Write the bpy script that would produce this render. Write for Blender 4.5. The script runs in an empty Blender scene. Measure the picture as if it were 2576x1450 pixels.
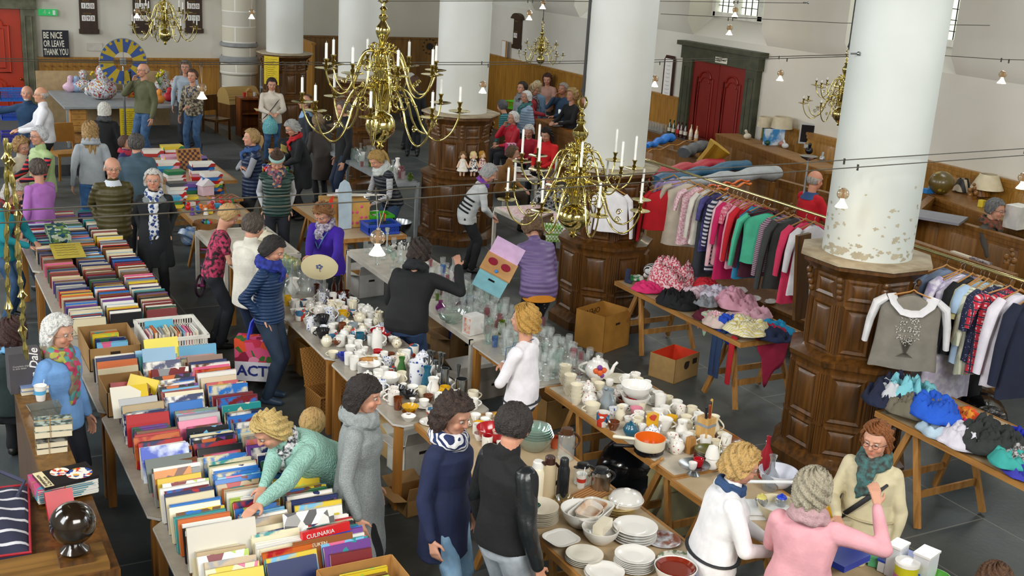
import bpy,bmesh,math,random
import numpy as np
from mathutils import Vector,Matrix,Euler
from mathutils import noise as mn
S=bpy.context.scene
C=S.collection
PI=math.pi
# ---------------- camera, light, exposure ----------------
# World frame: +Y runs down the nave (along the row of pillars), +X across it to the aisle wall, Z up, metres.
FPX,PITCH,ROLL,CAMH,YAW=2897.,.287,.061,4.361,math.atan2(.48755,.8731)
def _basis():
    F=Vector((0,math.cos(PITCH),-math.sin(PITCH)));U=Vector((0,math.sin(PITCH),math.cos(PITCH)));R=Vector((1,0,0))
    c,s=math.cos(ROLL),math.sin(ROLL)
    M=Matrix.Rotation(-YAW,3,'Z')
    return M @ F,M @ (c*R+s*U),M @ (c*U-s*R)
CF,CR,CU=_basis()
CO=Vector((0,0,CAMH))
cd=bpy.data.cameras.new('camera');cam=bpy.data.objects.new('camera',cd);C.objects.link(cam)
cam.matrix_world=Matrix.Translation(CO) @ Matrix((CR,CU,-CF)).transposed().to_4x4()
cd.sensor_width=36;cd.lens=FPX/2576*36;cd.clip_end=200;cd.clip_start=.1
S.camera=cam
S.view_settings.view_transform='Standard';S.view_settings.look='None';S.view_settings.gamma=1
S.view_settings.exposure=0.32
S.cycles.use_denoising=True
S.cycles.max_bounces=7;S.cycles.diffuse_bounces=3;S.cycles.glossy_bounces=4;S.cycles.transmission_bounces=4;S.cycles.transparent_max_bounces=14
S.cycles.caustics_reflective=False;S.cycles.caustics_refractive=False
w=bpy.data.worlds.new('sky');S.world=w;w.use_nodes=True
w.node_tree.nodes['Background'].inputs[0].default_value=(.80,.90,1,1)
w.node_tree.nodes['Background'].inputs[1].default_value=1.0
def window_light(name,loc,aim,sx,sz,watts,col=(.93,.97,1)):
    l=bpy.data.lights.new(name,'AREA');l.shape='RECTANGLE';l.size=sx;l.size_y=sz;l.energy=watts;l.color=col
    o=bpy.data.objects.new(name,l);C.objects.link(o);o.location=loc
    o.rotation_euler=(Vector(aim)-Vector(loc)).to_track_quat('-Z','Y').to_euler()
    return o
for k,y in enumerate((3.,11.,19.,26.)):
    window_light('daylight_left',(-5.3,y,5.8),(6,y+1,1.5),3.0,4.6,(400,370,400,560)[k])
for y in (2.,10.6,19.):
    window_light('daylight_aisle',(13.25,y,6.0),(4,y,1.0),2.4,4.0,230,(.9,.96,1))
window_light('daylight_organ',(3.5,-3.2,6.8),(4,9,1.0),7.0,3.2,760,(1,.98,.94))
window_light('daylight_low_sun',(-3.6,2.6,8.2),(2.0,8.0,.8),1.0,1.6,260,(1,.97,.9))

def at(px,py,z=0.):
    """Point at height z seen at picture point (px, py) of the 2576x1450 frame."""
    d=CF+CR*((px-1288)/FPX)-CU*((py-725)/FPX)
    return CO+d*((z-CAMH)/d.z)
def atx(px,py,X):
    d=CF+CR*((px-1288)/FPX)-CU*((py-725)/FPX);return CO+d*(X/d.x)
def aty(px,py,Y):
    d=CF+CR*((px-1288)/FPX)-CU*((py-725)/FPX);return CO+d*(Y/d.y)
def atd(px,py,t):
    return CO+(CF+CR*((px-1288)/FPX)-CU*((py-725)/FPX))*t

# ---------------- materials ----------------
MATS={}
def lin(c):
    if isinstance(c,str):
        c=[int(c[i:i+2],16)/255 for i in (0,2,4)]
        c=[(v/12.92 if v <= .04045 else ((v+.055)/1.055)**2.4) for v in c]
    return tuple(c)+(1,)
def mat(col='808080',rough=.6,metal=0,tex=None,bump=None,spec=.5,emit=0,coat=0,alpha=None,co='Object',trans=0,key=None):
    """One procedural material: base colour, optional pattern tex=(kind, colour2, scale, ...), bump=(scale, strength)."""
    k=(str(col),rough,metal,str(tex),str(bump),spec,emit,coat,alpha,co,trans)
    if k in MATS:return MATS[k]
    m=bpy.data.materials.new('m%d' % len(MATS));MATS[k]=m;m.use_nodes=True
    n,l=m.node_tree.nodes,m.node_tree.links
    b=n['Principled BSDF'];I=b.inputs
    I['Base Color'].default_value=lin(col);I['Roughness'].default_value=rough;I['Metallic'].default_value=metal
    I['Specular IOR Level'].default_value=spec
    if coat:I['Coat Weight'].default_value=coat;I['Coat Roughness'].default_value=.12
    if emit:I['Emission Color'].default_value=lin(col);I['Emission Strength'].default_value=emit
    if trans:I['Subsurface Weight'].default_value=0
    tc=n.new('ShaderNodeTexCoord')
    def coord(sc=(1,1,1),rot=(0,0,0)):
        mp=n.new('ShaderNodeMapping');mp.inputs['Scale'].default_value=sc;mp.inputs['Rotation'].default_value=rot
        l.new(tc.outputs[co],mp.inputs[0]);return mp.outputs[0]
    def ramp(src,stops,interp='LINEAR'):
        r=n.new('ShaderNodeValToRGB');r.color_ramp.interpolation=interp
        e=r.color_ramp.elements
        while len(e) < len(stops):e.new(.5)
        for q,(p,c) in zip(e,stops):q.position=p;q.color=lin(c)
        l.new(src,r.inputs[0]);return r.outputs[0]
    def nz(sc,detail=3,vec=None,dist=0):
        t=n.new('ShaderNodeTexNoise');t.inputs['Scale'].default_value=sc;t.inputs['Detail'].default_value=detail;t.inputs['Distortion'].default_value=dist
        l.new(vec if vec else tc.outputs[co],t.inputs['Vector']);return t.outputs['Fac']
    def mix(fac,a,c,mode='MIX'):
        x=n.new('ShaderNodeMix');x.data_type='RGBA';x.blend_type=mode
        for s,v in ((0,fac),(6,a),(7,c)):
            if hasattr(v,'is_linked'):l.new(v,x.inputs[s])
            else:x.inputs[s].default_value=v if s == 0 else lin(v)
        return x.outputs[2]
    out=None
    if tex:
        kd,c2,sc=tex[0],tex[1],tex[2]
        if kd == 'noise':
            w_=tex[3] if len(tex) > 3 else .12
            out=ramp(nz(sc,4),[(.5-w_,col),(.5+w_,c2)])
        elif kd == 'wood':
            ax=tex[3] if len(tex) > 3 else 2
            s=[sc,sc,sc];s[ax]=sc*.07
            a=nz(1.,5,coord(s),.6)
            out=ramp(a,[(.3,c2),(.68,col)])
        elif kd in ('stripe','stripes'):
            ax=tex[3] if len(tex) > 3 else 'Z';d=tex[4] if len(tex) > 4 else .5
            t=n.new('ShaderNodeTexWave');t.bands_direction=ax;t.inputs['Scale'].default_value=sc;t.inputs['Distortion'].default_value=.15
            l.new(tc.outputs[co],t.inputs[0]);out=ramp(t.outputs['Fac'],[(0,col),(d,c2)],'CONSTANT')
        elif kd == 'plaid':
            c3=tex[3]
            def st(ax,s_,d):
                t=n.new('ShaderNodeTexWave');t.bands_direction=ax;t.inputs['Scale'].default_value=s_;l.new(tc.outputs[co],t.inputs[0])
                return ramp(t.outputs['Fac'],[(0,(0,0,0)),(d,(1,1,1))],'CONSTANT')
            out=mix(st('Z',sc,.5),col,c2);out=mix(st('X',sc,.5),out,c2 if len(tex) < 5 else tex[4]);out=mix(st('Z',sc*.5,.93),out,c3)
            out=mix(st('X',sc*.5,.93),out,c3)
        elif kd == 'spots':
            t=n.new('ShaderNodeTexVoronoi');t.inputs['Scale'].default_value=sc;l.new(tc.outputs[co],t.inputs['Vector'])
            d=tex[3] if len(tex) > 3 else .3
            out=ramp(t.outputs['Distance'],[(0,c2),(d,col)],'CONSTANT')
        elif kd == 'patch':     # several printed colours in cells
            t=n.new('ShaderNodeTexVoronoi');t.inputs['Scale'].default_value=sc;l.new(tc.outputs[co],t.inputs['Vector'])
            g=n.new('ShaderNodeSeparateColor');l.new(t.outputs['Color'],g.inputs[0])
            cs=[col]+list(c2);out=ramp(g.outputs[0],[(i/len(cs),c) for i,c in enumerate(cs)],'CONSTANT')
        elif kd == 'checker':
            t=n.new('ShaderNodeTexChecker');t.inputs['Scale'].default_value=sc;l.new(tc.outputs[co],t.inputs['Vector'])
            out=mix(t.outputs['Fac'],col,c2)
        elif kd == 'wall':      # lime wash with faint stains and flaked patches
            a=ramp(nz(.6,5),[(.35,c2),(.65,col)])
            t=nz(sc,6,coord((1,1,.6)))
            out=mix(ramp(t,[(0,(0,0,0)),(.735,(0,0,0)),(.75,(1,1,1))]),a,tex[3])
        elif kd == 'slate':     # large floor slabs with pale dusty joints
            t=n.new('ShaderNodeTexBrick');t.inputs['Scale'].default_value=1;t.inputs['Mortar Size'].default_value=.008;t.inputs['Brick Width'].default_value=1.9;t.inputs['Row Height'].default_value=.98
            t.inputs['Color1'].default_value=lin(col);t.inputs['Color2'].default_value=lin(c2);t.inputs['Mortar'].default_value=lin(tex[3])
            l.new(coord((1,1,1),(0,0,PI/2)),t.inputs['Vector'])
            out=mix(ramp(nz(1.1,9),[(.44,(0,0,0)),(.72,(.55,.55,.55))]),t.outputs['Color'],tex[3])
        elif kd == 'hair':      # long fine strands running down the head
            q=tex[3] if len(tex) > 3 else 1;a=nz(1.,5,coord((sc*q,sc*q,sc*.13*q)),.8);out=ramp(a,[(.30,[v*.38 for v in lin(col)[:3]]),(.52,col),(.72,c2)])
        elif kd == 'ashlar':
            t=n.new('ShaderNodeTexBrick');t.inputs['Scale'].default_value=1;t.inputs['Mortar Size'].default_value=.012;t.inputs['Brick Width'].default_value=.72;t.inputs['Row Height'].default_value=.36
            t.inputs['Color1'].default_value=lin(col);t.inputs['Color2'].default_value=lin(c2);t.inputs['Mortar'].default_value=lin(tex[3])
            l.new(coord((1,1,1),(PI/2,0,0)),t.inputs['Vector']);out=t.outputs['Color']
    if out is None and rough > .35 and not metal and not emit:   # slight natural unevenness of colour
        c=lin(col);out=ramp(nz(9,3),[(.3,[v*.86 for v in c[:3]]),(.7,[min(1,v*1.08) for v in c[:3]])])
    if out is not None:l.new(out,I['Base Color'])
    if bump:
        bn=n.new('ShaderNodeBump');bn.inputs['Strength'].default_value=bump[1];bn.inputs['Distance'].default_value=bump[2] if len(bump) > 2 else .01
        if len(bump) > 3 and bump[3] in 'XYZ':
            t=n.new('ShaderNodeTexWave');t.bands_direction=bump[3];t.inputs['Scale'].default_value=bump[0];t.inputs['Distortion'].default_value=1.
            l.new(tc.outputs[co],t.inputs[0]);hh=t.outputs['Fac']
        else:hh=nz(bump[0],4)
        l.new(hh,bn.inputs['Height']);l.new(bn.outputs[0],I['Normal'])
    if alpha is not None:       # thin clear material: see-through with a sharp glossy skin
        tr=n.new('ShaderNodeBsdfTransparent');tr.inputs[0].default_value=lin(col)
        gl=n.new('ShaderNodeBsdfGlossy');gl.inputs['Roughness'].default_value=.04
        lw=n.new('ShaderNodeLayerWeight');lw.inputs[0].default_value=alpha
        df=n.new('ShaderNodeBsdfDiffuse');df.inputs[0].default_value=lin(col)
        m1=n.new('ShaderNodeMixShader');m1.inputs[0].default_value=.13;l.new(tr.outputs[0],m1.inputs[1]);l.new(df.outputs[0],m1.inputs[2])
        ms=n.new('ShaderNodeMixShader');l.new(lw.outputs['Facing'],ms.inputs[0]);l.new(m1.outputs[0],ms.inputs[1]);l.new(gl.outputs[0],ms.inputs[2])
        l.new(ms.outputs[0],n['Material Output'].inputs[0])
    return m

# ---------------- mesh building ----------------
class MB:
    """Collects shapes; build() turns them into one mesh."""
    def __init__(s):s.v=[];s.f=[];s.mi=[];s.m=Matrix.Identity(4);s.k=0;s.c=None
    def add(s,vs,fs):
        o=len(s.v)
        s.v+= [tuple(s.m @ Vector(p)) for p in vs];s.f+= [tuple(i+o for i in f) for f in fs];s.mi+= [s.k]*len(fs);return s
    def box(s,a,b,top=1.,bev=0):
        (x0,y0,z0),(x1,y1,z1)=a,b
        cx,cy=(x0+x1)/2,(y0+y1)/2
        t=lambda x,c:c+(x-c)*top
        vs=[(x0,y0,z0),(x1,y0,z0),(x1,y1,z0),(x0,y1,z0),(t(x0,cx),t(y0,cy),z1),(t(x1,cx),t(y0,cy),z1),(t(x1,cx),t(y1,cy),z1),(t(x0,cx),t(y1,cy),z1)]
        return s.add(vs,[(3,2,1,0),(4,5,6,7),(0,1,5,4),(1,2,6,5),(2,3,7,6),(3,0,4,7)])
    def bar(s,p,q,w,t=None,up=(0,0,1)):
        p,q=Vector(p),Vector(q);d=(q-p).normalized();t=t or w
        x=d.cross(Vector(up));x=(x.normalized() if x.length > 1e-4 else Vector((1,0,0)))*w/2;y=x.cross(d).normalized()*t/2
        vs=[p-x-y,p+x-y,p+x+y,p-x+y,q-x-y,q+x-y,q+x+y,q-x+y]
        return s.add(vs,[(3,2,1,0),(4,5,6,7),(0,1,5,4),(1,2,6,5),(2,3,7,6),(3,0,4,7)])
    def rings(s,rs,close=True,loop=False):
        """rs: list of rings (each a list of points, same count) skinned together."""
        n=len(rs[0]);vs=[p for r in rs for p in r];fs=[]
        for i in range(len(rs)-(0 if loop else 1)):
            j=(i+1) % len(rs)
            for k in range(n):fs.append((i*n+k,i*n+(k+1) % n,j*n+(k+1) % n,j*n+k))
        if close and not loop:fs+= [tuple(range(n))[::-1],tuple(range((len(rs)-1)*n,len(rs)*n))]
        return s.add(vs,fs)
    def lathe(s,prof,n=16,c=(0,0,0),close=False):
        rs=[[(c[0]+r*math.cos(2*PI*k/n),c[1]+r*math.sin(2*PI*k/n),c[2]+z) for k in range(n)] for r,z in prof]
        return s.rings(rs,close)
    def tube(s,pts,r,n=8,loop=False,flat=1.):
        P=[Vector(p) for p in pts];R=r if isinstance(r,(list,tuple)) else [r]*len(P);rs=[];up=None
        for i,p in enumerate(P):
            if loop:d=P[(i+1) % len(P)]-P[i-1]
            else:d=(P[min(i+1,len(P)-1)]-P[max(i-1,0)])
            d=d.normalized() if d.length > 1e-9 else Vector((0,0,1))
            if up is None:up=Vector((0,0,1)) if abs(d.z) < .9 else Vector((1,0,0))
            x=d.cross(up).normalized();y=x.cross(d).normalized();up=y
            rs.append([p+x*R[i]*math.cos(2*PI*k/n)+y*R[i]*flat*math.sin(2*PI*k/n) for k in range(n)])
        return s.rings(rs,True,loop)
    def ball(s,c,r,n=12,m=8,M=None):
        r=(r,r,r) if not isinstance(r,(tuple,list)) else r
        rs=[]
        for i in range(m+1):
            a=PI*i/m;e=max(math.sin(a),.02)
            ring=[Vector((r[0]*e*math.cos(2*PI*k/n),r[1]*e*math.sin(2*PI*k/n),-r[2]*math.cos(a))) for k in range(n)]
            rs.append([Vector(c)+((M @ p) if M else p) for p in ring])
        return s.rings(rs,True)
    def cap(s,p,q,r0,r1,n=10,M=None,e=3):
        """Tapered capsule."""
        p,q=Vector(p),Vector(q);d=q-p;L=d.length
        if L < 1e-5:return s.ball(p,r0,n,6)
        d /= L;u=Vector((0,0,1)) if abs(d.z) < .9 else Vector((1,0,0));x=d.cross(u).normalized();y=x.cross(d);rs=[]
        for i in range(e+1):
            a=PI/2*i/e;rs.append([p-d*r0*math.cos(a)+(x*math.cos(2*PI*k/n)+y*math.sin(2*PI*k/n))*max(r0*math.sin(a),r0*.05) for k in range(n)])
        for i in range(e+1):
            a=PI/2*i/e;rs.append([q+d*r1*math.sin(a)+(x*math.cos(2*PI*k/n)+y*math.sin(2*PI*k/n))*max(r1*math.cos(a),r1*.05) for k in range(n)])
        return s.rings(rs,True)
    def prism(s,poly,z0,z1):
        n=len(poly);return s.add([(x,y,z0) for x,y in poly]+[(x,y,z1) for x,y in poly],[tuple(range(n))[::-1],tuple(range(n,2*n))]+[(i,(i+1) % n,n+(i+1) % n,n+i) for i in range(n)])
    def mesh(s,name='m',smooth=35):
        me=bpy.data.meshes.new(name);me.from_pydata(s.v,[],s.f)
        if any(s.mi):me.polygons.foreach_set('material_index',s.mi)
        if smooth:
            me.polygons.foreach_set('use_smooth',[True]*len(me.polygons));me.set_sharp_from_angle(angle=math.radians(smooth))
        me.update();return me
def remesh(b,voxel,smooth=2,factor=.5):
    """Fuse the collected closed shapes into one continuous skin."""
    me=b.mesh('t',0);o=bpy.data.objects.new('t',me);C.objects.link(o)
    m=o.modifiers.new('r','REMESH');m.mode='VOXEL';m.voxel_size=voxel
    if smooth:q=o.modifiers.new('s','SMOOTH');q.iterations=smooth;q.factor=factor
    dg=bpy.context.evaluated_depsgraph_get();r=bpy.data.meshes.new_from_object(o.evaluated_get(dg))
    bpy.data.objects.remove(o);bpy.data.meshes.remove(me)
    r.polygons.foreach_set('use_smooth',[True]*len(r.polygons));return r
def wrinkle(me,amp,freq,seed=0,dirs=(1,1,1)):
    n=len(me.vertices);co=np.empty(n*3,'f');me.vertices.foreach_get('co',co);co=co.reshape(-1,3)
    nr=np.empty(n*3,'f');me.vertices.foreach_get('normal',nr);nr=nr.reshape(-1,3)
    q=co*np.array(dirs)*freq+seed*7.3
    d=np.sin(q[:,0]*1.3+2.1*np.sin(q[:,1]*.9+q[:,2]*.7))+np.sin(q[:,2]*1.7+1.8*np.sin(q[:,0]*.8+1.3*q[:,1]))+.6*np.sin(q[:,1]*2.3+2*np.sin(q[:,2]*1.1+q[:,0]))
    co+= nr*(d*amp/2.2)[:,None];me.vertices.foreach_set('co',co.ravel());me.update();return me
def link(name,data,m=None,parent=None,loc=(0,0,0),rot=(0,0,0),sc=None):
    if isinstance(data,MB):data=data.mesh(name)
    o=bpy.data.objects.new(name,data);C.objects.link(o)
    o.location=loc;o.rotation_euler=rot
    if sc:o.scale=(sc,sc,sc) if isinstance(sc,(int,float)) else sc
    if parent:o.parent=parent
    if m is not None:
        ms=m if isinstance(m,(list,tuple)) else [m]
        if data and not data.materials:
            for q in ms:data.materials.append(q)
        elif data:
            for i,q in enumerate(ms):
                o.material_slots[i].link='OBJECT';o.material_slots[i].material=q
    return o
LABELS={}
def tag(o,label,cat,group=None,kind=None):
    if label:o['label']=label
    if cat:o['category']=cat
    if group:o['group']=group
    if kind:o['kind']=kind
    return o
def thing(name,label,cat,loc=(0,0,0),rz=0,group=None,rot=None,sc=None):
    o=link(name,None,None,None,loc,rot or (0,0,rz),sc);return tag(o,label,cat,group)
def one(name,label,cat,data,m,loc=(0,0,0),rot=(0,0,0),group=None,sc=None):
    return tag(link(name,data,m,None,loc,rot,sc),label,cat,group)
def struct(name,data,m,loc=(0,0,0),label=None):
    o=link(name,data,m,None,loc);o['kind']='structure'
    if label:o['label']=label
    return o
def dup(root,loc,rot,label,sc=None,mats=None):
    """Copy of a thing with copies of its parts and sub-parts; mats = {part name: material}."""
    def cp(o,par):
        c=o.copy();C.objects.link(c)
        if par:c.parent=par
        if mats:
            k=o.name.split('.')[0]
            if k in mats and c.type == 'MESH':
                for s_ in c.material_slots[:1]:s_.link='OBJECT';s_.material=mats[k]
        for h in o.children:cp(h,c)
        return c
    r=cp(root,None);r.location=loc;r.rotation_euler=rot;r['label']=label
    if sc:r.scale=(sc,sc,sc) if isinstance(sc,(int,float)) else sc
    return r
def text(s,size,m,parent,loc,rot,name='lettering',depth=.001,align='LEFT',bold=0,sx=1,shear=0):
    cu=bpy.data.curves.new(name,'FONT');cu.body=s;cu.size=size;cu.extrude=depth;cu.align_x=align;cu.offset=bold;cu.resolution_u=2;cu.shear=shear;cu.space_line=.95
    t=bpy.data.objects.new('t',cu);C.objects.link(t);dg=bpy.context.evaluated_depsgraph_get()
    me=bpy.data.meshes.new_from_object(t.evaluated_get(dg));bpy.data.objects.remove(t)
    return link(name,me,m,parent,loc,rot,(sx,1,1))
R_=random.Random(7)
OAK=mat('ad7d2e',.45,tex=('wood','86591b',26.),coat=.15)
OAKH=mat('9a6a26',.45,tex=('wood','6f4614',26.,1),coat=.15)
OAKX=mat('9a6a26',.45,tex=('wood','6f4614',26.,0),coat=.15)
DOAK=mat('684114',.4,tex=('wood','3a2308',22.),coat=.22)
DOAKH=mat('5f3d15',.4,tex=('wood','382209',22.,0),coat=.22)
PINE=mat('b98544',.55,tex=('wood','96652c',20.))
PINEH=mat('b98544',.55,tex=('wood','96652c',20.,1))
BRASS=mat('d2c37c',.11,1);BRASSD=mat('8a6f2c',.22,1)
STEEL=mat('9ba0a2',.28,1);WHITE=mat('ecebe6',.25,coat=.3);CREAM=mat('e2d9bd',.3,coat=.3)
CARD=mat('a9824f',.8,tex=('noise','8d6a3c',3.,.2));BLACK=mat('0c0c0d',.5);GREY=mat('8d9396',.5)
GLASS=mat('e9f2ee',alpha=.22,rough=.1)
# ---------------- the church: floor, walls, windows, doors, stage, pillars ----------------
WALLM=mat('d6d2c6',.85,tex=('wall','c9c4b4',3.,'c9c3b2'),bump=(6,.15))
PILM=mat('dcdeda',.75,tex=('wall','cccdc6',9.,'d6d2c4'),bump=(5,.12))
b=MB();b.box((-7,-4,-.1),(15,30,0));struct('floor',b,mat('3a4245',.42,tex=('slate','484f50',1,'787a74'),bump=(20,.2),spec=.4))
WX,BY=13.5,28.4
b=MB();b.box((-7,-4,9.6),(15,30,9.8));struct('ceiling',b,mat('5a4630',.7,tex=('wood','3a2a18',4.,1)))
b=MB();b.box((-6.2,-4,0),(-6,30,9.6));struct('wall_left',b,WALLM)
b=MB();b.box((-6.2,-4,0),(15,-3.8,9.6));struct('wall_organ',b,WALLM)
b=MB();b.box((-6.2,BY,0),(15,BY+.3,9.6));struct('wall_back',b,WALLM)
# aisle wall: thick lower wall, piers jutting out above on a chamfer, splayed sills between them
b=MB();b.box((WX,-4,0),(WX+.8,BY,3.0))
WC=[16.75+4.1*k for k in (-4,-3,-2,-1,0,1,2)]
for c in WC:
    y0,y1=c+1.05,c+3.05
    y1=min(y1,BY)
    for f in (0,):
        b.add([(WX,y0,3.),(WX,y1,3.),(WX-.16,y0,3.24),(WX-.16,y1,3.24),(WX-.16,y0,9.6),(WX-.16,y1,9.6),(WX+.8,y0,3.),(WX+.8,y1,3.),(WX+.8,y0,9.6),(WX+.8,y1,9.6)],
              [(0,1,3,2),(2,3,5,4),(0,2,4,8,6),(1,7,9,5,3),(6,8,9,7)])
    b.add([(WX,c-1.05,3.),(WX,c+1.05,3.),(WX+.42,c-1.0,3.36),(WX+.42,c+1.0,3.36),(WX+.8,c-1,3.36),(WX+.8,c+1,3.36)],[(0,2,3,1),(2,4,5,3)])
    b.box((WX,c-1.05,7.6),(WX+.8,c+1.05,9.6))
struct('wall_aisle',b,mat('dcd9cf',.85,tex=('wall','d0ccbf',3.,'c9c3b2'),bump=(4,.1)))
WFR=mat('e8e6dd',.4);PANE=mat('cfd8b8',.3,tex=('patch',('e6e8d8','b9c79a','d9cf9f','a9bca0','f2f2ea'),4.),emit=1.15)
for i,c in enumerate(WC):
    if i not in (2,3,4,5):continue
    fr=MB()
    for y in (c-1,c-.34,c+.34,c+1):fr.box((WX+.36,y-.06,3.36),(WX+.5,y+.06,7.6))
    fr.box((WX+.36,c-1,3.34),(WX+.5,c+1,3.44))
    f=struct('window_%d' % (i-1),fr,WFR)
    p=MB();p.box((WX+.46,c-1,3.4),(WX+.47,c+1,7.6));m_=PANE
    o=link('window_pane',p,mat('d7dfcc',.3,emit=1.2,tex=('patch',('eceee2','c4d0b0','e0dab8','b9c8b4'),3.)),f)
    g=MB()
    for k in range(1,12):g.box((WX+.44,c-1+k/6-.006,3.4),(WX+.455,c-1+k/6+.006,7.6))
    for k in range(1,26):g.box((WX+.44,c-1,3.4+k*.16-.006),(WX+.455,c+1,3.4+k*.16+.006))
    link('leading',g,BLACK,f)
# wainscots
def boards(name,p,q,h,z0=0,m=OAK,cap=.05,t=.05,n=None,panels=True,label=None):
    """Straight run of panelled woodwork from p to q."""
    p,q=Vector(p),Vector(q);L=(q-p).length;a=math.atan2(q.y-p.y,q.x-p.x);b=MB()
    b.box((0,-t/2,z0),(L,t/2,h));b.box((-.01,-t/2-cap*.5,h),(L+.01,t/2+cap*.5,h+.045))
    if panels:
        n=n or max(1,round(L/.62));w_=L/n
        for s_ in (-1,1):
            y0,y1=sorted((s_*t/2,s_*(t/2+.014)))
            for k in range(n):
                x0,x1=k*w_+.09,(k+1)*w_-.09
                b.rings([[(x0,s_*t/2,z0+.14),(x1,s_*t/2,z0+.14),(x1,s_*t/2,h-.1),(x0,s_*t/2,h-.1)][::-s_],[(x0+.05,s_*(t/2+.018),z0+.19),(x1-.05,s_*(t/2+.018),z0+.19),(x1-.05,s_*(t/2+.018),h-.15),(x0+.05,s_*(t/2+.018),h-.15)][::-s_]])
            b.box((0,y0,z0),(L,y1,z0+.09));b.box((0,y0,h-.06),(L,y1,h))
    return b,(p.x,p.y,0),(0,0,a)
def boardobj(name,label,cat,*a,m=OAK,kind=None,**k):
    b,l,r=boards(name,*a,**k);o=link(name,b,m,None,l,r)
    if kind:o['kind']=kind;o['label']=label
    else:tag(o,label,cat)
    return o
boardobj('trim_1','tall honey oak wainscot along the white aisle wall behind the cafe counter',0,(WX-.04,17.9,0),(WX-.04,26.5,0),1.75,n=13,kind='structure',panels=False)
boardobj('trim_2','oak wainscot along the aisle wall behind the lamps',0,(WX-.04,6.0,0),(WX-.04,15.5,0),1.68,kind='structure',m=OAK)
boardobj('trim_3','oak wainscot of the back wall with a row of coat pegs',0,(3.05,BY-.05,0),(7.3,BY-.05,0),1.32,kind='structure',panels=False,m=OAK)
b=MB()
for k in range(26):b.tube([(3.3+k*.155,BY-.07,1.17),(3.3+k*.155,BY-.15,1.19)],[.012,.022],6)
b.box((3.15,BY-.10,1.28),(7.3,BY-.02,1.31));struct('trim_4',b,OAKX)
boardobj('trim_5','tall oak partition across the back of the aisle',0,(8.9,BY-.25,0),(13.4,BY-.25,0),1.93,kind='structure',panels=False,m=DOAK if 0 else mat('7f5a22',.45,tex=('wood','5e3e14',20.)))
boardobj('trim_6','oak side partition beside the first pillar',0,(8.9,BY-.25,0),(8.75,25.6,0),1.98,kind='structure',panels=False,m=mat('a67426',.45,tex=('wood','875a1c',20.)))
# stone half column standing against the back wall, on its moulded base
b=MB();b.lathe([(.40,1.72),(.40,9.6)],28,(7.75,BY-.2,0));b.lathe([(.42,1.3),(.42,1.36),(.40,1.4),(.40,1.72)],28,(7.75,BY-.2,0));
b.lathe([(.42,0),(.42,1.0),(.46,1.04),(.46,1.2),(.43,1.3)],28,(7.75,BY-.2,0))
struct('column',b,mat('cfc8b4',.8,tex=('ashlar','c8c4b6',1,'e8e6de')))
b=MB();b.lathe([(.425,1.68),(.455,1.70),(.455,1.76),(.425,1.78)],28,(7.75,BY-.2,0));b.lathe([(.43,1.28),(.47,1.3),(.47,1.4),(.425,1.46)],28,(7.75,BY-.2,0));struct('trim_7',b,mat('8f9292',.7))
# doors
RED=mat('b83414',.4,tex=('noise','a22b10',2.,.3));REDD=mat('8c1c10',.45,tex=('noise','761509',2.,.3));GRN=mat('4a4c38',.6,tex=('noise','3c3e2e',5.));GRN2=mat('6a6a54',.6,tex=('noise','53533f',5.))
def arch_panel(b,x0,x1,z0,z1,y,d=.02):
    xm=(x0+x1)/2;w_=(x1-x0)/2;pts=[(x0,z0),(x1,z0),(x1,z1-w_*.5),(x1-w_*.3,z1-w_*.5)]
    pts+= [(xm+w_*.7*math.cos(t),z1-w_*.5+w_*.5*math.sin(t)) for t in [PI*k/8 for k in range(9)]]+[(x0+w_*.3,z1-w_*.5),(x0,z1-w_*.5)]
    b.tube([(x,y,z) for x,z in pts],.022,6,True)
    b.tube([(xm+(x-xm)*.72,y,(z0+z1)/2+(z-(z0+z1)/2)*.84) for x,z in pts],.012,6,True)
def door_in(name,w_,h,nleaf,m,fm,loc,rot,label,hl):
    f=struct(name,None,None,loc,label);f.rotation_euler=rot
    fr=MB();fr.box((-w_/2-.3,-.12,0),(-w_/2,.0,h+.02));fr.box((w_/2,-.12,0),(w_/2+.3,0,h+.02));fr.box((-w_/2-.34,-.14,h),(w_/2+.34,0,h+.24));fr.box((-w_/2-.42,-.2,h+.24),(w_/2+.42,0,h+.32))
    for s_ in (-1,1):fr.tube([(s_*(w_/2+.22),-.125,.3),(s_*(w_/2+.22),-.125,h-.15),(s_*(w_/2+.08),-.125,h-.15),(s_*(w_/2+.08),-.125,.3)],.012,6,True)
    link('door_frame',fr,fm,f)
    for k in range(nleaf):
        lw=w_/nleaf;x0=-w_/2+k*lw;b=MB();b.box((x0+.006,-.07,0),(x0+lw-.006,-.02,h));arch_panel(b,x0+lw*.2,x0+lw*.8,h*.42,h*.93,-.075);arch_panel(b,x0+lw*.2,x0+lw*.8,h*.08,h*.38,-.075)
        lf=link('door_leaf',b,m,f)
        k2=MB();k2.ball((x0+(lw-.06 if k == 0 else .06),-.1,h*.36),.028);link('door_knob',k2,BRASSD,lf)
    return f
dy0,dy1=17.55,16.05
door_in('door_1',1.56,2.56,2,REDD,GRN,(WX,16.82,0),(0,0,-PI/2),'red double door in a dark green frame in the aisle wall',.25)
door_in('door_2',1.3,2.42,1,RED,GRN2,(2.22,BY,0),(0,0,0),'red panelled door in a grey green frame at the back wall',.25)
# stage with a dark carpet
b=MB();b.box((1.0,21.6,0),(6.3,BY-.1,.18));struct('stage_platform_floor',b,mat('4d4f50',.9,tex=('noise','434546',30.)),label='low stage covered in dark grey carpet')
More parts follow.
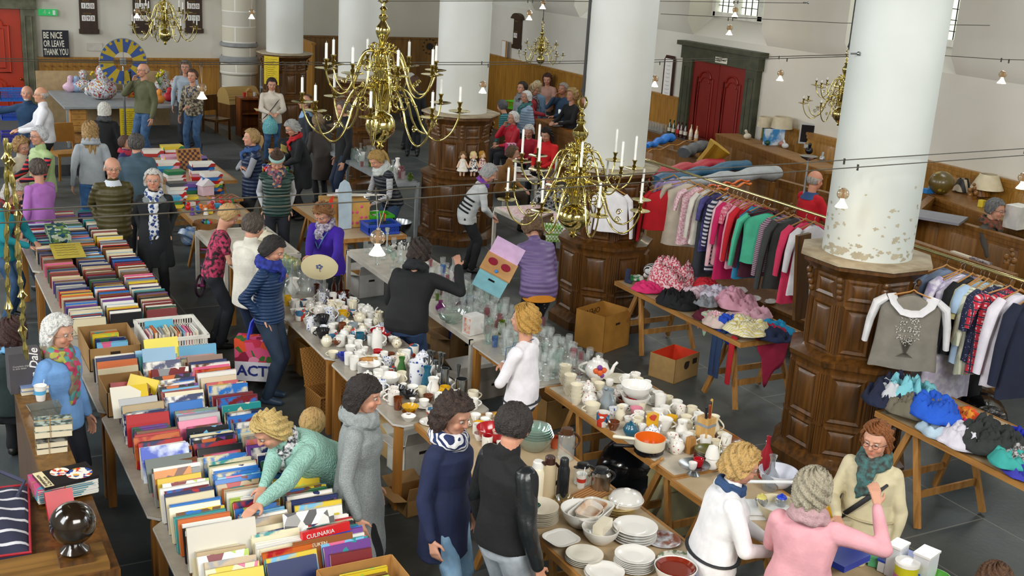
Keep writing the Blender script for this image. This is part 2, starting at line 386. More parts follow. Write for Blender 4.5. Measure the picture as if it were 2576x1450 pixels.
# ---- pillars: white shafts rising from panelled octagonal oak casings
def octo(R):return [(R*math.cos(PI/8+k*PI/4),R*math.sin(PI/8+k*PI/4)) for k in range(8)]
def casing(b):
    def ring(R,z):return [(x,y,z) for x,y in octo(R)]
    b.rings([ring(R,z) for R,z in ((.64,0),(.64,.10),(.58,.16),(.55,.18),(.55,.96),(.555,.99),(.58,1.02),(.585,1.06),(.48,1.09),(.455,1.10),(.455,1.80),(.48,1.83),(.53,1.87),(.56,1.89),(.56,1.92))])
    def pan(R,z0,z1,ww,d=.018):
        ap=R*math.cos(PI/8);s=R*math.sin(PI/8)*ww
        for k in range(8):
            b.m=Matrix.Rotation(k*PI/4,4,'Z')
            b.rings([[(ap,-s,z0),(ap,s,z0),(ap,s,z1),(ap,-s,z1)],[(ap+d,-s+.02,z0+.02),(ap+d,s-.02,z0+.02),(ap+d,s-.02,z1-.02),(ap+d,-s+.02,z1-.02)],[(ap+.002,-s+.045,z0+.045),(ap+.002,s-.045,z0+.045),(ap+.002,s-.045,z1-.045),(ap+.002,-s+.045,z1-.045)],[(ap+d+.004,-s+.08,z0+.08),(ap+d+.004,s-.08,z0+.08),(ap+d+.004,s-.08,z1-.08),(ap+d+.004,-s+.08,z1-.08)]])
        b.m=Matrix.Identity(4)
    pan(.55,.20,.47,.74);pan(.55,.50,.95,.74);pan(.455,1.12,1.56,.74);pan(.455,1.60,1.80,.74,.012)
    for k in range(8):     # fluted pilaster strips on the corners, carved consoles under the cornice
        b.m=Matrix.Rotation(PI/8+k*PI/4,4,'Z')
        for dy in (-.035,-.012,.012,.035):b.box((.515,dy-.006,.2),(.558-abs(dy)*.38,dy+.006,.95));b.box((.42,dy-.006,1.12),(.463-abs(dy)*.38,dy+.006,1.56))
        b.box((.5,-.045,.47),(.557,.045,.50))
        for j in range(4):b.ball((.458+.014*j,0,1.63+.055*j),(.026,.034,.032),8,5)
    b.m=Matrix.Identity(4)
b=MB();casing(b);CASE=b.mesh('casing',30)
b=MB();b.rings([[(x,y,z) for x,y in octo(R)] for R,z in ((.56,1.92),(.595,1.935),(.595,1.96),(.57,1.965))]);CTOP=b.mesh('casing_top',30)
b=MB();b.lathe([(.385,1.94),(.385,9.6)],40);SHAFT=b.mesh('shaft',40)
PILLARS=[(7.55,7.14),(7.6,11.35),(7.65,15.6),(7.65,19.85),(7.6,24.1)]
PIL5=mat('dbe0dc',.75,tex=('wall','c6ccc7',9.,'b3ab97'),bump=(5,.12))
for i,(x,y) in enumerate(PILLARS):
    e=link('pillar',None,None,None,(x,y,0));e['kind']='structure';e['label']='white round pillar rising from an octagonal panelled oak casing'
    link('shaft',SHAFT,PIL5 if i == 0 else PILM,e);link('casing',CASE,DOAK,e);link('casing_top',CTOP,mat('b5a88e',.8,tex=('noise','8d7d62',6.,.2)),e)
b=MB()       # flaked plaster patches low on the nearest shaft
pr_=random.Random(3)
for k in range(85):
    a=PI+PI/4+pr_.uniform(-1.35,1.35);z=1.985+abs(pr_.gauss(0,.16))+(.25 if k % 5 == 0 else 0);s_=pr_.uniform(.005,.020)*(1.7 if z < 2.05 else 1)
    n_=15;pts=[]
    for j in range(n_):
        r=s_*pr_.uniform(.4,1.3);t=2*PI*j/n_;aa=a+r*math.cos(t)*1.5/.385;pts.append((7.55+.3862*math.cos(aa),7.14+.3862*math.sin(aa),z+r*math.sin(t)))
    b.add(pts,[tuple(range(n_))])
struct('pillar_flaking',b,mat('aea68f',.9),label='flaked plaster patches at the foot of the nearest white pillar')
# ---- pews and counters of the aisle
def pewrun(name,label,p,q,h,m=OAK,**k):return boardobj(name,label,'pew',p,q,h,m=m,**k)
POAK=mat('8a5d24',.42,tex=('wood','664116',22.),coat=.2);
def zpt(px,py,z):v=at(px,py,z);return (v.x,v.y,0)
pewrun('pew_partition','long oak pew partition with raised panels before the grey coat person',zpt(2290,528,1.42),zpt(2700,645,1.42),1.40,m=POAK)
pewrun('pew_partition','oak pew partition behind the second clothes rail, its end carved',zpt(2250,585,1.36),zpt(2550,700,1.3),1.30,m=POAK)
pewrun('pew_partition','oak pew partition rising behind the rolled tarpaulins and fishing bags',zpt(1600,365,1.26),zpt(2130,487,1.4),1.30,m=POAK)
pewrun('pew_partition','oak pew partition with a carved end right behind the hanging girls clothes',zpt(1640,470,1.25),zpt(1950,530,1.25),1.22,m=POAK)
pewrun('pew_partition','low oak pew wall below the folded bar table top',zpt(2290,545,1.42),zpt(2350,480,1.5),1.40,m=POAK)
def counter(name,label,p,q,h,d=.5,m=OAK,top=PINE,cat='counter',side=1):
    p,q=Vector(p),Vector(q);L=(q-p).length;a=math.atan2(q.y-p.y,q.x-p.x)
    t=thing(name,label,cat,(p.x,p.y,0),a)
    b,_,_=boards('',(0,0,0),(L,0,0),h-.04);link('front_panel',b,m,t)
    b=MB();y0,y1=sorted((-.03*side,d*side));b.box((-.03,y0,h-.03),(L+.03,y1,h+.012));link('worktop',b,top,t)
    return t
counter('pew_shelf','oak pew shelf crowded with lamps, a monitor and boxes by the aisle wall',zpt(1806,338,1.45),zpt(2080,432,1.45),1.45,.42,POAK,mat('9c7340',.5,tex=('wood','7a5528',18.,1)))
counter('pew_shelf','oak pew shelf under the lamp shades and golf bags',zpt(2300,474,1.45),zpt(2600,596,1.38),1.44,.55,POAK,POAK)
counter('bar_counter','dark oak counter carrying bottles and upturned glasses by the red double door',zpt(1600,318,1.25),zpt(1765,362,1.25),1.22,.5,POAK,mat('3a2a20',.3))
counter('cafe_counter','brown cafe counter with stacked saucers and a thermos behind the chandelier',zpt(1352,300,.95),zpt(1485,352,.95),.95,.36,mat('8a5c28',.5,tex=('wood','6a4318',18.,0)),mat('a2692c',.35,tex=('wood','855020',14.)),side=1)
# bench seats below
def bench(label,p,q,z=.45,d=.4):
    p,q=Vector(p),Vector(q);L=(q-p).length;a=math.atan2(q.y-p.y,q.x-p.x);t=thing('pew_bench',label,'bench',(p.x,p.y,0),a)
    b=MB();b.box((0,0,z-.04),(L,d,z));link('seat',b,POAK,t);b=MB();b.box((0,d-.04,0),(L,d,.95));link('backrest',b,POAK,t);b=MB();b.box((.02,.04,0),(L-.02,.07,z-.04));link('seat_front',b,POAK,t)
    return t
t=thing('pew_bench','oak bench with white lace cloths lying on it beyond the children clothes','bench')
P0,P1=at(1800,705,.42),at(2015,805,.42)
for nm,z0,z1,off,dd in (('seat',.38,.42,0,.42),('seat_front',0,.38,.04,.04),('backrest',.0,1.0,.42,.05)):
    b=MB();b.box((P1.x+off,P1.y-.5,z0),(P1.x+off+dd,P0.y+.1,z1));link(nm,b,POAK,t)
for (x,y,z,lb) in ((1940,460,1.33,'carved wooden finial on the pew end behind the mint cardigan'),(2538,668,1.36,'carved wooden finial on the pew end behind the patterned scarf'),(2445,495,1.48,'carved wooden finial below the brown bulb lamp'),(1985,545,1.1,'small round wooden finial behind the hanging coats')):
    v=at(x,y,z);b=MB()
    for k in range(5):b.ball((.035*math.sin(k*2),.03*math.cos(k*3),.02+.035*k),.04-.004*k,8,6)
    b.box((-.05,-.04,-z),(.05,.04,.01));one('carved_pew_post',lb,'post',b,POAK,v)
# ---------------- people ----------------
SKINS={}
def skin(c='c98f72'):
    if c not in SKINS:
        m=mat(c,.55,key='skin');m=m.copy();n,l=m.node_tree.nodes,m.node_tree.links
        a=n.new('ShaderNodeVertexColor');a.layer_name='Col';l.new(a.outputs[0],n['Principled BSDF'].inputs['Base Color'])
        n['Principled BSDF'].inputs['Subsurface Weight'].default_value=.0
        SKINS[c]=m
    return SKINS[c]
def V(*a):return Vector(a)
def ik(s,t,l1,l2,hint):
    d=t-s;D=min(d.length,(l1+l2)*.995);d.normalize();t=s+d*D
    a=(l1*l1-l2*l2+D*D)/(2*D);h=math.sqrt(max(l1*l1-a*a,1e-8));hp=hint-d*hint.dot(d)
    if hp.length < 1e-4:hp=V(0,-1,0)
    return s+d*a+hp.normalized()*h,t
def loft(b,secs,n=20):
    """secs: (centre, x axis vector, y axis vector) ellipses."""
    b.rings([[c+x*math.cos(2*PI*k/n)+y*math.sin(2*PI*k/n) for k in range(n)] for c,x,y in secs],True)
def hand(b,w,d,pn,side,curl=.5,s=1.,det=True):
    """Palm, four unequal bent fingers and a thumb leaving the side of the palm."""
    d=d.normalized();pn=(pn-d*pn.dot(d)).normalized();ac=d.cross(pn).normalized()*side   # ac: towards the thumb
    for k in (-1.2,-.4,.4,1.2):
        b.cap(w+ac*(.008*k)*s,w+(d*.078+ac*(.017*k))*s,.014*s,.0125*s,8)
    L=(.062,.076,.082,.072)
    for k in range(4):
        p=w+(d*.078+ac*(.0185*(k-1.5)))*s;a=curl*(.35+.08*(3-k));q=d.copy()
        for j,(f,r) in enumerate(((.45,.0088),(.32,.0078),(.23,.0068))):
            q=(q*math.cos(a)+pn*math.sin(a)).normalized() if j or 1 else q
            n_=Matrix.Rotation(0,3,'Z');e=p+q*L[k]*f*s;b.cap(p,e,(r+.0004)*s,r*s*.93,7,e=2);p=e
            pn2=(pn-q*pn.dot(q));pn=pn2.normalized() if pn2.length > 1e-3 else pn
        pn=(pn-d*pn.dot(d)).normalized() if (pn-d*pn.dot(d)).length > 1e-3 else pn
    p=w+(d*.02+ac*.020)*s;q=(d*.62+ac*.72+pn*.25).normalized();e=p+q*.040*s;b.cap(p,e,.013*s,.0105*s,8)
    q2=(d*.92+ac*.25+pn*.4*curl).normalized();b.cap(e,e+q2*.030*s,.0100*s,.0078*s,8)
def hairmesh(style,L,rn,amp=.006,n=56,m=30):
    """Head of hair round the skull: arc from the crown to the hairline, then a fall of length L at sides and back, tucked in."""
    vs=[];fs=[];bald=style == 'bald';N=m+10
    for i in range(N+1):
        for k in range(n):
            az=2*PI*k/n;fr=math.cos(az)         # az=0 is the face
            ff=max(0,min(1,(fr+.05)/.75));ff=ff*ff*(3-2*ff)
            e1=-.75*(1-ff)+(.62 if style != 'fringe' else .38)*ff      # end elevation
            drop=L*(1-min(1,ff*1.6)) if L else 0
            th=.014 if not bald else .006
            if style == 'curly':th=.030
            if bald:e0=.30-.25*(1-abs(fr)) if fr < .3 else -.2;e0=.25 if fr < .2 else .02
            else:e0=PI/2
            if i <= m:
                e=e0+(e1-e0)*i/m;ew=1
                if bald:ew=math.sin(PI*i/m)*(1 if fr < .35 else max(0,1-(fr-.35)*5))
                rx,ry,rz=.087+th*ew,.100+th*ew,.098+th*ew
                if bald:rx,ry,rz=rx-.006,ry-.004,rz-.004
                ce=math.cos(e);se=math.sin(e)
                x,y,z=rx*math.sin(az)*ce,ry*math.cos(az)*ce-.012,rz*se+.012
                if e < 0 and L:x,y=rx*math.sin(az),ry*math.cos(az)-.012
                last=(x,y,z)
                ph=az*17+3*math.sin(i*.35+az*3);a_=amp*(math.sin(ph)*.7+.8*mn.noise(V(x*60,y*60,z*14))+(rn.random()-.5)*.35)*(1 if i > 2 else .2)*ew
                if style == 'curly':a_=.016*(mn.noise(V(x*38,y*38,z*38)))+.004*math.sin(az*23+i)
                if style == 'wavy':a_=amp*1.6*math.sin(az*9+i*.9)
                r_=math.hypot(x,y)+1e-6;p=V(x,y,z)*(1+a_/.1)
                vs.append((p,az,ff))
            else:
                j=(i-m)/10;p0,_,_=vs[m*n+k]
                if j < .8:
                    q=j/.8;zz=p0.z-drop*q;sc=1-.18*q*(1 if drop > .02 else .3)+(.03*math.sin(az*11+q*6) if drop else 0)
                    p=V(p0.x*sc,p0.y*sc-.01*q,zz)
                else:q=(j-.8)/.2;pe=vs[(m+7)*n+k][0];p=V(pe.x*(1-.55*q),pe.y*(1-.55*q),pe.z+.012*q)
                vs.append((p,az,ff))
    for i in range(N):
        for k in range(n):fs.append((i*n+k,i*n+(k+1) % n,(i+1)*n+(k+1) % n,(i+1)*n+k))
    b=MB();b.add([v[0] for v in vs],fs);me=b.mesh('hair',0);me.polygons.foreach_set('use_smooth',[True]*len(me.polygons));return me
CAMXY=V(0,0)
def person(label,head,H=1.7,face=0,lean=0,turn=0,nod=0,look=0,ra='hang',la='hang',legs='stand',fat=1.,female=0,
           top=('30343a','coat'),hem=.0,sleeve=None,bottom='22252c',shoes='181818',hair=('short','7a766f'),hl=0,sk='c9947a',near=1,
           extra=(),seat=.46,wpos=None,group=None,flare=1.,neckskin=0,glasses=0,scarf=None,floor=0.,rcurl=.7,lcurl=.7,tilt=0,rh=None,lh=None,shoulders=1.,vox=None,inner=None,sleevelen=1.,skirt=0,zh=None):
    """head: picture point of the top of the head; face: 0 towards the camera, 90 to picture right, 180 away."""
    rn=random.Random(hash(label) % 9999 if 0 else sum(ord(c)*(i+1) for i,c in enumerate(label)) % 9973)
    s=H/1.7
    Ln=math.radians(lean);X=V(1,0,0);Fw=V(0,math.cos(Ln),-math.sin(Ln));D=V(0,math.sin(Ln),math.cos(Ln))
    pz=(.53*H if legs != 'sit' else seat+.1*H)-(.02*H*abs(math.sin(Ln)))
    P=V(0,-.10*math.sin(Ln)*H,pz)
    Rt=Matrix.Rotation(math.radians(turn),3,'Z');Xs=Rt @ X;Fs=(Rt @ Fw)
    N=P+D*.300*H;S={}
    for sd in (1,-1):S[sd]=P+D*.257*H+Xs*sd*.104*H*shoulders
    nd=math.radians(nod+lean*.35);dirn=V(0,math.sin(min(Ln*.8+.08,1.3)),math.cos(min(Ln*.8+.08,1.3)))
    lk=math.radians(look);MH=Matrix.Rotation(-lk,3,'Z') @ Matrix.Rotation(-nd,3,'X') @ Matrix.Rotation(math.radians(tilt),3,'Y')
    hs=1.06*s**.5 if H > 1.4 else .95
    if H < 1.4:hs=.9
    HC=N+dirn*.062*H+MH @ V(0,.012,.062)*hs
    topz=HC+MH @ V(0,-.01,.112)*hs
    # root placement: the head's top is seen at `head`
    hw=at(head[0],head[1],topz.z+floor) if wpos is None else Vector(wpos)
    yaw0=math.atan2(hw.y,hw.x)                     # direction camera -> person
    fa=yaw0+PI+math.radians(face)                   # facing direction in the world
    rz=fa-PI/2
    RM=Matrix.Rotation(rz,3,'Z');off=RM @ topz
    root=(hw.x-off.x,hw.y-off.y,floor)
    inv=RM.inverted();W2L=lambda p:inv @ (Vector(p)-Vector(root))
    t=thing('person',label,'person',root,rz,group)
    UA,FA,arms=.168*H,.150*H,{}
    for sd,a in ((1,ra),(-1,la)):
        hint=V(sd*.5,-1,-.3)
        if a == 'hang':tg=S[sd]+V(sd*.045,.035,-.305)*H
        elif a == 'pocket':tg=S[sd]+V(-sd*.012,.0,-.25)*H;hint=V(sd*.35,-1,0)
        elif a == 'fold':tg=S[sd]+(-Xs*sd*.125+Fs*(.088+.015*sd)-D*.115+V(0,0,.02*sd))*H;hint=V(sd*1.,.25,-.75)
        elif a == 'front':tg=S[sd]+(-Xs*sd*.05+Fs*.20-D*.17)*H;hint=V(sd*.8,-.3,-1)
        elif a == 'chin':tg=S[sd]+(-Xs*sd*.05+Fs*.10+D*.035)*H;hint=V(sd*.6,.2,-1)
        elif a[0] == 'w':tg=W2L(a[1]);hint=V(sd*.7,-.5,-.6)
        else:tg=S[sd]+(Xs*a[0]*sd+Fs*a[1]+D*a[2])*H;hint=V(sd*.7,-.5,-.8)
        arms[sd]=(S[sd],)+ik(S[sd],tg,UA,FA,hint)
    # legs
    LG={}
    for sd in (1,-1):
        hp=P+X*sd*.052*H-V(0,0,.02*H)
        if legs == 'sit':kn=hp+V(sd*.03*H,.235*H,-.0);an=V(kn.x,kn.y-.01,.05*H)
        elif legs == 'step':an=V(sd*.055*H,sd*.10*H,.045*H);kn,_=ik(hp,an,.245*H,.245*H,V(0,1,0))
        else:an=V(sd*.062*H,.015*H*sd,.045*H);kn,_=ik(hp,an,.245*H,.245*H,V(0,1,0))
        LG[sd]=(hp,kn,an)
    vx=vox or (.0065 if near >= 2 else .010 if near == 1 else .016)
    # ---- body: one continuous surface
    b=MB();g=fat*s*1.06
    def spine(h,rx,ry,yo=0):return (P+D*h*H+Fs*yo*s,Xs*rx*g,Fs*ry*g)
    loft(b,[spine(-.02,.105,.075),spine(.05,.112,.08),spine(.13,.108,.078),spine(.20,.118,.08),spine(.24,.10,.062),spine(.272,.055,.05)])
    b.cap(P+D*.27*H,N+dirn*.05*H,.056*s,.052*hs,12)
    for sd in (1,-1):b.cap(N-D*.02*H,S[sd],.040*s,.034*s)
    for sd in (1,-1):
        s_,e_,w_=arms[sd];b.cap(s_,e_,.034*s,.030*s);b.cap(e_,w_,.030*s,.022*s)
        hd=(w_-e_).normalized();pn=V(-sd,0,0) if abs(hd.z) > .75 else V(0,0,-1)
        q=(rh if sd == 1 else lh)
        if (ra if sd == 1 else la) == 'fold':hd=(-Xs*sd*.8-Fs*.5-D*.1).normalized()
        if q:hd=(inv @ Vector(q)).normalized() if len(q) == 3 else hd
        hand(b,w_+hd*.008,hd,pn,1 if (sd == 1) == (abs((w_-e_).normalized().z) > .75) else -1,rcurl if sd == 1 else lcurl,hs)
        h_,k_,a_=LG[sd];b.cap(h_,k_,.062*s,.042*s);b.cap(k_,a_,.042*s,.028*s);b.cap(a_,a_+V(0,.10*s,-.022*H),.028*s,.02*s)
    Hm=lambda x,y,z:HC+MH @ V(x,y,z)*hs
    ME=MH
    def hb(c,r,n=14,m=10):b.ball(Hm(*c),tuple(v*hs for v in r),n,m,ME)
    hb((0,-.012,.018),(.083,.096,.092),20,14);hb((0,.024,-.042),(.066,.064,.070),16,12);hb((0,.066,-.093),(.022,.018,.018));hb((0,.03,-.075),(.055,.052,.037))
    for sd in (1,-1):
        hb((sd*.037,.058,-.034),(.026,.026,.026));hb((sd*.085,-.008,-.018),(.010,.018,.030));b.cap(Hm(sd*.014,.078,.026),Hm(sd*.045,.068,.028),.011*hs,.010*hs,7)
    b.cap(Hm(0,.080,.016),Hm(0,.100,-.024),.008*hs,.0135*hs,8);hb((0,.092,-.028),(.018,.012,.010))
    b.cap(Hm(-.017,.079,-.058),Hm(.017,.079,-.058),.0085*hs,.0085*hs,7);b.cap(Hm(-.014,.078,-.070),Hm(.014,.078,-.070),.009*hs,.009*hs,7)
    me=remesh(b,vx,2 if near else 1)
    n=len(me.vertices);co=np.empty(n*3,'f');me.vertices.foreach_get('co',co);co=co.reshape(-1,3)
    Q=(co-np.array(HC))@np.array(MH)/hs
    base=np.array(lin(sk)[:3]);col=np.tile(base,(n,1))
    def blend(mask,c):col[:]=col*(1-mask[:,None])+np.array(c)*mask[:,None]
    d=lambda c,r:np.clip(1.4-np.sqrt((((Q-np.array(c))/np.array(r))**2).sum(1)),0,1)
    blend(.5*np.clip(d((.035,.08,-.035),(.03,.03,.025))+d((-.035,.08,-.035),(.03,.03,.025)),0,1),base*[1.05,.68,.62])
    blend(.85*d((0,.088,-.064),(.022,.016,.011)),base*[.85,.36,.34])
    blend(.75*np.clip(d((.03,.08,.022),(.020,.02,.006))+d((-.03,.08,.022),(.020,.02,.006)),0,1),np.array(lin(hair[1])[:3])*.6+base*.12)
    blend(.5*np.clip(d((.03,.075,.003),(.016,.02,.008))+d((-.03,.075,.003),(.016,.02,.008)),0,1),base*.45)
    ca=me.color_attributes.new('Col','FLOAT_COLOR','POINT');ca.data.foreach_set('color',np.c_[col,np.ones(n)].astype('f').ravel())
    link('body',me,skin(sk),t)
    if near >= 1 and abs(face+look*0) < 125:
        for sd in (1,-1):
            ey=MB();c=Hm(sd*.029,.0715,.004);ey.k=0;ey.ball(c,.0125*hs,10,8);ey.k=1;ey.ball(Hm(sd*.029,.0800,.003),.0062*hs,8,6)
            link('eye',ey,[mat('b9aca2',.3),mat('1c1816',.2)],t)
    # ---- clothes
    tc,kind=top[0],top[1];tm=top[2] if len(top) > 2 else mat(tc,.85,bump=(40,.25))
    th=dict(coat=.016,sweater=.010,puffer=.026,shirt=.006,vest=.02,jacket=.014,fleece=.018,tee=.005)[kind]
    b=MB();bust=.012 if female else 0;hipw=1.06 if female else 1.
    k_=lambda h,rx,ry,yo=0:(P+D*h*H+Fs*yo*s,Xs*(rx*g+th),Fs*(ry*g+th))
    secs=[k_(.280,.062,.058),k_(.262,.128,.076),k_(.235,.152,.098,bust),k_(.185,.146,.106,bust),k_(.12,.134,.10),k_(.06,.140*hipw,.106),k_(0.,.148*hipw,.112)]
    cz=secs[-1][0];hl_=hem*H                      # hem: how far the garment falls below the hip line
    if hl_ > 0 and legs != 'sit':
        for q in (.33,.66,1.):secs.append((cz+V(0,.06*math.sin(Ln)*q,-hl_*q),Xs*((.148*hipw*g+th)*(1+(flare-1)*q)),V(0,(.112*g+th)*(1+(flare-1)*q),0)))
    else:secs.append(k_(-.035 if legs != 'sit' else -.02,.146*hipw,.112))
    loft(b,secs[::-1],26)
    for sd in (1,-1):b.cap(N-D*.022*H,S[sd]-Xs*sd*.01,(.048+th)*s,(.040+th)*s,12)
    vest=kind in ('vest','tee');rs=(.054,.044,.032) if kind in ('coat','sweater','jacket','fleece') else (.060,.052,.036) if kind == 'puffer' else (.048,.038,.03)
    rs=[r*s*(.6+.5*fat) for r in rs]
    def arm(bb,rs,ln=1.):
        for sd in (1,-1):
            s_,e_,w_=arms[sd];bb.cap(s_-Xs*sd*.01,e_,rs[0],rs[1],14)
            if ln > .5:bb.cap(e_,e_.lerp(w_,(ln-.5)*2*.97),rs[1],rs[2],14)
    if not vest:arm(b,rs,sleevelen)
    else:
        for sd in (1,-1):b.ball(S[sd]-Xs*sd*.012,(.05*s,)*3 if kind == 'vest' else (.054*s,)*3,12,8)
    if kind == 'tee':
        for sd in (1,-1):s_,e_,w_=arms[sd];b.cap(s_-Xs*sd*.01,s_.lerp(e_,.55),rs[0],rs[1]*1.15,14)
    if kind in ('coat','jacket','vest','puffer','fleece'):b.cap(P+D*.275*H,N+dirn*.012*H,.072*s,.070*s,14)      # collar
    me=remesh(b,vx*1.25,3);wrinkle(me,.010 if kind in ('coat','jacket','sweater','shirt') else .006,13,rn.random(),(1,1,.75))
    nm={'coat':'coat','jacket':'jacket','sweater':'sweater','puffer':'padded_jacket','shirt':'shirt','vest':'vest','fleece':'fleece_sweater','tee':'tee_shirt'}[kind]
    link(nm,me,tm,t)
    if kind in ('vest','tee') and sleeve != 'none' or (sleeve and sleeve != 'none'):
        b=MB();arm(b,[r*(.93 if vest else 1.04) for r in rs],sleevelen);me=remesh(b,vx*1.25,2);wrinkle(me,.004,20,1)
        link('sleeves',me,sleeve if not isinstance(sleeve,(str,type(None))) else mat(sleeve or 'b8bcc0',.85),t)
    if bottom:
        b=MB();loft(b,[(P-V(0,0,.06*H),X*.125*g,V(0,.09*g,0)),(P-V(0,0,.0),X*.143*g,V(0,.108*g,0)),(P+D*.05*H,X*.135*g,Fw*.10*g)],20)
        for sd in (1,-1):
            h_,k_,a_=LG[sd];b.cap(h_-V(0,0,.01),k_,.085*g,.066*s,14);b.cap(k_,a_+V(0,0,.0*H),.066*s,.055*s,14)
        if skirt:loft(b,[(P-V(0,0,skirt*H),X*.19*g,V(0,.17*g,0)),(P-V(0,0,.02*H),X*.15*g,V(0,.115*g,0))],22)
        me=remesh(b,vx*1.3,3);wrinkle(me,.006,15,3.);link('skirt' if skirt else 'trousers',me,bottom if not isinstance(bottom,str) else mat(bottom,.85,bump=(60,.2)),t)
    if shoes:
        for sd in (1,-1):
            b=MB();a_=LG[sd][2];f=V(a_.x,a_.y,0)
            b.cap(f+V(0,-.03,.045)*s,f+V(0,.06,.042)*s,.042*s,.040*s,12);b.cap(f+V(0,.06,.038)*s,f+V(0,.135,.034)*s,.040*s,.032*s,12);b.cap(a_,a_+V(0,0,.05 if shoes[:1] != '*' else .2)*s,.047*s,.05*s)
            link('shoe',remesh(b,vx*1.3,1),mat(shoes.strip('*'),.45),t)
    # ---- hair
    st,hc=hair[0],hair[1]
    if st:
        hme=hairmesh(st if st not in ('bun','tail') else 'short',hl,rn,.006 if st != 'short' else .004,*((56,30) if near else (32,14)))
        o=link('hair',hme,mat(hc,.6 if st != 'bald' else .8,tex=('hair',hair[2] if len(hair) > 2 else hc,75.),bump=(110,.9,.012)),t)
        o.matrix_local=Matrix.Translation(HC) @ (MH.to_4x4()) @ Matrix.Scale(hs,4)
        if st in ('bun','tail'):
            b=MB()
            if st == 'bun':b.ball(Hm(0,-.10,.075 if 'high' in hair else .05),.040*hs,12,8)
            else:b.tube([Hm(0,-.10,.03),Hm(0,-.135,.01),Hm(0,-.14,-.05),Hm(.01,-.125,-.13),Hm(.012,-.12,-.19)],[.022*hs,.03*hs,.032*hs,.026*hs,.008*hs],10)
            me=b.mesh('hair_knot');wrinkle(me,.006,60);link('hair_bun' if st == 'bun' else 'ponytail',me,mat(hc,.6,bump=(90,.5)),t)
    if glasses:
        b=MB()
        for sd in (1,-1):
            b.tube([Hm(sd*.031+.021*math.cos(a),.101-.004*abs(math.cos(a)),.002+.015*math.sin(a)) for a in [2*PI*k/14 for k in range(14)]],.0016*hs,6,True)
            b.tube([Hm(sd*.052,.098,.006),Hm(sd*.085,.05,.006),Hm(sd*.088,-.005,.0)],.0015*hs,6)
        b.tube([Hm(-.010,.102,.004),Hm(.010,.102,.004)],.0016*hs,6);link('glasses',b,mat(glasses if isinstance(glasses,str) else '2a2220',.3),t)
    if scarf:
        b=MB();c0=N+dirn*.005*H;n_=22
        r0=scarf[2] if len(scarf) > 2 else .028
        for q,(rr,zz) in enumerate(((.078,-.012),(.070,.018))):
            b.tube([c0+Xs*(rr+.01)*s*math.cos(2*PI*k/n_)+Fs*(rr+.018)*s*math.sin(2*PI*k/n_)+D*(zz-.022*math.sin(2*PI*k/n_))*s for k in range(n_)],r0*s,10,True)
        tl=scarf[1]
        if tl:
            for sd in (1,-1):
                p=[c0+Xs*sd*.025*s+Fs*.085*s-D*.02]
                for j in range(1,7):p.append(P+D*(.30*H-.03-tl*j/6*(1 if sd > 0 else .92))+Xs*sd*(.025+.006*math.sin(j*2))*s+Fs*(.118+th+bust-.015*(j > 3)*(j-3)*.4)*(.5+.5*fat)*s)
                b.tube(p,[r0*1.1*s]+[.034*s]*6,10,flat=.5)
        me=remesh(b,vx*1.1,1);wrinkle(me,.007,45,2);link('scarf',me,scarf[0] if not isinstance(scarf[0],str) else mat(scarf[0],.9),t)
    K=dict(t=t,Hm=Hm,S=S,arms=arms,P=P,D=D,Fw=Fs,X=Xs,N=N,H=H,s=s,HC=HC,RM=RM,root=root,g=g,th=th,W2L=W2L,dirn=dirn,LG=LG)
    for ex in extra:ex(K)
    return K
def ex_part(name,fn,m):
    def f(K):b=MB();fn(b,K);link(name,b,m,K['t'])
    return f
def collar(m,w=.06):
    def fn(b,K):
        N,D,F,X,s=K['N'],K['D'],K['Fw'],K['X'],K['s'];n=16
        r1=[];r2=[]
        for k in range(n):
            a=2*PI*k/n+PI/2;u=X*math.cos(a)+F*math.sin(a)
            r1.append(N-D*.01+u*.072*s+D*.03*s);r2.append(N-D*(.055+.04*max(0,math.sin(a)))*s+u*(.125+w*.5)*s*(1 if math.sin(a) < .5 else .93))
        r3=[p-D*.012 for p in r2];b.rings([r1,r2,r3,[p-D*.02 for p in r1]],False,True)
    return ex_part('collar',fn,m)
def lanyard(m,L=.36):
    def fn(b,K):
        N,D,F,X,s,P,H=K['N'],K['D'],K['Fw'],K['X'],K['s'],K['P'],K['H']
        fr=.125*K['g']+K['th']+.006
        pts=[N-F*.07*s-D*.005+D*.02,N+X*.07*s-D*.02+F*.0,N+X*.075*s+F*(fr-.02)-D*.08*s,N+X*.02+F*(fr+.01)-D*L*.8,N+F*(fr+.015)-D*L,N-X*.02+F*(fr+.01)-D*L*.8,N-X*.075*s+F*(fr-.02)-D*.08*s,N-X*.07*s-D*.02]
        b.tube(pts,.006,6,True,flat=.4)
    return ex_part('lanyard',fn,m)
def strap(m,sd=1,w=.014,dn=.30):
    def fn(b,K):
        N,D,F,X,s,g,P,th=K['N'],K['D'],K['Fw'],K['X'],K['s'],K['g'],K['P'],K['th'];H=K['H']
        rx,ry=.152*g+th+.008,.112*g+th+.012;pts=[]
        for k in range(24):
            a=2*PI*k/24;q=math.cos(a)      # q=+1 at the shoulder on side sd
            hgt=(.275*H+0)*(.5+.5*q)+(-.02*H)*(.5-.5*q);wd=1 if q < .7 else 1-(q-.7)*1.3
            pts.append(P+D*(hgt+(.012 if q > .8 else 0))+X*sd*rx*(q*.95)*(1 if q < .8 else .55)+F*ry*math.sin(a)*wd)
        b.tube(pts,w,6,True,flat=.35)
    return ex_part('bag_strap',fn,m)
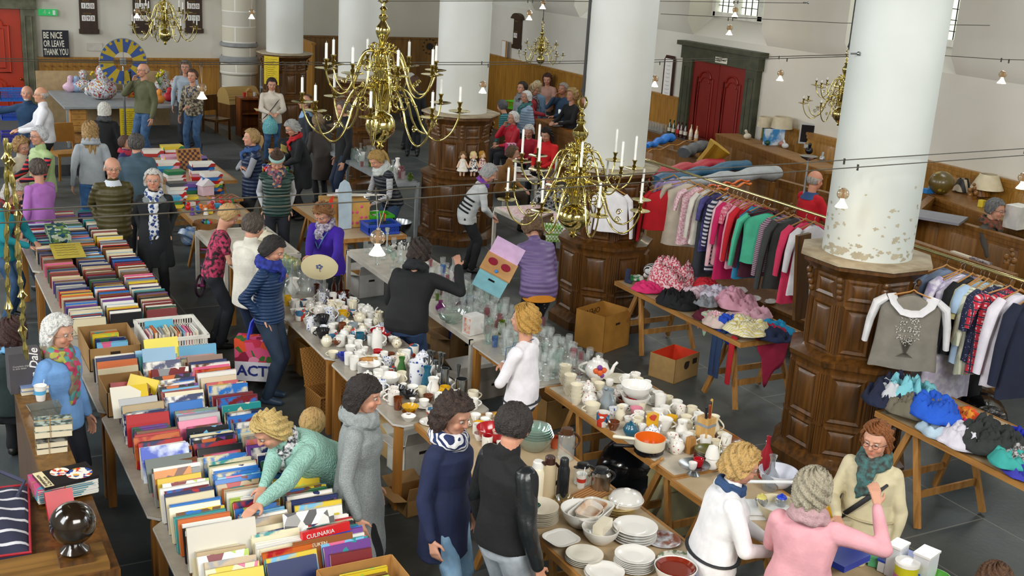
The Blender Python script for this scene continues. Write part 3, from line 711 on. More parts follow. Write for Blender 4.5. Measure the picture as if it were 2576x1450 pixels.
def belt(m,h=.0,r=.012,flare=1.):
    def fn(b,K):
        D,F,X,g,P,th,H=K['D'],K['Fw'],K['X'],K['g'],K['P'],K['th'],K['H']
        b.tube([P+D*h*H+X*(.150*g+th+.004)*math.cos(2*PI*k/26)+F*(.114*g+th+.006)*math.sin(2*PI*k/26) for k in range(26)],r,8,True,flat=.6)
    return ex_part('belt',fn,m)
QUILT=lambda c,sc=9.:mat(c,.42,bump=(sc,.55,.014,'Z'),spec=.3)
KNIT=lambda c,c2:mat(c,.9,tex=('noise',c2,140.,.25),bump=(110,.5))
DENIM=mat('3d5f86',.8,tex=('noise','2f4d70',14.),bump=(80,.2));LDENIM=mat('88abc8',.8,tex=('noise','7499b8',10.),bump=(60,.2));DDENIM=mat('1d2c45',.8,bump=(80,.2))
NAVYT=mat('1d2638',.8)
# one entry per visitor or helper; the first pair is the picture point of the crown of the head
DSK='b98065'
person('old woman in a dark coat with grey collar and blue-and-white scarf in the aisle',(385,428),1.62,-4,ra='pocket',la='pocket',female=1,fat=1.12,top=('15181c','coat'),hem=.24,flare=1.12,bottom='14171a',hair=('wavy','d8d6d0','b9b6ae'),hl=.02,scarf=(mat('cfd2d6',.8,tex=('spots','27407a',22.,.42)),.55),glasses='a9a9a9',near=2,extra=[collar(mat('6f7678',.6),.09)])
person('smiling old man with glasses in an olive quilted parka',(282,397),1.72,10,ra='pocket',la='pocket',fat=1.2,top=('4a4426','coat',QUILT('4a4426',5.)),hem=.10,bottom='15171b',hair=('bald','cfcac2'),glasses='8a6a50',near=2,nod=8,extra=[collar(mat('c9d2dc',.6),.02)])
person('woman in a white long-sleeved top with folded arms and black waist bag',(1325,768),1.66,-112,ra='fold',la='fold',female=1,fat=1.08,top=('eceaf0','shirt'),hem=.04,bottom=DDENIM,hair=('wavy','c69a4c','a97f3a'),hl=.03,near=2,extra=[lanyard(mat('3d5f86',.8)),belt(mat('0e1012',.6),-.005)])
person('woman with dark bobbed hair in a long grey knitted cardigan',(925,950),1.68,78,female=1,fat=1.16,top=('8d9292','coat',KNIT('9ea4a4','747b7b')),hem=.28,flare=1.3,bottom='15161a',hair=('fringe','241a17'),hl=.10,near=2,nod=12,look=5,scarf=(KNIT('9ea4a4','7c8383'),0,.045),shoes='101012')
person('woman with curly brown hair in a navy blazer and braided white scarf',(1155,1003),1.68,60,female=1,fat=1.12,top=('1b2547','coat'),hem=.17,flare=1.05,bottom=LDENIM,hair=('curly','33221b','4a3428'),hl=.06,nod=18,look=5,near=2,la='hang',ra='hang',scarf=(mat('e8e8ea',.8,tex=('stripe','1f2d5c',14.,'DIAGONAL',.55)),.0,.042))
person('man in a black bomber jacket with leather sleeves and pale grey jeans',(1302,1016),1.82,128,fat=1.12,top=('101113','jacket'),sleeve=mat('1b2022',.32,bump=(14,.5),spec=.6),hem=.02,bottom=mat('a9b1b8',.8,tex=('noise','98a1a9',14.)),hair=('short','2b2422','3a312c'),nod=22,look=-30,near=2,ra='hang',la='hang',sk='cf9478')
person('woman in a fluffy mint sweater bending over the books',(652,1052),1.68,-62,lean=52,turn=0,nod=22,female=1,fat=1.3,top=('a5d2c5','fleece',mat('a8d4c8',.95,tex=('noise','8fc2b4',60.,.3),bump=(70,1.,.02))),hem=.05,bottom='3a4250',hair=('wavy','d2b878','b08f4c'),hl=.04,near=2,ra=('w',at(640,1295,.96)),la=('w',at(605,1318,.98)),scarf=(mat('e6e6ea',.8,tex=('noise','2a2d33',40.,.1)),.25,.02),rcurl=.35,lcurl=.3)
person('small blond boy in a dark teal jacket beside the knitted cardigan',(787,1030),1.16,165,fat=1.05,top=('2f5058','fleece'),bottom='2a3038',hair=('short','c8a468','a88348'),near=2,nod=5)
person('woman with swept-up blond hair in a white hooded sweatshirt',(1888,1127),1.59,105,lean=8,female=1,fat=1.22,top=('f0f0f2','fleece',mat('eeeef0',.9,bump=(20,.3))),hem=.05,bottom='1b2733',hair=('wavy','c9a566','a57f3f'),hl=.03,nod=20,near=2,glasses='7a5a40',ra='front',la='front',scarf=(mat('29466f',.8),0,.016),extra=[belt(mat('14161a',.6),.02,.014)])
person('grey-haired woman in a pink sweater raising her right arm',(2052,1183),1.62,168,female=1,fat=1.2,top=('e3a6ae','sweater',mat('e0a3ac',.9,bump=(60,.2))),hem=.05,bottom='22252c',hair=('wavy','b3aa94','7d745f'),hl=.035,near=2,ra=(.10,.14,.08),la='front',scarf=(KNIT('c4a0a4','a9868b'),0,.04),look=15)
person('woman with red-brown hair and glasses in a beige trench coat',(2210,1067),1.53,-18,female=1,fat=1.2,top=('cfc5a4','coat',mat('cbc09d',.8,bump=(12,.35))),hem=.15,flare=1.12,bottom='b3a98a',hair=('wavy','93592c','77421c'),hl=.05,nod=10,near=2,ra='front',la='hang',glasses='3c2a28',scarf=(mat('3d6d6c',.8,tex=('noise','3a3430',34.,.15)),.22,.045),extra=[strap(mat('121315',.6),-1,.018),belt(mat('b5aa88',.7),.05,.010)])
person('woman with short black hair in a navy quilted jacket and blue scarf',(702,600),1.66,68,female=1,fat=1.08,top=('1d3557','jacket',QUILT('22395c',10.)),hem=.03,bottom=mat('23344a',.8),hair=('short','1a1412','2c211d'),hl=.03,nod=30,near=2,ra='pocket',la='pocket',scarf=(mat('24369a',.8,tex=('noise','151f66',20.)),.12,.045),shoes='33475e')
person('person with grey hair in a cream fleece seen from behind at the crockery',(645,538),1.74,128,fat=1.2,top=('dcd8ca','fleece',mat('dedacd',.95,bump=(90,.5))),hem=.06,bottom=DDENIM,hair=('short','4a3f36','6c6258'),nod=20,near=2,ra='hang',la='front',glasses='222222',shoes='*6a4a28')
person('blond woman in a pink and black floral top behind the cream fleece',(592,520),1.62,95,lean=12,female=1,top=('c43c66','tee',mat('c23b64',.8,tex=('noise','1c1418',26.,.08))),sleeve='none',bottom='20242c',hair=('short','cba670','a8834e'),nod=35,near=1,la='front',ra='front')
person('older woman in a purple fleece holding a large oval plate',(803,518),1.62,-32,lean=8,female=1,fat=1.18,top=('3b1a9c','fleece',mat('3a1a98',.9,bump=(50,.3))),hem=.05,bottom='14161a',hair=('wavy','8c5f38','a4794c'),hl=.01,nod=38,near=2,ra=('w',at(772,668,1.02)),la=('w',at(838,665,1.05)),scarf=(mat('b9b4bd',.8,tex=('noise','6a5f78',40.)),.1,.03),extra=[lanyard(mat('4379a4',.6),.22),collar(mat('3a1a98',.9),.02)])
person('woman in a teal headband and dark padded vest with light grey sleeves',(697,388),1.70,2,female=1,fat=1.05,top=('243833','vest',mat('26403a',.45,bump=(7,.6,.02,'Z'))),sleeve='b4b7bc',bottom='171b26',hair=('bun','4a3222','35231a','high'),nod=38,near=2,ra='pocket',la='pocket',scarf=(mat('8a4a55',.8,tex=('patch',('3c2c40','b08a6a','4a5a68'),30.)),.16,.045),extra=[ex_part('headband',lambda b,K:b.tube([K['Hm'](.088*math.cos(a),.105*math.sin(a)-.01,.055+.03*math.sin(a)) for a in [2*PI*k/24 for k in range(24)]],.011,6,True,flat=2.),mat('9cc3bd',.7))])
person('blond woman with folded arms in a navy padded vest and grey sleeves',(633,325),1.70,-78,ra='fold',la='fold',female=1,fat=1.08,top=('1a2740','vest',QUILT('1b2a46',6.)),hem=.10,sleeve='93979e',bottom='26282c',hair=('tail','b3925e','8d6d40'),near=2,scarf=(mat('2a4f86',.8),.12,.022))
person('blond woman in a dark vest and striped sleeves leaning over the metal table',(936,384),1.68,-58,lean=22,female=1,fat=1.02,top=('1d232c','vest',mat('1d232d',.5,bump=(6,.6,.02,'Z'))),sleeve=mat('e4e4e6',.8,tex=('stripe','1d2230',17.,'Z',.5)),bottom=mat('27415f',.8),hair=('tail','b3904f','8c6c38'),nod=32,near=2,ra='front',la='front',scarf=(mat('b9bfbd',.9),0,.045))
person('person in a black hooded sweatshirt bent over the glassware, seen from behind',(1062,603),1.74,160,lean=26,fat=1.28,top=('131417','sweater'),hem=.04,bottom=mat('243a5c',.85),hair=('wavy','2c2019','44342a'),hl=.03,nod=20,near=2,ra=(.10,.10,.10),la='front',scarf=(mat('1a1b1f',.9),0,.04))
person('grey-haired woman in a grey cardigan with black stripes at the card table',(1242,416),1.60,100,lean=26,female=1,fat=1.08,top=('b9bdbd','sweater',mat('bcc0c0',.9,tex=('stripe','b2b6b6',3.,'Z',.5))),hem=.08,bottom='111216',hair=('short','a3a4a4','86888a'),hl=.02,nod=22,near=2,ra='front',la='front',scarf=(mat('45359a',.8,tex=('noise','8a3a8a',30.)),0,.02),extra=[ex_part('black_stripe',lambda b,K:[b.tube([K['P']+K['D']*(h*K['H'])+K['X']*(.155*K['g']+K['th'])*math.cos(a)+K['Fw']*(.119*K['g']+K['th'])*math.sin(a) for a in [PI*1.03+PI*.94*k/16 for k in range(17)]],.013,6) for h in (.02,.055,.09,.13)],mat('121316',.9))])
person('woman in a lilac puffer jacket leaning over and carrying a toy kitchen',(1335,548),1.64,-158,lean=26,female=1,fat=1.2,top=('6c5a86','puffer',QUILT('75628f',5.5)),hem=.07,bottom=mat('17171b',.8,tex=('spots','e8e6e0',26.,.12)),hair=('curly','6b5138','8b6c4c'),nod=30,near=2,ra='front',la=(.02,.19,-.10),extra=[ex_part('shirt_tail',lambda b,K:loft(b,[(K['P']-V(0,.02,.14),K['X']*.185,V(0,.15,0)),(K['P']-V(0,0,.02),K['X']*.17,V(0,.13,0))],22),mat('c97f12',.8))])
person('man in a lilac shirt seen from behind at the book stall',(92,400),1.62,-140,fat=1.2,top=('b06fbe','shirt',mat('ad6cba',.75,bump=(9,.4))),hem=.0,bottom='2b2f3a',hair=('short','4d4038','7d736b'),near=2,ra='front',la='hang',nod=6,extra=[belt(mat('2c1d12',.5),-.02,.016)])
person('grey-haired woman in a teal cardigan reaching to the books',(42,462),1.62,62,lean=14,female=1,top=('138a96','sweater'),hem=.1,bottom=DENIM,hair=('short','c4bfb8','a39c94'),hl=.02,nod=20,near=1,ra='front',la='front',scarf=(mat('1c2326',.8,tex=('noise','8a2222',26.)),.3,.04))
person('white-haired man in a pale green body warmer and striped rugby sleeves',(95,318),1.76,-62,fat=1.15,top=('9db578','vest',mat('9fb67c',.6,bump=(8,.4))),hem=.03,sleeve=mat('12182e',.8,tex=('stripe','c9343c',5.5,'Z',.62)),bottom='20242c',hair=('short','d2d4d6','b0b4b8'),glasses='6a5a58',near=2,nod=5,ra='front',la='front')
person('curly-haired woman with glasses in a beige jacket leaning in',(52,349),1.50,42,tilt=14,female=1,top=('b9ae98','jacket'),bottom='30343a',hair=('curly','a9834f','c4a270'),glasses='8a7a78',near=1,nod=12)
person('bald man with a grey beard in a blue track jacket stretching out his arm',(67,216),1.72,-12,fat=1.1,top=('1f3f60','jacket'),hem=.0,bottom=mat('5a6a86',.8),hair=('bald','b8b4ae'),near=1,ra=(.30,.04,.0),la='front',extra=[ex_part('beard',lambda b,K:b.ball(K['Hm'](0,.055,-.088),(.042,.036,.030),12,8),mat('c9c5be',.9))])
person('bald man with glasses in a white jacket holding a magazine',(103,219),1.80,-85,fat=1.2,top=('e6e6e8','jacket',mat('e4e4e8',.7,bump=(9,.3))),hem=.02,bottom='16181c',hair=('bald','cfcac4'),glasses='222222',near=1,ra='front',la='front',sk='d09a7a')
person('white-haired woman in a black coat with a grey fur hood',(262,258),1.60,160,female=1,fat=1.1,top=('101114','coat'),hem=.25,flare=1.1,bottom='15161a',hair=('short','e2e0d8','c9c6bc'),hl=.02,near=1,scarf=(mat('5c5f60',.95,tex=('noise','2e3032',60.,.2)),0,.04))
person('long-haired woman in a pale grey hooded sweatshirt and blue jeans',(226,306),1.72,-172,female=1,top=('a9b0b6','sweater',mat('aab1b7',.9)),hem=.03,bottom=mat('4a78b0',.8,tex=('noise','3c679c',12.)),hair=('wavy','a98654','c7aa78'),hl=.27,near=2,ra='hang',la='hang',scarf=(mat('a4abb1',.9),0,.04))
person('boy with short brown hair in a purple hooded jacket',(314,342),1.38,70,top=('3a2d66','jacket'),bottom='22252c',hair=('short','5a4030'),near=1,scarf=(mat('b3324a',.9),0,.03))
person('grey-haired man in a slate blue jacket seen from behind',(342,337),1.74,175,fat=1.2,top=('3c5260','jacket',mat('3f5664',.8)),hem=.04,bottom='22252c',hair=('short','4c4844','77736e'),near=1)
person('man in an olive sweater and jeans holding a microphone on the stage',(360,159),1.82,-52,fat=1.25,floor=.18,top=('595b3f','sweater',mat('5b5d41',.9)),hem=.02,bottom=DENIM,hair=('bald','c0a898'),glasses='555555',near=2,ra='chin',la='hang',shoes='241a14',extra=[ex_part('microphone',lambda b,K:(b.cap(K['arms'][1][2]+V(0,.02,-.02),K['arms'][1][2]+V(0,.04,.13),.014,.018),b.ball(K['arms'][1][2]+V(0,.045,.16),.026)),BLACK)])
person('woman with long grey hair in a pale blue top behind the patterned blouse',(466,153),1.68,-8,female=1,floor=.18,top=('a9b6c2','sweater'),bottom='3a3f48',hair=('wavy','6c625c','8d8580'),hl=.12,glasses='555555',near=1)
person('woman in a patterned blouse, jeans and brown boots on the stage',(484,175),1.66,-25,female=1,floor=.18,fat=1.08,top=('8a8072','shirt',mat('a89c84',.8,tex=('noise','3c342e',22.,.08))),hem=.04,bottom=DENIM,hair=('short','4a2f22','6a4632'),near=2,ra='hang',la='front',shoes='*241c18',extra=[lanyard(mat('2b4a8c',.7),.2)])
person('dark-haired woman in a cream jacket carrying a teal cloth bag',(684,197),1.66,6,female=1,fat=1.15,top=('d9cfc0','jacket',mat('d6ccbd',.8,bump=(12,.3))),hem=.06,bottom=DENIM,hair=('bun','2c1d18'),near=2,ra='front',la='front',nod=12,shoes='*3a2a20',extra=[strap(mat('15151a',.6),-1,.008),ex_part('cloth_bag',lambda b,K:b.lathe([(.01,-.32),(.13,-.30),(.155,-.20),(.13,-.08),(.05,0),(.02,.05)],18,tuple(K['arms'][1][2]+V(-.02,.06,-.08))),mat('5ea7ad',.8,tex=('spots','9ccbd0',40.,.3)))])
person('grey-haired woman in a black coat with a red scarf reading a note',(726,305),1.62,-72,lean=14,female=1,fat=1.15,top=('121418','coat'),hem=.2,bottom='15161a',hair=('wavy','b9b9b6','94948f'),hl=.02,nod=25,glasses='444444',near=2,ra='front',la='front',scarf=(mat('b3121c',.8),.16,.026))
person('bald man in a dark jacket sitting near the exercise bike',(768,240),1.76,-80,legs='sit',seat=.62,top=('2c3138','jacket'),bottom='1a1c20',hair=('bald','9a8a7a'),near=1,extra=[collar(mat('7fa5cc',.7),.01)])
person('man with glasses in a black jacket walking past the second pillar',(862,254),1.84,-78,top=('121316','jacket'),hem=.08,bottom=DDENIM,hair=('short','5a5148','78716a'),glasses='333333',near=1,nod=8)
person('stooping person in a brown coat with a fur collar',(800,288),1.52,-150,lean=18,female=1,fat=1.15,top=('3a3430','coat'),hem=.25,bottom='15161a',hair=('wavy','8c7658'),near=1,scarf=(mat('4a4238',.95),0,.045))
person('brown-haired person with long hair half hidden by the large chandelier',(1044,192),1.68,175,female=1,top=('1d1e22','jacket'),bottom='1a1c20',hair=('wavy','5a3a28','74503a'),hl=.22,near=0)
person('white-haired person standing far back beside the dark partition clock',(1033,184),1.66,150,wpos=None,top=('2c3038','jacket'),bottom='1a1c20',hair=('short','cfcac4'),near=0)
# the cafe in the aisle
person('grey-haired person in a striped teal sweater bending behind the third pillar',(1262,252),1.56,-120,lean=30,top=('15585c','sweater',mat('16484e',.9,tex=('stripe','4f8f92',9.,'Z',.5))),bottom='1d2026',hair=('short','5c5c60'),near=1)
person('dark-haired woman with glasses and a grey scarf at the cafe counter',(1315,206),1.68,-50,female=1,top=('8f9296','jacket'),bottom='22252c',hair=('bun','2a1d1a'),glasses='1c1c1c',near=1,scarf=(mat('77797c',.9),.1,.04))
person('white-haired woman in a pale blue puffer jacket with a green scarf',(1325,229),1.62,-60,female=1,fat=1.15,top=('8ea3ba','puffer',QUILT('93a8bf',6.)),hem=.05,bottom='22252c',hair=('short','e8e6e2'),hl=.01,glasses='aa6677',near=1,scarf=(mat('4f8a80',.8,tex=('noise','2c5a6a',24.)),.16,.035),ra='front')
person('woman with blond bobbed hair, glasses and a dark red coat reading',(1350,212),1.64,70,female=1,top=('a03038','coat'),hem=.2,bottom='18191d',hair=('wavy','c9b08a','a88c64'),hl=.08,glasses='3a2a28',nod=22,near=1,scarf=(mat('1c1a1e',.8,tex=('noise','8a8488',40.)),.3,.03),ra='front')
person('young woman with long brown hair in a beige cardigan by the counter',(1377,186),1.70,-12,female=1,top=('c7a690','sweater',mat('b88f80',.9)),bottom='2c2c30',hair=('wavy','4a2c22','63402f'),hl=.2,near=1,nod=18,ra='front',la='front')
person('man with grey hair in a dark blue shirt eating at the counter',(1418,209),1.72,-40,fat=1.1,top=('28425c','shirt'),bottom='1d2026',hair=('short','9a948c','7c766e'),near=1,ra='chin',la='front',sk=DSK)
person('curly blond woman in a black top next to the steel thermos',(1440,224),1.74,-55,female=1,top=('141519','shirt'),bottom='1d2026',hair=('curly','b3935c','cdb07a'),near=1,ra='front',la='front')
person('person in a pale pink shirt mostly hidden behind the fourth pillar',(1478,232),1.70,-90,top=('c9a3a8','shirt'),bottom='22252c',hair=('short','a9a4a0'),near=0)
person('blond person turned away behind the girl with long brown hair',(1352,204),1.62,150,female=1,top=('6a86a0','jacket'),bottom='22252c',hair=('wavy','c9b896'),hl=.08,near=0)
person('white-haired woman in a bright red jacket seated with her hand at her mouth',(1292,281),1.62,-62,legs='sit',female=1,fat=1.12,top=('c01a30','jacket',mat('be1a30',.55)),bottom='22252c',hair=('short','e6e4e0'),hl=.01,glasses='444444',near=1,ra='chin',la='front')
person('dark-haired woman in a scarlet jacket seated at the cafe table',(1372,323),1.64,-35,legs='sit',female=1,lean=8,nod=22,top=('d0181c','jacket'),bottom='22252c',hair=('wavy','231816'),hl=.12,near=1,ra='front',la='front')
person('white-haired woman in a crimson cardigan seated behind the dark-haired woman',(1330,316),1.48,-15,legs='sit',female=1,top=('a81a30','sweater'),bottom='22252c',hair=('short','dcdad6'),hl=.02,near=1,nod=25,ra='front',la='front')
person('person in a camel coat sitting behind the third pillar, reaching across the table',(1250,395),1.60,85,wpos=(8.75,15.9,1.28),legs='sit',lean=14,top=('9c6c34','coat'),bottom='3a2c20',hair=('short','6a5238'),near=1,ra=('w',at(1302,392,.82)),la='front')
person('seated woman in a black and white patterned top behind the card table',(1385,432),1.50,-10,legs='sit',lean=16,nod=30,female=1,top=('2a2a2c','shirt',mat('26282a',.8,tex=('noise','c9c9c6',30.,.08))),bottom='1a1c20',hair=('wavy','6a5646'),near=1,ra='chin',la='front')
# the pews at the right
person('bald man in a red sweater standing between the pews',(2055,430),1.80,130,fat=1.15,top=('c01020','sweater'),hem=.02,bottom='2a2c33',hair=('bald','b3aca4'),near=2,nod=8,ra='front',la='front',extra=[collar(mat('2f4f80',.7),.02)],sk='cf8f72')
person('person with grey hair in a grey coat and orange scarf standing in the pew',(2512,502),1.80,72,top=('4f4a44','coat'),hem=.1,bottom='22252c',hair=('short','6c6c6c','8a8a8a'),near=2,nod=12,scarf=(mat('8a4a34',.8,tex=('noise','2c3a30',24.)),.2,.03),ra='front',la='front',glasses='555555')
person('person in dark clothes and black boots hidden behind the grown-up clothes rail',(2470,700),1.66,5,top=('101216','coat'),hem=.2,bottom='14161a',hair=('short','6a5a4c'),near=1,shoes='*0c0c0e')
person('brown-haired person in a red and black shirt at the bottom edge of the picture',(2510,1422),1.30,160,top=('b01a20','shirt',mat('b01a20',.8,tex=('stripe','141416',6.,'Z',.5))),bottom='22252c',hair=('wavy','5a3c26'),near=1)
# the near left
person('white-haired woman with glasses in a blue sweater and floral scarf behind the pew',(152,797),1.62,52,female=1,fat=1.2,top=('6f9cd0','sweater',mat('6d9ad0',.9,bump=(60,.3))),hem=.06,bottom='1b1f2a',hair=('wavy','e3e2de','c6c4be'),hl=.07,glasses='a08a6a',near=2,nod=12,ra='hang',la='hang',scarf=(mat('7a6f58',.8,tex=('patch',('b03a5a','4a8a86','a3a348','6b6250'),26.)),.36,.04))
person('person with dark brown hair in a dark green jacket seated behind the pew',(30,800),1.60,165,legs='sit',seat=.40,lean=8,top=('1b2c2c','jacket'),hem=.06,bottom='14161a',hair=('wavy','3a1f1a','4c2a22'),hl=.04,near=2,scarf=(mat('6aa3d0',.8),0,.015))
# ---------------- tables, counters, the pew at the near left ----------------
LAM=mat('a79f92',.35,coat=.2,tex=('noise','9c9486',20.,.2));LAME=mat('8c8a86',.5);MDF=mat('bfa988',.5,tex=('noise','b29b78',9.,.2));PWH=mat('d5cfc2',.5)
TABLEWOOD=mat('b07a38',.5,tex=('wood','8e5c22',20.))
def table(label,x0,y0,x1,y1,kind='folding',h=.75,top=None,name='table',legs=1):
    t=thing(name,label,'table',((x0+x1)/2,(y0+y1)/2,0));a,c=(x1-x0)/2,(y1-y0)/2
    if kind == 'folding':
        b=MB();q=.06;b.prism([(-a+q,-c),(a-q,-c),(a,-c+q),(a,c-q),(a-q,c),(-a+q,c),(-a,c-q),(-a,-c+q)],h-.025,h);link('tabletop',b,top or LAM,t)
        b=MB();q=.062;b.prism([(-a+q,-c-.004),(a-q,-c-.004),(a+.004,-c+q),(a+.004,c-q),(a-q,c+.004),(-a+q,c+.004),(-a-.004,c-q),(-a-.004,-c+q)],h-.022,h-.006);link('edge_band',b,mat('c9c6c0',.5),t)
        for sx in (-1,1):
            for sy in (-1,1):
                b=MB();b.box((sx*(a-.05)-.03,sy*(c-.06)-.03,0),(sx*(a-.05)+.03,sy*(c-.06)+.03,h-.025));link('leg',b,TABLEWOOD,t)
        b=MB();b.box((-a+.05,-c+.05,h-.09),(-a+.08,c-.05,h-.025));b.box((a-.08,-c+.05,h-.09),(a-.05,c-.05,h-.025));link('apron',b,TABLEWOOD,t)
    elif kind == 'metal':
        b=MB();b.box((-a,-c,h-.02),(a,c,h));link('tabletop',b,top or mat('8f9496',.4),t)
        b=MB();b.box((-a-.01,-c-.01,h-.05),(a+.01,-c+.03,h+.002));b.box((-a-.01,c-.03,h-.05),(a+.01,c+.01,h+.002));b.box((-a-.01,-c,h-.05),(-a+.03,c,h+.002));b.box((a-.03,-c,h-.05),(a+.01,c,h+.002));link('frame',b,GREY if top is None else PWH,t)
        for sx in (-1,1):
            for sy in (-1,1):
                b=MB();b.box((sx*(a-.02)-.022,sy*(c-.02)-.022,0),(sx*(a-.02)+.022,sy*(c-.02)+.022,h-.05));link('leg',b,GREY if top is None else PWH,t)
    else:
        b=MB();b.box((-a,-c,h-.03),(a,c,h));link('tabletop',b,top or MDF,t)
        b=MB()
        for r in (((-a-.022,-c-.022,h-.045),(a+.022,-c,h+.004)),((-a-.022,c,h-.045),(a+.022,c+.022,h+.004)),((-a-.022,-c,h-.045),(-a,c,h+.004)),((a,-c,h-.045),(a+.022,c,h+.004))):b.box(*r)
        link('pine_edging',b,PINEH,t)
        for sy in ((-1,1) if legs else ()):
            yy=sy*(c-.28)
            tr=link('trestle',None,None,t)
            tr=link('trestle_beam',MB().box((-a+.08,yy-.03,h-.10),(a-.08,yy+.03,h-.035)),PINE,t)
            for sx in (-1,1):
                for q in (-1,1):
                    b=MB();b.bar((sx*(a-.13),yy+q*.02,h-.06),(sx*(a-.05),yy+q*.26,0.02),.055,.03,(1,0,0));link('leg',b,PINE,t)
            for q in (-1,1):
                b=MB();b.bar((-(a-.06),yy+q*.17,.27),(a-.06,yy+q*.17,.27),.02,.06);link('stretcher',b,PINE,t)
    return t
def _rm():
    for o in list(bpy.data.objects):
        if o.type == 'EMPTY' and o.name.split('.')[0] == 'trestle':bpy.data.objects.remove(o)
for i,(a,c,w_) in enumerate(((5.0,6.75,'the near end where the mint sweater woman leans'),(6.8,8.6,'the picture books'),(8.65,10.4,'the yellow book box'),(10.45,12.7,'the dense paperback rows'),(12.75,14.2,'the far end by the olive parka'))):
    table('wooden-legged table carrying books at '+w_,1.27,a,2.36,c)
table('grey table full of white mugs and teapots behind the open cartons',3.3,9.2,4.14,10.9)
table('grey table of plates, mugs and steel candelabra beside the knitted cardigan',3.3,7.62,4.14,9.14)
table('far grey table with tureens and jars under the purple fleece',3.3,10.95,4.02,12.6)
table('pale grey topped table with a grey leg beside the small pink bicycle',3.3,12.7,4.2,14.1,'metal',top=mat('c8c0b0',.5))
table('wooden table piled with board games and toys',3.38,14.5,4.2,16.9,'trestle',top=MDF)
table('wooden table of puzzles and game boxes nearest the stage',3.6,17.0,4.6,19.3,'trestle',top=MDF)
table('pine-edged trestle table with thermos flasks and bowls',3.47,6.05,4.30,7.58,'trestle')
table('pine-edged trestle table of white plates and tureens at the bottom edge',3.47,4.3,4.32,6.0,'trestle')
table('white-framed table crowded with clear drinking glasses',4.75,9.24,5.5,10.9,'metal',top=mat('cfc8ba',.5))
table('far white-framed glassware table behind the black sweatshirt',4.78,10.95,5.6,12.7,'metal',top=mat('cfc8ba',.5))
table('grey table of wine glasses beside the woman with folded arms',4.72,7.98,5.5,9.2)
table('trestle table of white cups with the floral teapot and knife block',4.84,6.08,5.72,7.92,'trestle',top=mat('cfc5b2',.5))
table('trestle table with plastic kitchenware in front of the beige trench coat',4.80,4.05,5.42,6.02,'trestle')
table('trestle table bearing the wooden play kitchen and toys',4.92,13.2,5.75,15.2,'trestle')
table('grey metal table of vases and jars by the third pillar',7.35 - .75,16.65,7.35-.0,18.9,'metal') if 0 else table('grey metal table of vases and jars between the second and third pillars',6.55,15.6,7.0,18.6,'metal',h=.9)
table('card table with pink floral cloth covered in postcards',7.65,12.75,8.4,14.4,'metal',top=mat('d8a8ae',.8,tex=('noise','e9dcd8',26.,.1)))
table('trestle table heaped with girls clothes',7.27,8.32,8.1,10.55,'trestle',top=MDF)
table('trestle table heaped with folded adult clothes by the nearest pillar',7.08,3.9,7.95,6.3,'trestle',h=.84)
table('brown cafe table with saucers in front of the seated red jackets',8.4,16.2,9.4,17.3,'metal',top=mat('7a4a28',.4))
_rm()
# pew ledge at the near left with its turned ball
pl=thing('front_pew','dark oak pew front with a narrow book ledge at the near left corner','pew',(0,0,0))
b=MB();b.box((.70,6.7,0),(.80,8.95,1.06));link('front_panel',b,DOAK,pl)
b=MB();b.box((.66,6.66,1.06),(.88,9.0,1.1));link('ledge',b,mat('7a5626',.45,tex=('wood','573a15',20.)),pl)
b=MB();b.box((-.6,5.80,0),(.80,5.92,1.02));link('side_panel',b,DOAK,pl)
b=MB();b.box((-.6,5.74,1.02),(.86,5.98,1.10));link('cap_rail',b,mat('85602c',.4,tex=('wood','5e4119',20.,0),coat=.2),pl)
b=MB();b.box((.50,5.76,.0),(.88,6.66,1.0));b.box((.47,5.72,1.0),(.91,6.68,1.06));link('corner_box',b,DOAK,pl)
b=MB()
for k in range(16):b.ball((-.5+.085*k,5.79,.90+.03*math.sin(k*2.1)),(.035,.02,.03),8,5)
for k in range(7):b.ball((-.4+.2*k,5.79,.80),(.06,.02,.05),8,5)
link('carving',b,mat('5a3b18',.4),pl)
v=at(172,1290,1.28);t=thing('ball_finial','large polished dark ball finial on the pew corner','finial',(.70,5.86,1.10))
b=MB();b.box((-.085,-.085,0),(.085,.085,.03));link('plinth',b,DOAK,t)
b=MB();b.lathe([(.06,.03),(.075,.05),(.05,.075),(.04,.09),(.055,.10)],24);link('neck',b,mat('241a12',.15,coat=.6),t)
b=MB();b.ball((0,0,.205),.118,32,20);link('ball',b,mat('251a10',.12,coat=.8,tex=('noise','120c08',6.)),t)
# brass reading-desk arms rising behind the pew
def scroll(c,r0,r1,turns,a0,n=26,sgn=1):return [(c[0]+(r0+(r1-r0)*k/n)*math.cos(a0+sgn*turns*2*PI*k/n),c[1]+(r0+(r1-r0)*k/n)*math.sin(a0+sgn*turns*2*PI*k/n)) for k in range(n+1)]
t=thing('brass_stand','tall knobbly brass stand with two wavy stems at the left edge','stand',(0,0,0))
for nm,pts,r in (('curved_stem',((22,360),(28,440),(45,540),(44,610),(50,700),(58,760),(55,820),(68,905)),.013),('straight_stem',((14,348),(16,430),(18,520),(16,620),(19,700),(22,800)),.012)):
    P=[atd(x,y,6.1+(y-350)*.0006) for x,y in pts];Q=[]
    for i in range(len(P)-1):
        for k in range(8):Q.append(P[i].lerp(P[i+1],k/8))
    Q.append(P[-1])
    b=MB();b.tube(Q,[r*(1+.35*math.sin(i*1.55)+(.9 if i % 11 == 5 else 0)) for i in range(len(Q))],14);link(nm,b,BRASS,t)
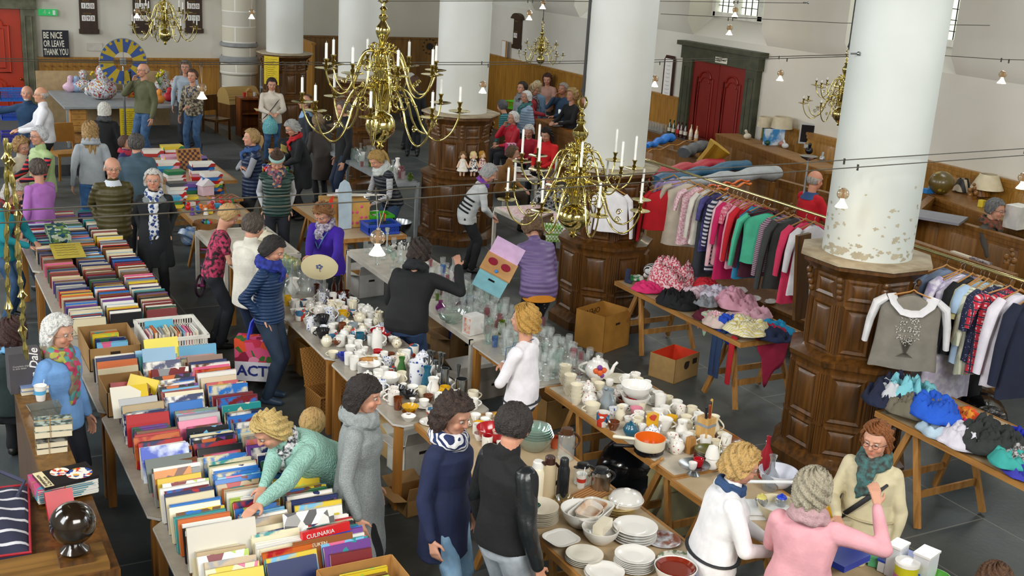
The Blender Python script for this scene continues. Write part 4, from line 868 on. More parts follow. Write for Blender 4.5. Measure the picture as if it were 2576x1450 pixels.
# ---------------- books ----------------
BC=[('white','e8e6df',24),('cream','d9cfae',14),('black','16161a',15),('navy','1d2c5c',7),('bright blue','1f6fc0',7),('sky blue','74b4d8',7),('red','b01c22',6),('dark red','74161c',5),('yellow','d8bc2c',5),('orange','c8662a',3),
      ('green','1f5a38',3),('lime','a8c24a',1),('pink','d8648c',4),('purple','6a3a8c',3),('grey','8c8e90',6),('brown','6e4626',5),('teal','1f8a8c',4),('beige','b9a380',5)]
BN=[c[0] for c in BC];BW=[c[2] for c in BC]
BM={};BWF=[8,10,16,12,5,6,9,12,4,3,6,0,3,4,8,12,4,8]
for i,(n_,h_,_) in enumerate(BC):
    o1,o2,o3=BC[(i+3) % 18][1],BC[(i+7) % 18][1],BC[(i+11) % 18][1]
    BM[n_]=[mat(h_,.35,coat=.2),mat(h_,.35,tex=('patch',(h_,h_,o1),22.)),mat(h_,.35,tex=('patch',(h_,o2,h_,o3),13.)),mat(h_,.32,tex=('noise',o1,12.,.06))]
PAGES=mat('e6dfca',.8,tex=('stripe','d3caaf',60.,'Y',.5))
def bookmesh(L,T,H_,up=True):
    """Cover wraps front, spine and back; the spine lies on top when up."""
    c=MB();t=.003
    c.box((-L/2,-T/2,0),(L/2,-T/2+t,H_));c.box((-L/2,T/2-t,0),(L/2,T/2,H_));c.box((-L/2,-T/2,H_-t) if up else (-L/2,-T/2,0),(L/2,T/2,H_) if up else (L/2,T/2,t))
    p=MB();p.box((-L/2+.004,-T/2+t,.005 if up else t),(L/2-.004,T/2-t,H_-t if up else H_-.005))
    return c.mesh('cover',0),p.mesh('pages',0)
BS=[(bookmesh(L,T,H_,up),L,T,H_,up) for L,T,H_,up in ((.20,.02,.13,1),(.21,.028,.14,1),(.19,.024,.125,0),(.22,.035,.15,1),(.24,.02,.17,0),(.25,.03,.19,1),(.28,.022,.21,1),(.29,.03,.22,0),(.30,.016,.23,1),(.31,.035,.22,1),(.24,.012,.17,1),(.23,.042,.155,1))]
ORD=['first','second','third','fourth','fifth','sixth','seventh','eighth','ninth','tenth','eleventh','twelfth','thirteenth','fourteenth','fifteenth','sixteenth','seventeenth','eighteenth','nineteenth','twentieth']
def ordw(n):
    if n < 20:return ORD[n]
    T_=['','','twenty','thirty','forty','fifty','sixty','seventy','eighty','ninety']
    n+= 1
    return ('hundred and ' if n > 99 else '')+((T_[(n % 100)//10]+('-'+ORD[(n % 10)-1] if n % 10 else 'th')) if (n % 100) > 20 else ORD[(n % 100)-1])
def book(label,spec,col,var,loc,rx=0,rz=0,group=None,ry=0):
    (cm,pm),L,T,H_,up=spec
    o=one('book',label,'book',cm,BM[col][var],loc,(rx,ry,rz),group);link('pages',pm,PAGES,o);return o
rb=random.Random(11)
cols=[(1.33,1.67,'left'),(1.68,2.0,'middle'),(2.01,2.34,'right')]
placed=[]
skip=[(1.3,1.75,9.35,10.5),(1.8,2.4,9.45,10.6),(1.25,2.5,4.0,5.55),(1.3,1.62,8.45,8.95)]   # room for crates and boxes
stuff=MB();SM=[BM[n_][0] for n_ in BN]+[PAGES]
for ci,(x0,x1,cn) in enumerate(cols):
    y=5.45+.02*ci;n_=0;lean=rb.uniform(-.45,-.2)
    while y < 14.9:
        big=y < 7.6 and rb.random() < .75 or y < 9.3 and rb.random() < .45
        far=y > 10.4
        sp=rb.choice(BS[5:10] if big else (BS[:3] if far else BS[:6]+BS[10:]));(cmm,pmm),L,T,H_,up=sp
        if rb.random() < .08:lean=rb.uniform(-.55,-.12)
        if n_ % 9 == 0:lean=rb.uniform(-.5,-.15)
        if any(a-.02 < (x0+x1)/2+.08*s_ < c+.02 and d < y < e for a,c,d,e in skip for s_ in (0,1,-1)):y+= .05;continue
        cx=(x0+x1)/2+rb.uniform(-.012,.012);col=rb.choices(BN,BW if not far else BWF)[0];lean=lean if not far else -abs(lean)*.45
        placed.append((y,cx,sp,col,lean,cn,rb.uniform(-.05,.05),big));n_+= 1
        y+= (T+.002)/math.cos(lean)+(.004 if not far else .001)
        if not big and (x1-x0) > .3 and rb.random() < .0:pass
placed.sort(key=lambda q:q[0]);cnt={'left':0,'middle':0,'right':0}
for i,(y,cx,sp,col,lean,cn,rz,big) in enumerate(placed):
    if i < 292:
        n_=cnt[cn];cnt[cn]+= 1
        k='pages-up' if not sp[4] else 'spine-up'
        book('%s %s %s, %s from near end, %s column of the book table' % (k,col,'album' if big else 'book',ordw(n_),cn),sp,col,rb.choice((0,0,0,1,2,3,3)),(cx,y,.752),lean*-1 if 0 else -abs(lean),rz,'books standing in rows on the long table')
    else:
        (_,_),L,T,H_,up=sp;L=min(L*1.35,.31);M=Matrix.Translation((cx,y,.752)) @ Matrix.Rotation(rz,4,'Z') @ Matrix.Rotation(-abs(lean),4,'X');stuff.m=M
        stuff.k=BN.index(col);t_=.003;stuff.box((-L/2,-T/2,0),(L/2,T/2,H_-(0 if up else .006)))
        if not up:stuff.k=18;stuff.box((-L/2+.004,-T/2+t_,H_-.006),(L/2-.004,T/2-t_,H_))
stuff.m=Matrix.Identity(4)
o=link('books',stuff.mesh('books',0),SM);tag(o,'dense rows of paperbacks covering the far half of the long book table','books',None,'stuff')
# boxes holding books
def cbox(name,label,x,y,z,w_,d,h,rz=0,m=CARD,flaps=0,holes=1,inner=None,group=None,cat='box'):
    t=thing(name,label,cat,(x,y,z),rz,group);e=.006;b=MB()
    b.box((-w_/2,-d/2,0),(w_/2,d/2,e));b.box((-w_/2,-d/2,0),(w_/2,-d/2+e,h));b.box((-w_/2,d/2-e,0),(w_/2,d/2,h));b.box((-w_/2,-d/2,0),(-w_/2+e,d/2,h));b.box((w_/2-e,-d/2,0),(w_/2,d/2,h))
    link('body',b,m,t)
    if flaps:
        for k in range(4):
            a=(-.4,.5,.3,.7)[k];b=MB();ww=w_ if k < 2 else d;off=d/2 if k < 2 else w_/2
            b.m=Matrix.Rotation((0,PI,PI/2,-PI/2)[k],4,'Z') @ Matrix.Translation((0,-off,h)) @ Matrix.Rotation(a-.9,4,'X');b.box((-ww/2,-min(d,w_)*.42,0),(ww/2,0,.004));link('flap',b,inner or m,t)
    if holes:
        for s_ in (-1,1):
            b=MB();b.box((-.04,s_*(d/2+.001)-.001,h*.68),(.04,s_*(d/2+.001)+.001,h*.68+.025));link('handle_hole',b,mat('2a1c10',.9),t)
    return t
def fillbooks(t,label,x,y,z,w_,d,n,seed,rz=0,big=0,lean=.2,along='y'):
    r=random.Random(seed);yy=-d/2+.03
    for k in range(n):
        sp=r.choice(BS[5:9] if big else BS[:6]);T=sp[2]
        if yy+T > d/2-.01:break
        col=r.choices(BN,BW)[0];p=Matrix.Rotation(rz,3,'Z') @ V(0,yy+T/2,0);yy+= T+.008
        s_=min(1,(w_-.02)/sp[1]);o=book('%s book, %s from the front in %s' % (col,ordw(k),label),sp,col,r.choice((0,1,2)),(x+p.x,y+p.y,z+.008),-lean*.4,rz,'books in '+label)
        o.scale=(s_,1,1)
cbox('cardboard_box','brown cardboard book box with hand holes beside the white crate',1.55,9.85,.752,.42,.62,.2);fillbooks(0,'the brown box beside the white crate',1.55,9.85,.755,.4,.6,16,3)
def crate(label,x,y,z,w_,d,h,m,rz=0,cat='crate',name='plastic_crate'):
    t=thing(name,label,cat,(x,y,z),rz);b=MB();b.box((-w_/2,-d/2,0),(w_/2,d/2,.01));link('base',b,m,t);b=MB()
    for s_ in (-1,1):
        b.box((-w_/2-.01,s_*d/2-.012,h-.03),(w_/2+.01,s_*d/2+.012,h));b.box((s_*w_/2-.012,-d/2,h-.03),(s_*w_/2+.012,d/2,h));b.box((-w_/2,s_*d/2-.006,0),(w_/2,s_*d/2+.006,.03));b.box((s_*w_/2-.006,-d/2,0),(s_*w_/2+.006,d/2,.03))
    link('rim',b,m,t);b=MB();n_=int(w_/.022)
    for s_ in (-1,1):
        for k in range(n_+1):b.box((-w_/2+w_*k/n_-.004,s_*d/2-.004,.02),(-w_/2+w_*k/n_+.004,s_*d/2+.004,h-.02))
        for k in range(int(d/.022)+1):yy=-d/2+k*.022;b.box((s_*w_/2-.004,yy-.004,.02),(s_*w_/2+.004,yy+.004,h-.02))
        b.box((-w_/2,s_*d/2-.004,h*.5-.005),(w_/2,s_*d/2+.004,h*.5+.005))
    link('lattice',b,m,t);return t
crate('white plastic lattice crate of small books on the book table',2.11,10.0,.752,.52,.6,.17,mat('e4e2da',.4))
r=random.Random(5);xx=-.2
for k in range(20):
    sp=BS[r.randrange(3)];col=r.choice(('white','cream','pink','beige','grey','sky blue','orange'));book('small %s book, %s from the left in the white lattice crate' % (col,ordw(k)),sp,col,0,(2.11+xx,10.0+r.uniform(-.04,.04),.768),0,PI/2+r.uniform(-.06,.06),'small books in the white lattice crate');xx+= sp[2]+.003
    if xx > .22:break
cbox('cardboard_box','brown printed fruit box of cookery books at the very bottom of the book table',1.62,5.1,.752,.5,.5,.2,m=mat('b07f42',.8));fillbooks(0,'the fruit box at the bottom edge',1.62,5.1,.755,.46,.5,12,8,big=1)
cbox('cardboard_box','brown box of large books at the near right corner of the book table',2.15,5.22,.752,.46,.55,.2,m=mat('b07f42',.8));fillbooks(0,'the box at the near right corner',2.15,5.22,.755,.42,.52,12,9,big=1)
cbox('cardboard_box','brown box with an oval hole and tilted yellow book before the blue sweater',1.47,8.72,.752,.32,.4,.2)
o=book('bright yellow book leaning over the edge of the holed box',BS[6],'yellow',0,(1.55,8.62,.80),-.15,-.9,None);o.rotation_euler=(-.5,0,-.9)
# covers facing the camera: books leaning back on the rows
rc=random.Random(21)
for lb,px,py,L,H_,c_,tx,rx in (('pale blue picture book with a yellow top band leaning on the rows',402,915,.26,.26,'8ab2cf',('patch',('8ab2cf','8ab2cf','b9bfa0'),5.),-.5),('yellow picture book just behind the pale blue one',408,888,.28,.25,'e6d421',None,-.4),('turquoise book with a red spine standing highest in its column',400,822,.25,.12,'2fa6c8',None,-.3),('bright yellow and white large sheet book at the table edge',328,1010,.27,.24,'dcd8c8',('patch',('d8b81a','dcd8c8'),3.),-.6),
        ('deep blue picture book with clouds on its cover',418,1165,.31,.24,'2448b8',('noise','dfe8f2',6.,.07),-.55),('dark green folder behind the orange picture book',428,1190,.30,.22,'3c4a44',None,-.5),('orange picture book with small photographs on its cover',438,1215,.24,.18,'cf7f1c',('patch',('cf7f1c','6a3a24','cf7f1c'),9.),-.5),
        ('grey and gold book with trumpet shapes on the cover',530,1180,.26,.17,'b9bcae',('noise','8f7a2c',9.,.08),-.5),('large white portfolio standing at the front of the rows',560,1370,.40,.26,'d8d4c8',None,-.25),('book of black-and-white photographs near the mint sweater',780,1335,.31,.24,'cfcfca',('patch',('2a2a2c','8a8a88','e0e0dc','44443f'),14.),-.45),
        ('red book with a gold title lying open-faced beside the white box',335,975,.34,.10,'a8181c',None,-.5),('brown cookery book leaning on red and blue ones',815,1395,.36,.20,'8a4e1e',None,-.3)):
    v=at(px,py,.80+H_*.5);b=MB();b.box((-L/2,-.008,-H_/2),(L/2,.008,H_/2));o=one('book',lb,'book',b,mat(c_,.35,tex=tx),(v.x,v.y,v.z),(rx,0,rc.uniform(-.08,.08)))
    p=MB();p.box((-L/2+.004,-.0065,-H_/2-.001),(L/2+.001,.0065,H_/2-.004));link('pages',p,PAGES,o)
    if 'brown cookery' in lb:text('MIJN KEUKEN',.03,mat('e8dcc0',.5),o,(-.16,-.009,.055),(PI/2,0,0))
    if 'red book with' in lb:text('DE',.045,mat('d8b45a',.5),o,(.02,-.009,-.03),(PI/2,0,0))
b=MB();b.box((-.15,-.02,0),(.15,.02,.22));v=at(800,1342,.9);o=one('book','thick red and blue cookery book with white capitals on the spine','book',b,mat('1f3fa8',.35),(v.x,v.y-.2,.80),(-.3,0,.1));b=MB();b.box((-.152,-.021,.17),(.152,.021,.222));link('spine',b,mat('c8141c',.35),o);text('CULINARIA',.035,WHITE,o,(-.13,-.0225,.18),(PI/2,0,0))
# yellow notice lying on the paperbacks
b=MB();b.box((-.16,-.22,0),(.16,.22,.003));v=at(170,632,.93);o=one('price_notice','sheet of yellow paper with handwriting lying on the paperbacks','notice',b,mat('b8a53c',.7),(v.x,v.y,.935),(.12,0,0));b=MB()
def scribble(b,x0,x1,z,amp,n,rr,plane='xz',y=0):
    pts=[]
    for k in range(n+1):
        x=x0+(x1-x0)*k/n;zz=z+amp*(.5*math.sin(k*1.9)+.5*math.sin(k*.7+rr.random()))
        pts.append((x,y,zz) if plane == 'xz' else (x,zz,y))
    b.tube(pts,.0022,4)
for k in range(5):scribble(b,-.12,.10,.15-.07*k,.010,26,rc,'xy',.004)
link('handwriting',b,mat('3a3420',.8),o)
v=at(145,590,.95);b=MB()
for k in range(3):b.box((-.11,-.15,k*.03),(.11,.15,k*.03+.028))
one('book','green marbled box file lying beside the teal cardigan','book',b,mat('2f5a4a',.5,tex=('patch',('bcc8b0','1f4a6a','6a8a4a'),30.)),(v.x,v.y,.93),(.25,0,.1))
# on the pew ledge: dictionary case, cups, bundles
def solid(name,label,cat,w_,d,h,m,loc,rot=(0,0,0),parent=None):
    b=MB();b.box((-w_/2,-d/2,0),(w_/2,d/2,h));return one(name,label,cat,b,m,loc,rot)
v=at(75,990,1.1);o=solid('dictionary_case','dark grey slipcase with white script lettering standing on the pew ledge','box',.215,.16,.30,mat('4a474c',.5),(v.x-.02,v.y+.1,1.1),(0,0,.06))
text('van Dale',.085,WHITE,o,(.085,-.082,.03),(PI/2,-PI/2,0),bold=.0008,shear=.3);text('Complete uitgave\nin drie delen',.018,mat('b9b6b4',.5),o,(-.085,-.082,.2),(PI/2,0,0))
def bundle(label,px,py,z,n,w_,d,th,cover,rz,tie=1):
    v=at(px,py,z);t=thing('book_bundle',label,'books',(v.x,v.y,z),rz);zz=0
    for k in range(n):
        b=MB();b.box((-w_/2,-d/2,zz+.002),(w_/2,d/2,zz+th-.002));link('pages',b,PAGES,t,(.003*(k % 2),.002*(k % 3),0));b=MB();b.box((-w_/2-.003,-d/2-.003,zz+th-.003),(w_/2+.003,d/2+.003,zz+th));link('cover',b,cover,t);zz+= th
    if tie:
        b=MB();b.box((-.02,-d/2-.006,0),(-.016,d/2+.006,zz+.003));b.box((-w_/2-.006,.0,0),(w_/2+.006,.004,zz+.003));link('string',b,mat('a8885a',.8),t)
    return t
bundle('tied pair of thick paperbacks with a dark river view on the cover, upper bundle',135,1090,1.20,2,.22,.15,.045,mat('3a4a48',.4,tex=('noise','a8b4a8',26.,.08)),-.12)
bundle('smaller tied pair of paperbacks under the river-view bundle',130,1132,1.1,2,.18,.13,.042,mat('8c8c84',.4,tex=('noise','2c2c2a',20.,.1)),-.05)
bundle('two pale blue-grey books behind the paper cup',85,985,1.1,2,.18,.13,.03,mat('7d92bd',.4),.05,0)
v=at(160,1235,1.1);o=bundle('thick pile of tied craft magazines with a doily-patterned book on top',160,1235,1.08,7,.34,.24,.013,mat('4a8aa0',.4,tex=('patch',('c04a7a','d8dce0'),9.)),.12)
b=MB();b.box((-.16,-.11,0),(.16,.11,.02));q=one('craft_book','black craft book with round coloured lace patterns and white title','book',b,mat('141216',.3),(v.x+.02,v.y+.02,1.175),(0,0,.2))
for k,(x,y,rr) in enumerate(((.07,-.03,.075),(-.02,.05,.055))):
    b=MB();b.lathe([(0.001,.0205),(rr,.0205),(rr,.022)],24,(x,y,0));link('lace_pattern',b,mat('e8e0d4',.5,tex=('patch',('e8e0d4','c8402c','2c4a8c','e8e0d4','d8a83c'),40.)),q)
text('POPPENMAKEN\nIn Zes Lessen',.024,mat('1c1a18',.5),q,(-.135,-.1,.0215),(0,0,PI/2));b=MB();b.box((-.16,-.11,.0195),(-.105,.11,.021));link('title_band',b,mat('d8cba0',.5),q);text('KNUTSELBOEK',.018,WHITE,q,(-.095,-.1,.0215),(0,0,1.2)) if 0 else None
v=at(155,1262,1.12);solid('book','red hardback standing behind the ball finial','book',.15,.03,.16,mat('b3202c',.4),(v.x-.02,v.y-.17,1.10),(-.5,0,.1))
v=at(140,1310,1.06);solid('book','large cream-edged brown book lying under the ball finial','book',.26,.2,.05,mat('cbbd94',.6),(v.x-.03,v.y-.02,1.06),(0,0,.5)) if 0 else None
def cup(label,loc,m,h=.09,r=.036,stick=0,band=None,group=None,name='paper_cup'):
    t=thing(name,label,'cup',loc,0,group);b=MB();b.lathe([(r*.7,0),(r*.72,.002),(r,h),(r+.003,h+.002),(r-.002,h-.002),(r*.68,.006),(.001,.005)],18);link('cup_body',b,m,t)
    if band:b=MB();b.lathe([(r*.86,h*.45),(r*.93,h*.72)],18);b.v=[(x*1.01,y*1.01,z) for x,y,z in b.v];link('band',b,band,t)
    if stick:b=MB();b.bar((0,0,.01),(.03,.01,h+.04),.006,.002);link('stirrer',b,WHITE,t)
    return t
v=at(102,1005,1.1);cup('white paper cup with a blue mark and stirrer on the pew ledge',(v.x,v.y-.02,1.1),WHITE,.11,.042,1,mat('5ab0e0',.5))
v=at(112,1045,1.1);t=thing('plastic_tub','clear plastic tub of coins on the pew ledge','tub',(v.x,v.y,1.1),.1);b=MB();b.rings([[(x*s_,y*s_,z) for x,y in ((-.1,-.07),(.1,-.07),(.1,.07),(-.1,.07))] for s_,z in ((.85,0),(1,.07),(1.04,.072),(.98,.068),(.83,.004))]);link('tub',b,mat('cfd6d2',alpha=.4),t)
b=MB();r=random.Random(2)
for k in range(40):b.lathe([(.001,0),(.010,0),(.010,.002),(.001,.002)],8,(r.uniform(-.07,.07),r.uniform(-.045,.045),.006+.0005*k))
link('coins',b,mat('8a9a98',.3,1),t)['kind']='stuff'
# striped bag lying over the rail
b=MB();n_=24;vs=[];fs=[]
for i in range(n_+1):
    for j in range(n_+1):
        x,y=-.30+.56*i/n_,-.42+.84*j/n_;z=.055*math.sin(PI*i/n_)**.4*math.sin(PI*j/n_)**.4+.006*math.sin(i*.9+j*.4);vs.append((x,y,z))
for i in range(n_):
    for j in range(n_):fs.append((i*(n_+1)+j,(i+1)*(n_+1)+j,(i+1)*(n_+1)+j+1,i*(n_+1)+j+1))
b.add(vs,fs);b.box((-.30,-.42,-.03),(.26,.42,.0));t=thing('striped_bag','navy canvas bag with white pinstripes and red piping on the pew','bag',(.28,6.45,1.09),-.1)
link('bag_body',b,mat('23253c',.85,tex=('stripe','c8c8cc',2.4,'Y',.90)),t);b=MB();b.tube([(-.3,.42,.01),(.26,.42,.01),(.26,-.42,.01),(-.3,-.42,.01)],.008,6,True);link('piping',b,mat('a81c2c',.6),t)
b=MB();b.tube([(-.1,.38,.05),(.1,.46,.10),(.24,.36,.06),(.2,.2,.05)],.012,6);link('bag_strap',b,mat('3a3c54',.8),t)
b=MB();b.box((0,6.0,.9),(.66,6.9,1.05));link('desk',b,DOAK,pl)
# ---------------- crockery, glassware and kitchen things ----------------
USED={}
MARKS=[]      # (short name, x, y): things other labels may refer to
def mark(nm,v):MARKS.append((nm,v[0],v[1]))
def rel(desc,x,y):
    """A label that says which one: the thing, and where it stands from the nearest landmark, seen from the camera."""
    c,s=math.cos(YAW),math.sin(YAW);best=[]
    for nm,mx,my in MARKS:
        dx,dy=x-mx,y-my;best.append((math.hypot(dx,dy),nm,dx*c-dy*s,dx*s+dy*c))
    best.sort(key=lambda q:q[0]);opts=[]
    for d,nm,rx,ry in best[:2]:
        w_=('right of' if rx > 0 else 'left of') if abs(rx) > abs(ry) else ('behind' if ry > 0 else 'in front of');opts.append('%s %s the %s' % (desc,w_,nm))
    for L in opts:
        if L not in USED:USED[L]=1;return L
    L=opts[0];k=USED[L];USED[L]+= 1;return '%s %s' % (ordw(k),L)
def revsolid(prof,n=20):b=MB();b.lathe(prof,n);return b
def shell(prof,t=.004):   # open vessel: outer profile then back down inside
    inner=[(max(r-t,.001),z+(t if i == 0 else 0)) for i,(r,z) in enumerate(prof)]
    return [(.001,prof[0][1])]+prof+inner[::-1]+[(.001,inner[0][1])]
def handle(b,r,z0,z1,out,th=.006,a=0):
    n=10;b.tube([(( r-.004+out*math.sin(PI*k/n))*math.cos(a),(r-.004+out*math.sin(PI*k/n))*math.sin(a),z0+(z1-z0)*k/n) for k in range(n+1)],th,7)
TPL={}
def vessel(kind):
    """Shared meshes of one vessel kind: list of (part name, mesh)."""
    if kind in TPL:return TPL[kind]
    P=[]
    def p(nm,b):P.append((nm,b.mesh(nm,40) if isinstance(b,MB) else b))
    if kind == 'mug':p('body',revsolid(shell([(.036,0),(.040,.006),(.041,.09)])));b=MB();handle(b,.040,.02,.075,.034);p('handle',b)
    if kind == 'tallmug':p('body',revsolid(shell([(.032,0),(.035,.01),(.040,.11)])));b=MB();handle(b,.037,.025,.09,.032);p('handle',b)
    if kind == 'cup':p('body',revsolid(shell([(.024,0),(.026,.006),(.038,.03),(.044,.058)],.003)));b=MB();handle(b,.040,.016,.05,.024,.004);p('handle',b)
    if kind == 'cupsaucer':p('body',revsolid(shell([(.024,.012),(.026,.016),(.038,.04),(.044,.068)],.003)));b=MB();handle(b,.040,.026,.06,.024,.004);p('handle',b);p('saucer',revsolid(shell([(.035,0),(.045,.004),(.075,.014)],.003)))
    if kind == 'smallcup':p('body',revsolid(shell([(.022,0),(.03,.02),(.032,.05)],.003)));b=MB();handle(b,.030,.012,.042,.018,.0035);p('handle',b)
    if kind == 'bowl':p('body',revsolid(shell([(.035,0),(.04,.008),(.065,.035),(.078,.06)],.004),28))
    if kind == 'bigbowl':p('body',revsolid(shell([(.06,0),(.075,.01),(.115,.06),(.13,.11)],.005),32))
    if kind == 'plate':p('body',revsolid(shell([(.06,0),(.07,.004),(.10,.012),(.125,.02)],.004),32))
    if kind == 'sugar':p('body',revsolid([(.001,0),(.03,0),(.048,.03),(.05,.05),(.038,.068),(.001,.068)]));p('lid',revsolid([(.040,.068),(.034,.082),(.010,.09),(.011,.10),(.001,.105)]))
    if kind == 'teapot':
        p('body',revsolid([(.001,0),(.045,0),(.075,.035),(.082,.07),(.065,.11),(.04,.125)],24));p('lid',revsolid([(.042,.124),(.036,.138),(.01,.145),(.014,.155),(.001,.165)]))
        b=MB();b.tube([(-.065,0,.04),(-.095,0,.06),(-.108,0,.10),(-.128,0,.125)],[.018,.014,.010,.009],10);p('spout',b);b=MB();handle(b,.07,.035,.11,.055,.008);p('handle',b)
    if kind == 'jug':
        p('body',revsolid(shell([(.035,0),(.052,.03),(.052,.07),(.034,.11),(.044,.15)]),22)) ;b=MB();handle(b,.045,.04,.135,.045,.006);p('handle',b);b=MB();b.cap((-.036,0,.14),(-.056,0,.152),.014,.005,8);p('spout',b)
    if kind == 'pot':p('body',revsolid(shell([(.035,0),(.04,.02),(.036,.10),(.03,.12)]),20));p('lid',revsolid([(.033,.12),(.03,.135),(.008,.14),(.012,.15),(.001,.157)]));b=MB();handle(b,.036,.03,.10,.035,.006);p('handle',b)
    if kind == 'eggcup':p('body',revsolid(shell([(.018,0),(.008,.012),(.012,.02),(.024,.045)],.003)))
    if kind == 'tureen':p('body',revsolid([(.001,0),(.05,0),(.055,.02),(.12,.05),(.135,.085),(.12,.095)],28));p('lid',revsolid([(.128,.095),(.11,.125),(.05,.148),(.018,.152),(.024,.168),(.001,.176)],28));b=MB();handle(b,.13,.06,.09,.03,.008);handle(b,.13,.06,.09,.03,.008,PI);p('handles',b)
    if kind == 'candlestick':p('body',revsolid([(.001,0),(.05,0),(.052,.01),(.02,.025),(.010,.05),(.016,.07),(.008,.09),(.009,.16),(.016,.18),(.009,.19),(.02,.205),(.022,.235),(.001,.235)]))
    # clear glass
    if kind == 'wineglass':p('bowl',revsolid([(.004,.075),(.022,.09),(.034,.12),(.033,.15),(.029,.17)],16));p('stem',revsolid([(.001,0),(.032,0),(.030,.004),(.005,.01),(.0035,.04),(.005,.078)],14))
    if kind == 'flute':p('bowl',revsolid([(.004,.07),(.018,.09),(.022,.14),(.020,.19)],14));p('stem',revsolid([(.001,0),(.03,0),(.028,.004),(.004,.01),(.0035,.04),(.005,.072)],14))
    if kind == 'goblet':p('bowl',revsolid([(.005,.05),(.03,.065),(.042,.095),(.045,.125)],16));p('stem',revsolid([(.001,0),(.032,0),(.028,.006),(.006,.014),(.006,.05)],14))
    if kind == 'tumbler':p('body',revsolid([(.001,.002),(.028,.0),(.033,.10)],16))
    if kind == 'highball':p('body',revsolid([(.001,.002),(.026,.0),(.029,.14)],16))
    if kind == 'beerglass':p('body',revsolid([(.001,.0),(.034,.0),(.032,.02),(.026,.05),(.033,.10),(.036,.17)],16))
    if kind == 'icebowl':p('body',revsolid([(.001,.0),(.03,.0),(.03,.008),(.06,.025),(.075,.06)],20))
    if kind == 'carafe':p('body',revsolid([(.001,0),(.045,0),(.055,.03),(.05,.09),(.018,.14),(.016,.19),(.026,.22)],18))
    if kind == 'glassjug':p('body',revsolid([(.001,0),(.045,0),(.055,.03),(.055,.12),(.045,.16),(.052,.19)],18));b=MB();handle(b,.05,.05,.16,.045,.006);p('handle',b)
    if kind == 'bottle':p('body',revsolid([(.001,0),(.036,0),(.037,.01),(.037,.17),(.013,.225),(.013,.28),(.015,.285),(.001,.29)],14))
    if kind == 'jar':p('body',revsolid([(.001,0),(.045,0),(.047,.01),(.047,.12),(.035,.135),(.037,.15)],16))
    if kind == 'vase':p('body',revsolid([(.001,0),(.03,0),(.045,.05),(.04,.11),(.022,.16),(.032,.20)],18))
    if kind == 'ballvase':p('body',revsolid([(.001,0),(.03,0),(.06,.04),(.06,.08),(.025,.115),(.03,.14)],18))
    TPL[kind]=P;return P
CATN=dict(mug='mug',tallmug='mug',cup='cup',cupsaucer='cup and saucer',smallcup='cup',bowl='bowl',bigbowl='bowl',plate='plate',sugar='sugar bowl',teapot='teapot',jug='jug',pot='lidded pot',eggcup='egg cup',tureen='tureen',candlestick='candlestick',wineglass='glass',flute='glass',goblet='glass',tumbler='glass',highball='glass',beerglass='glass',icebowl='glass bowl',carafe='carafe',glassjug='jug',bottle='bottle',jar='jar',vase='vase',ballvase='vase')
OBN=dict(tallmug='mug',cupsaucer='cup_and_saucer',smallcup='cup',bigbowl='bowl',sugar='sugar_bowl',pot='lidded_pot',eggcup='egg_cup',wineglass='wine_glass',flute='champagne_flute',tumbler='tumbler_glass',highball='highball_glass',beerglass='beer_glass',icebowl='glass_bowl',glassjug='glass_jug',ballvase='vase')
def ware(kind,label,x,y,z,m,rz=0.,sc=1.,group=None,tilt=None,part=None):
    P=vessel(kind);nm=OBN.get(kind,kind)
    t=link(nm,P[0][1],m,None,(x,y,z),tilt and (tilt[0],tilt[1],rz) or (0,0,rz),sc);tag(t,label,CATN[kind],group)
    for n_,me in P[1:]:link(n_,me,(part or {}).get(n_,m),t)
    return t
GW=mat('eceae4',.18,coat=.5);GC=mat('e4dcc4',.2,coat=.5);GB=mat('15151a',.15,coat=.5);GT=mat('dfe3e6',.2,coat=.5)
DECO=dict(white=GW,cream=GC,black=GB,blue=mat('1c2f9a',.15,coat=.5),red=mat('b01420',.18,coat=.5),yellow=mat('d8a81c',.2,coat=.4),brown=mat('6a3416',.2,coat=.5),teal=mat('1f5a72',.2,coat=.4),pink=mat('d88a9c',.2,coat=.4),green=mat('3a6a30',.2,coat=.4),grey=mat('8f9aa0',.2,coat=.4),
            floral=mat('ece8e0',.2,coat=.5,tex=('spots','b84a5a',46.,.22)),bluefloral=mat('e8eaee',.2,coat=.5,tex=('spots','2a4aa0',46.,.28)),gold=mat('e6dfc8',.2,coat=.5,tex=('spots','a8823a',42.,.25)),printed=mat('e6e2d8',.2,coat=.5,tex=('patch',('c8402c','e6e2d8','3a6a8c','e6e2d8'),24.)))
CG=mat('fafdfc',alpha=.26);CGB=mat('e2f1eb',alpha=.28);AMB=mat('7a2c08',alpha=.35);CGG=mat('8cae28',alpha=.35);CGP=mat('c060b8',alpha=.35);CGR=mat('b01828',alpha=.35);CGBL=mat('7aa8e0',alpha=.35);CGK=mat('d8a0a8',alpha=.3)
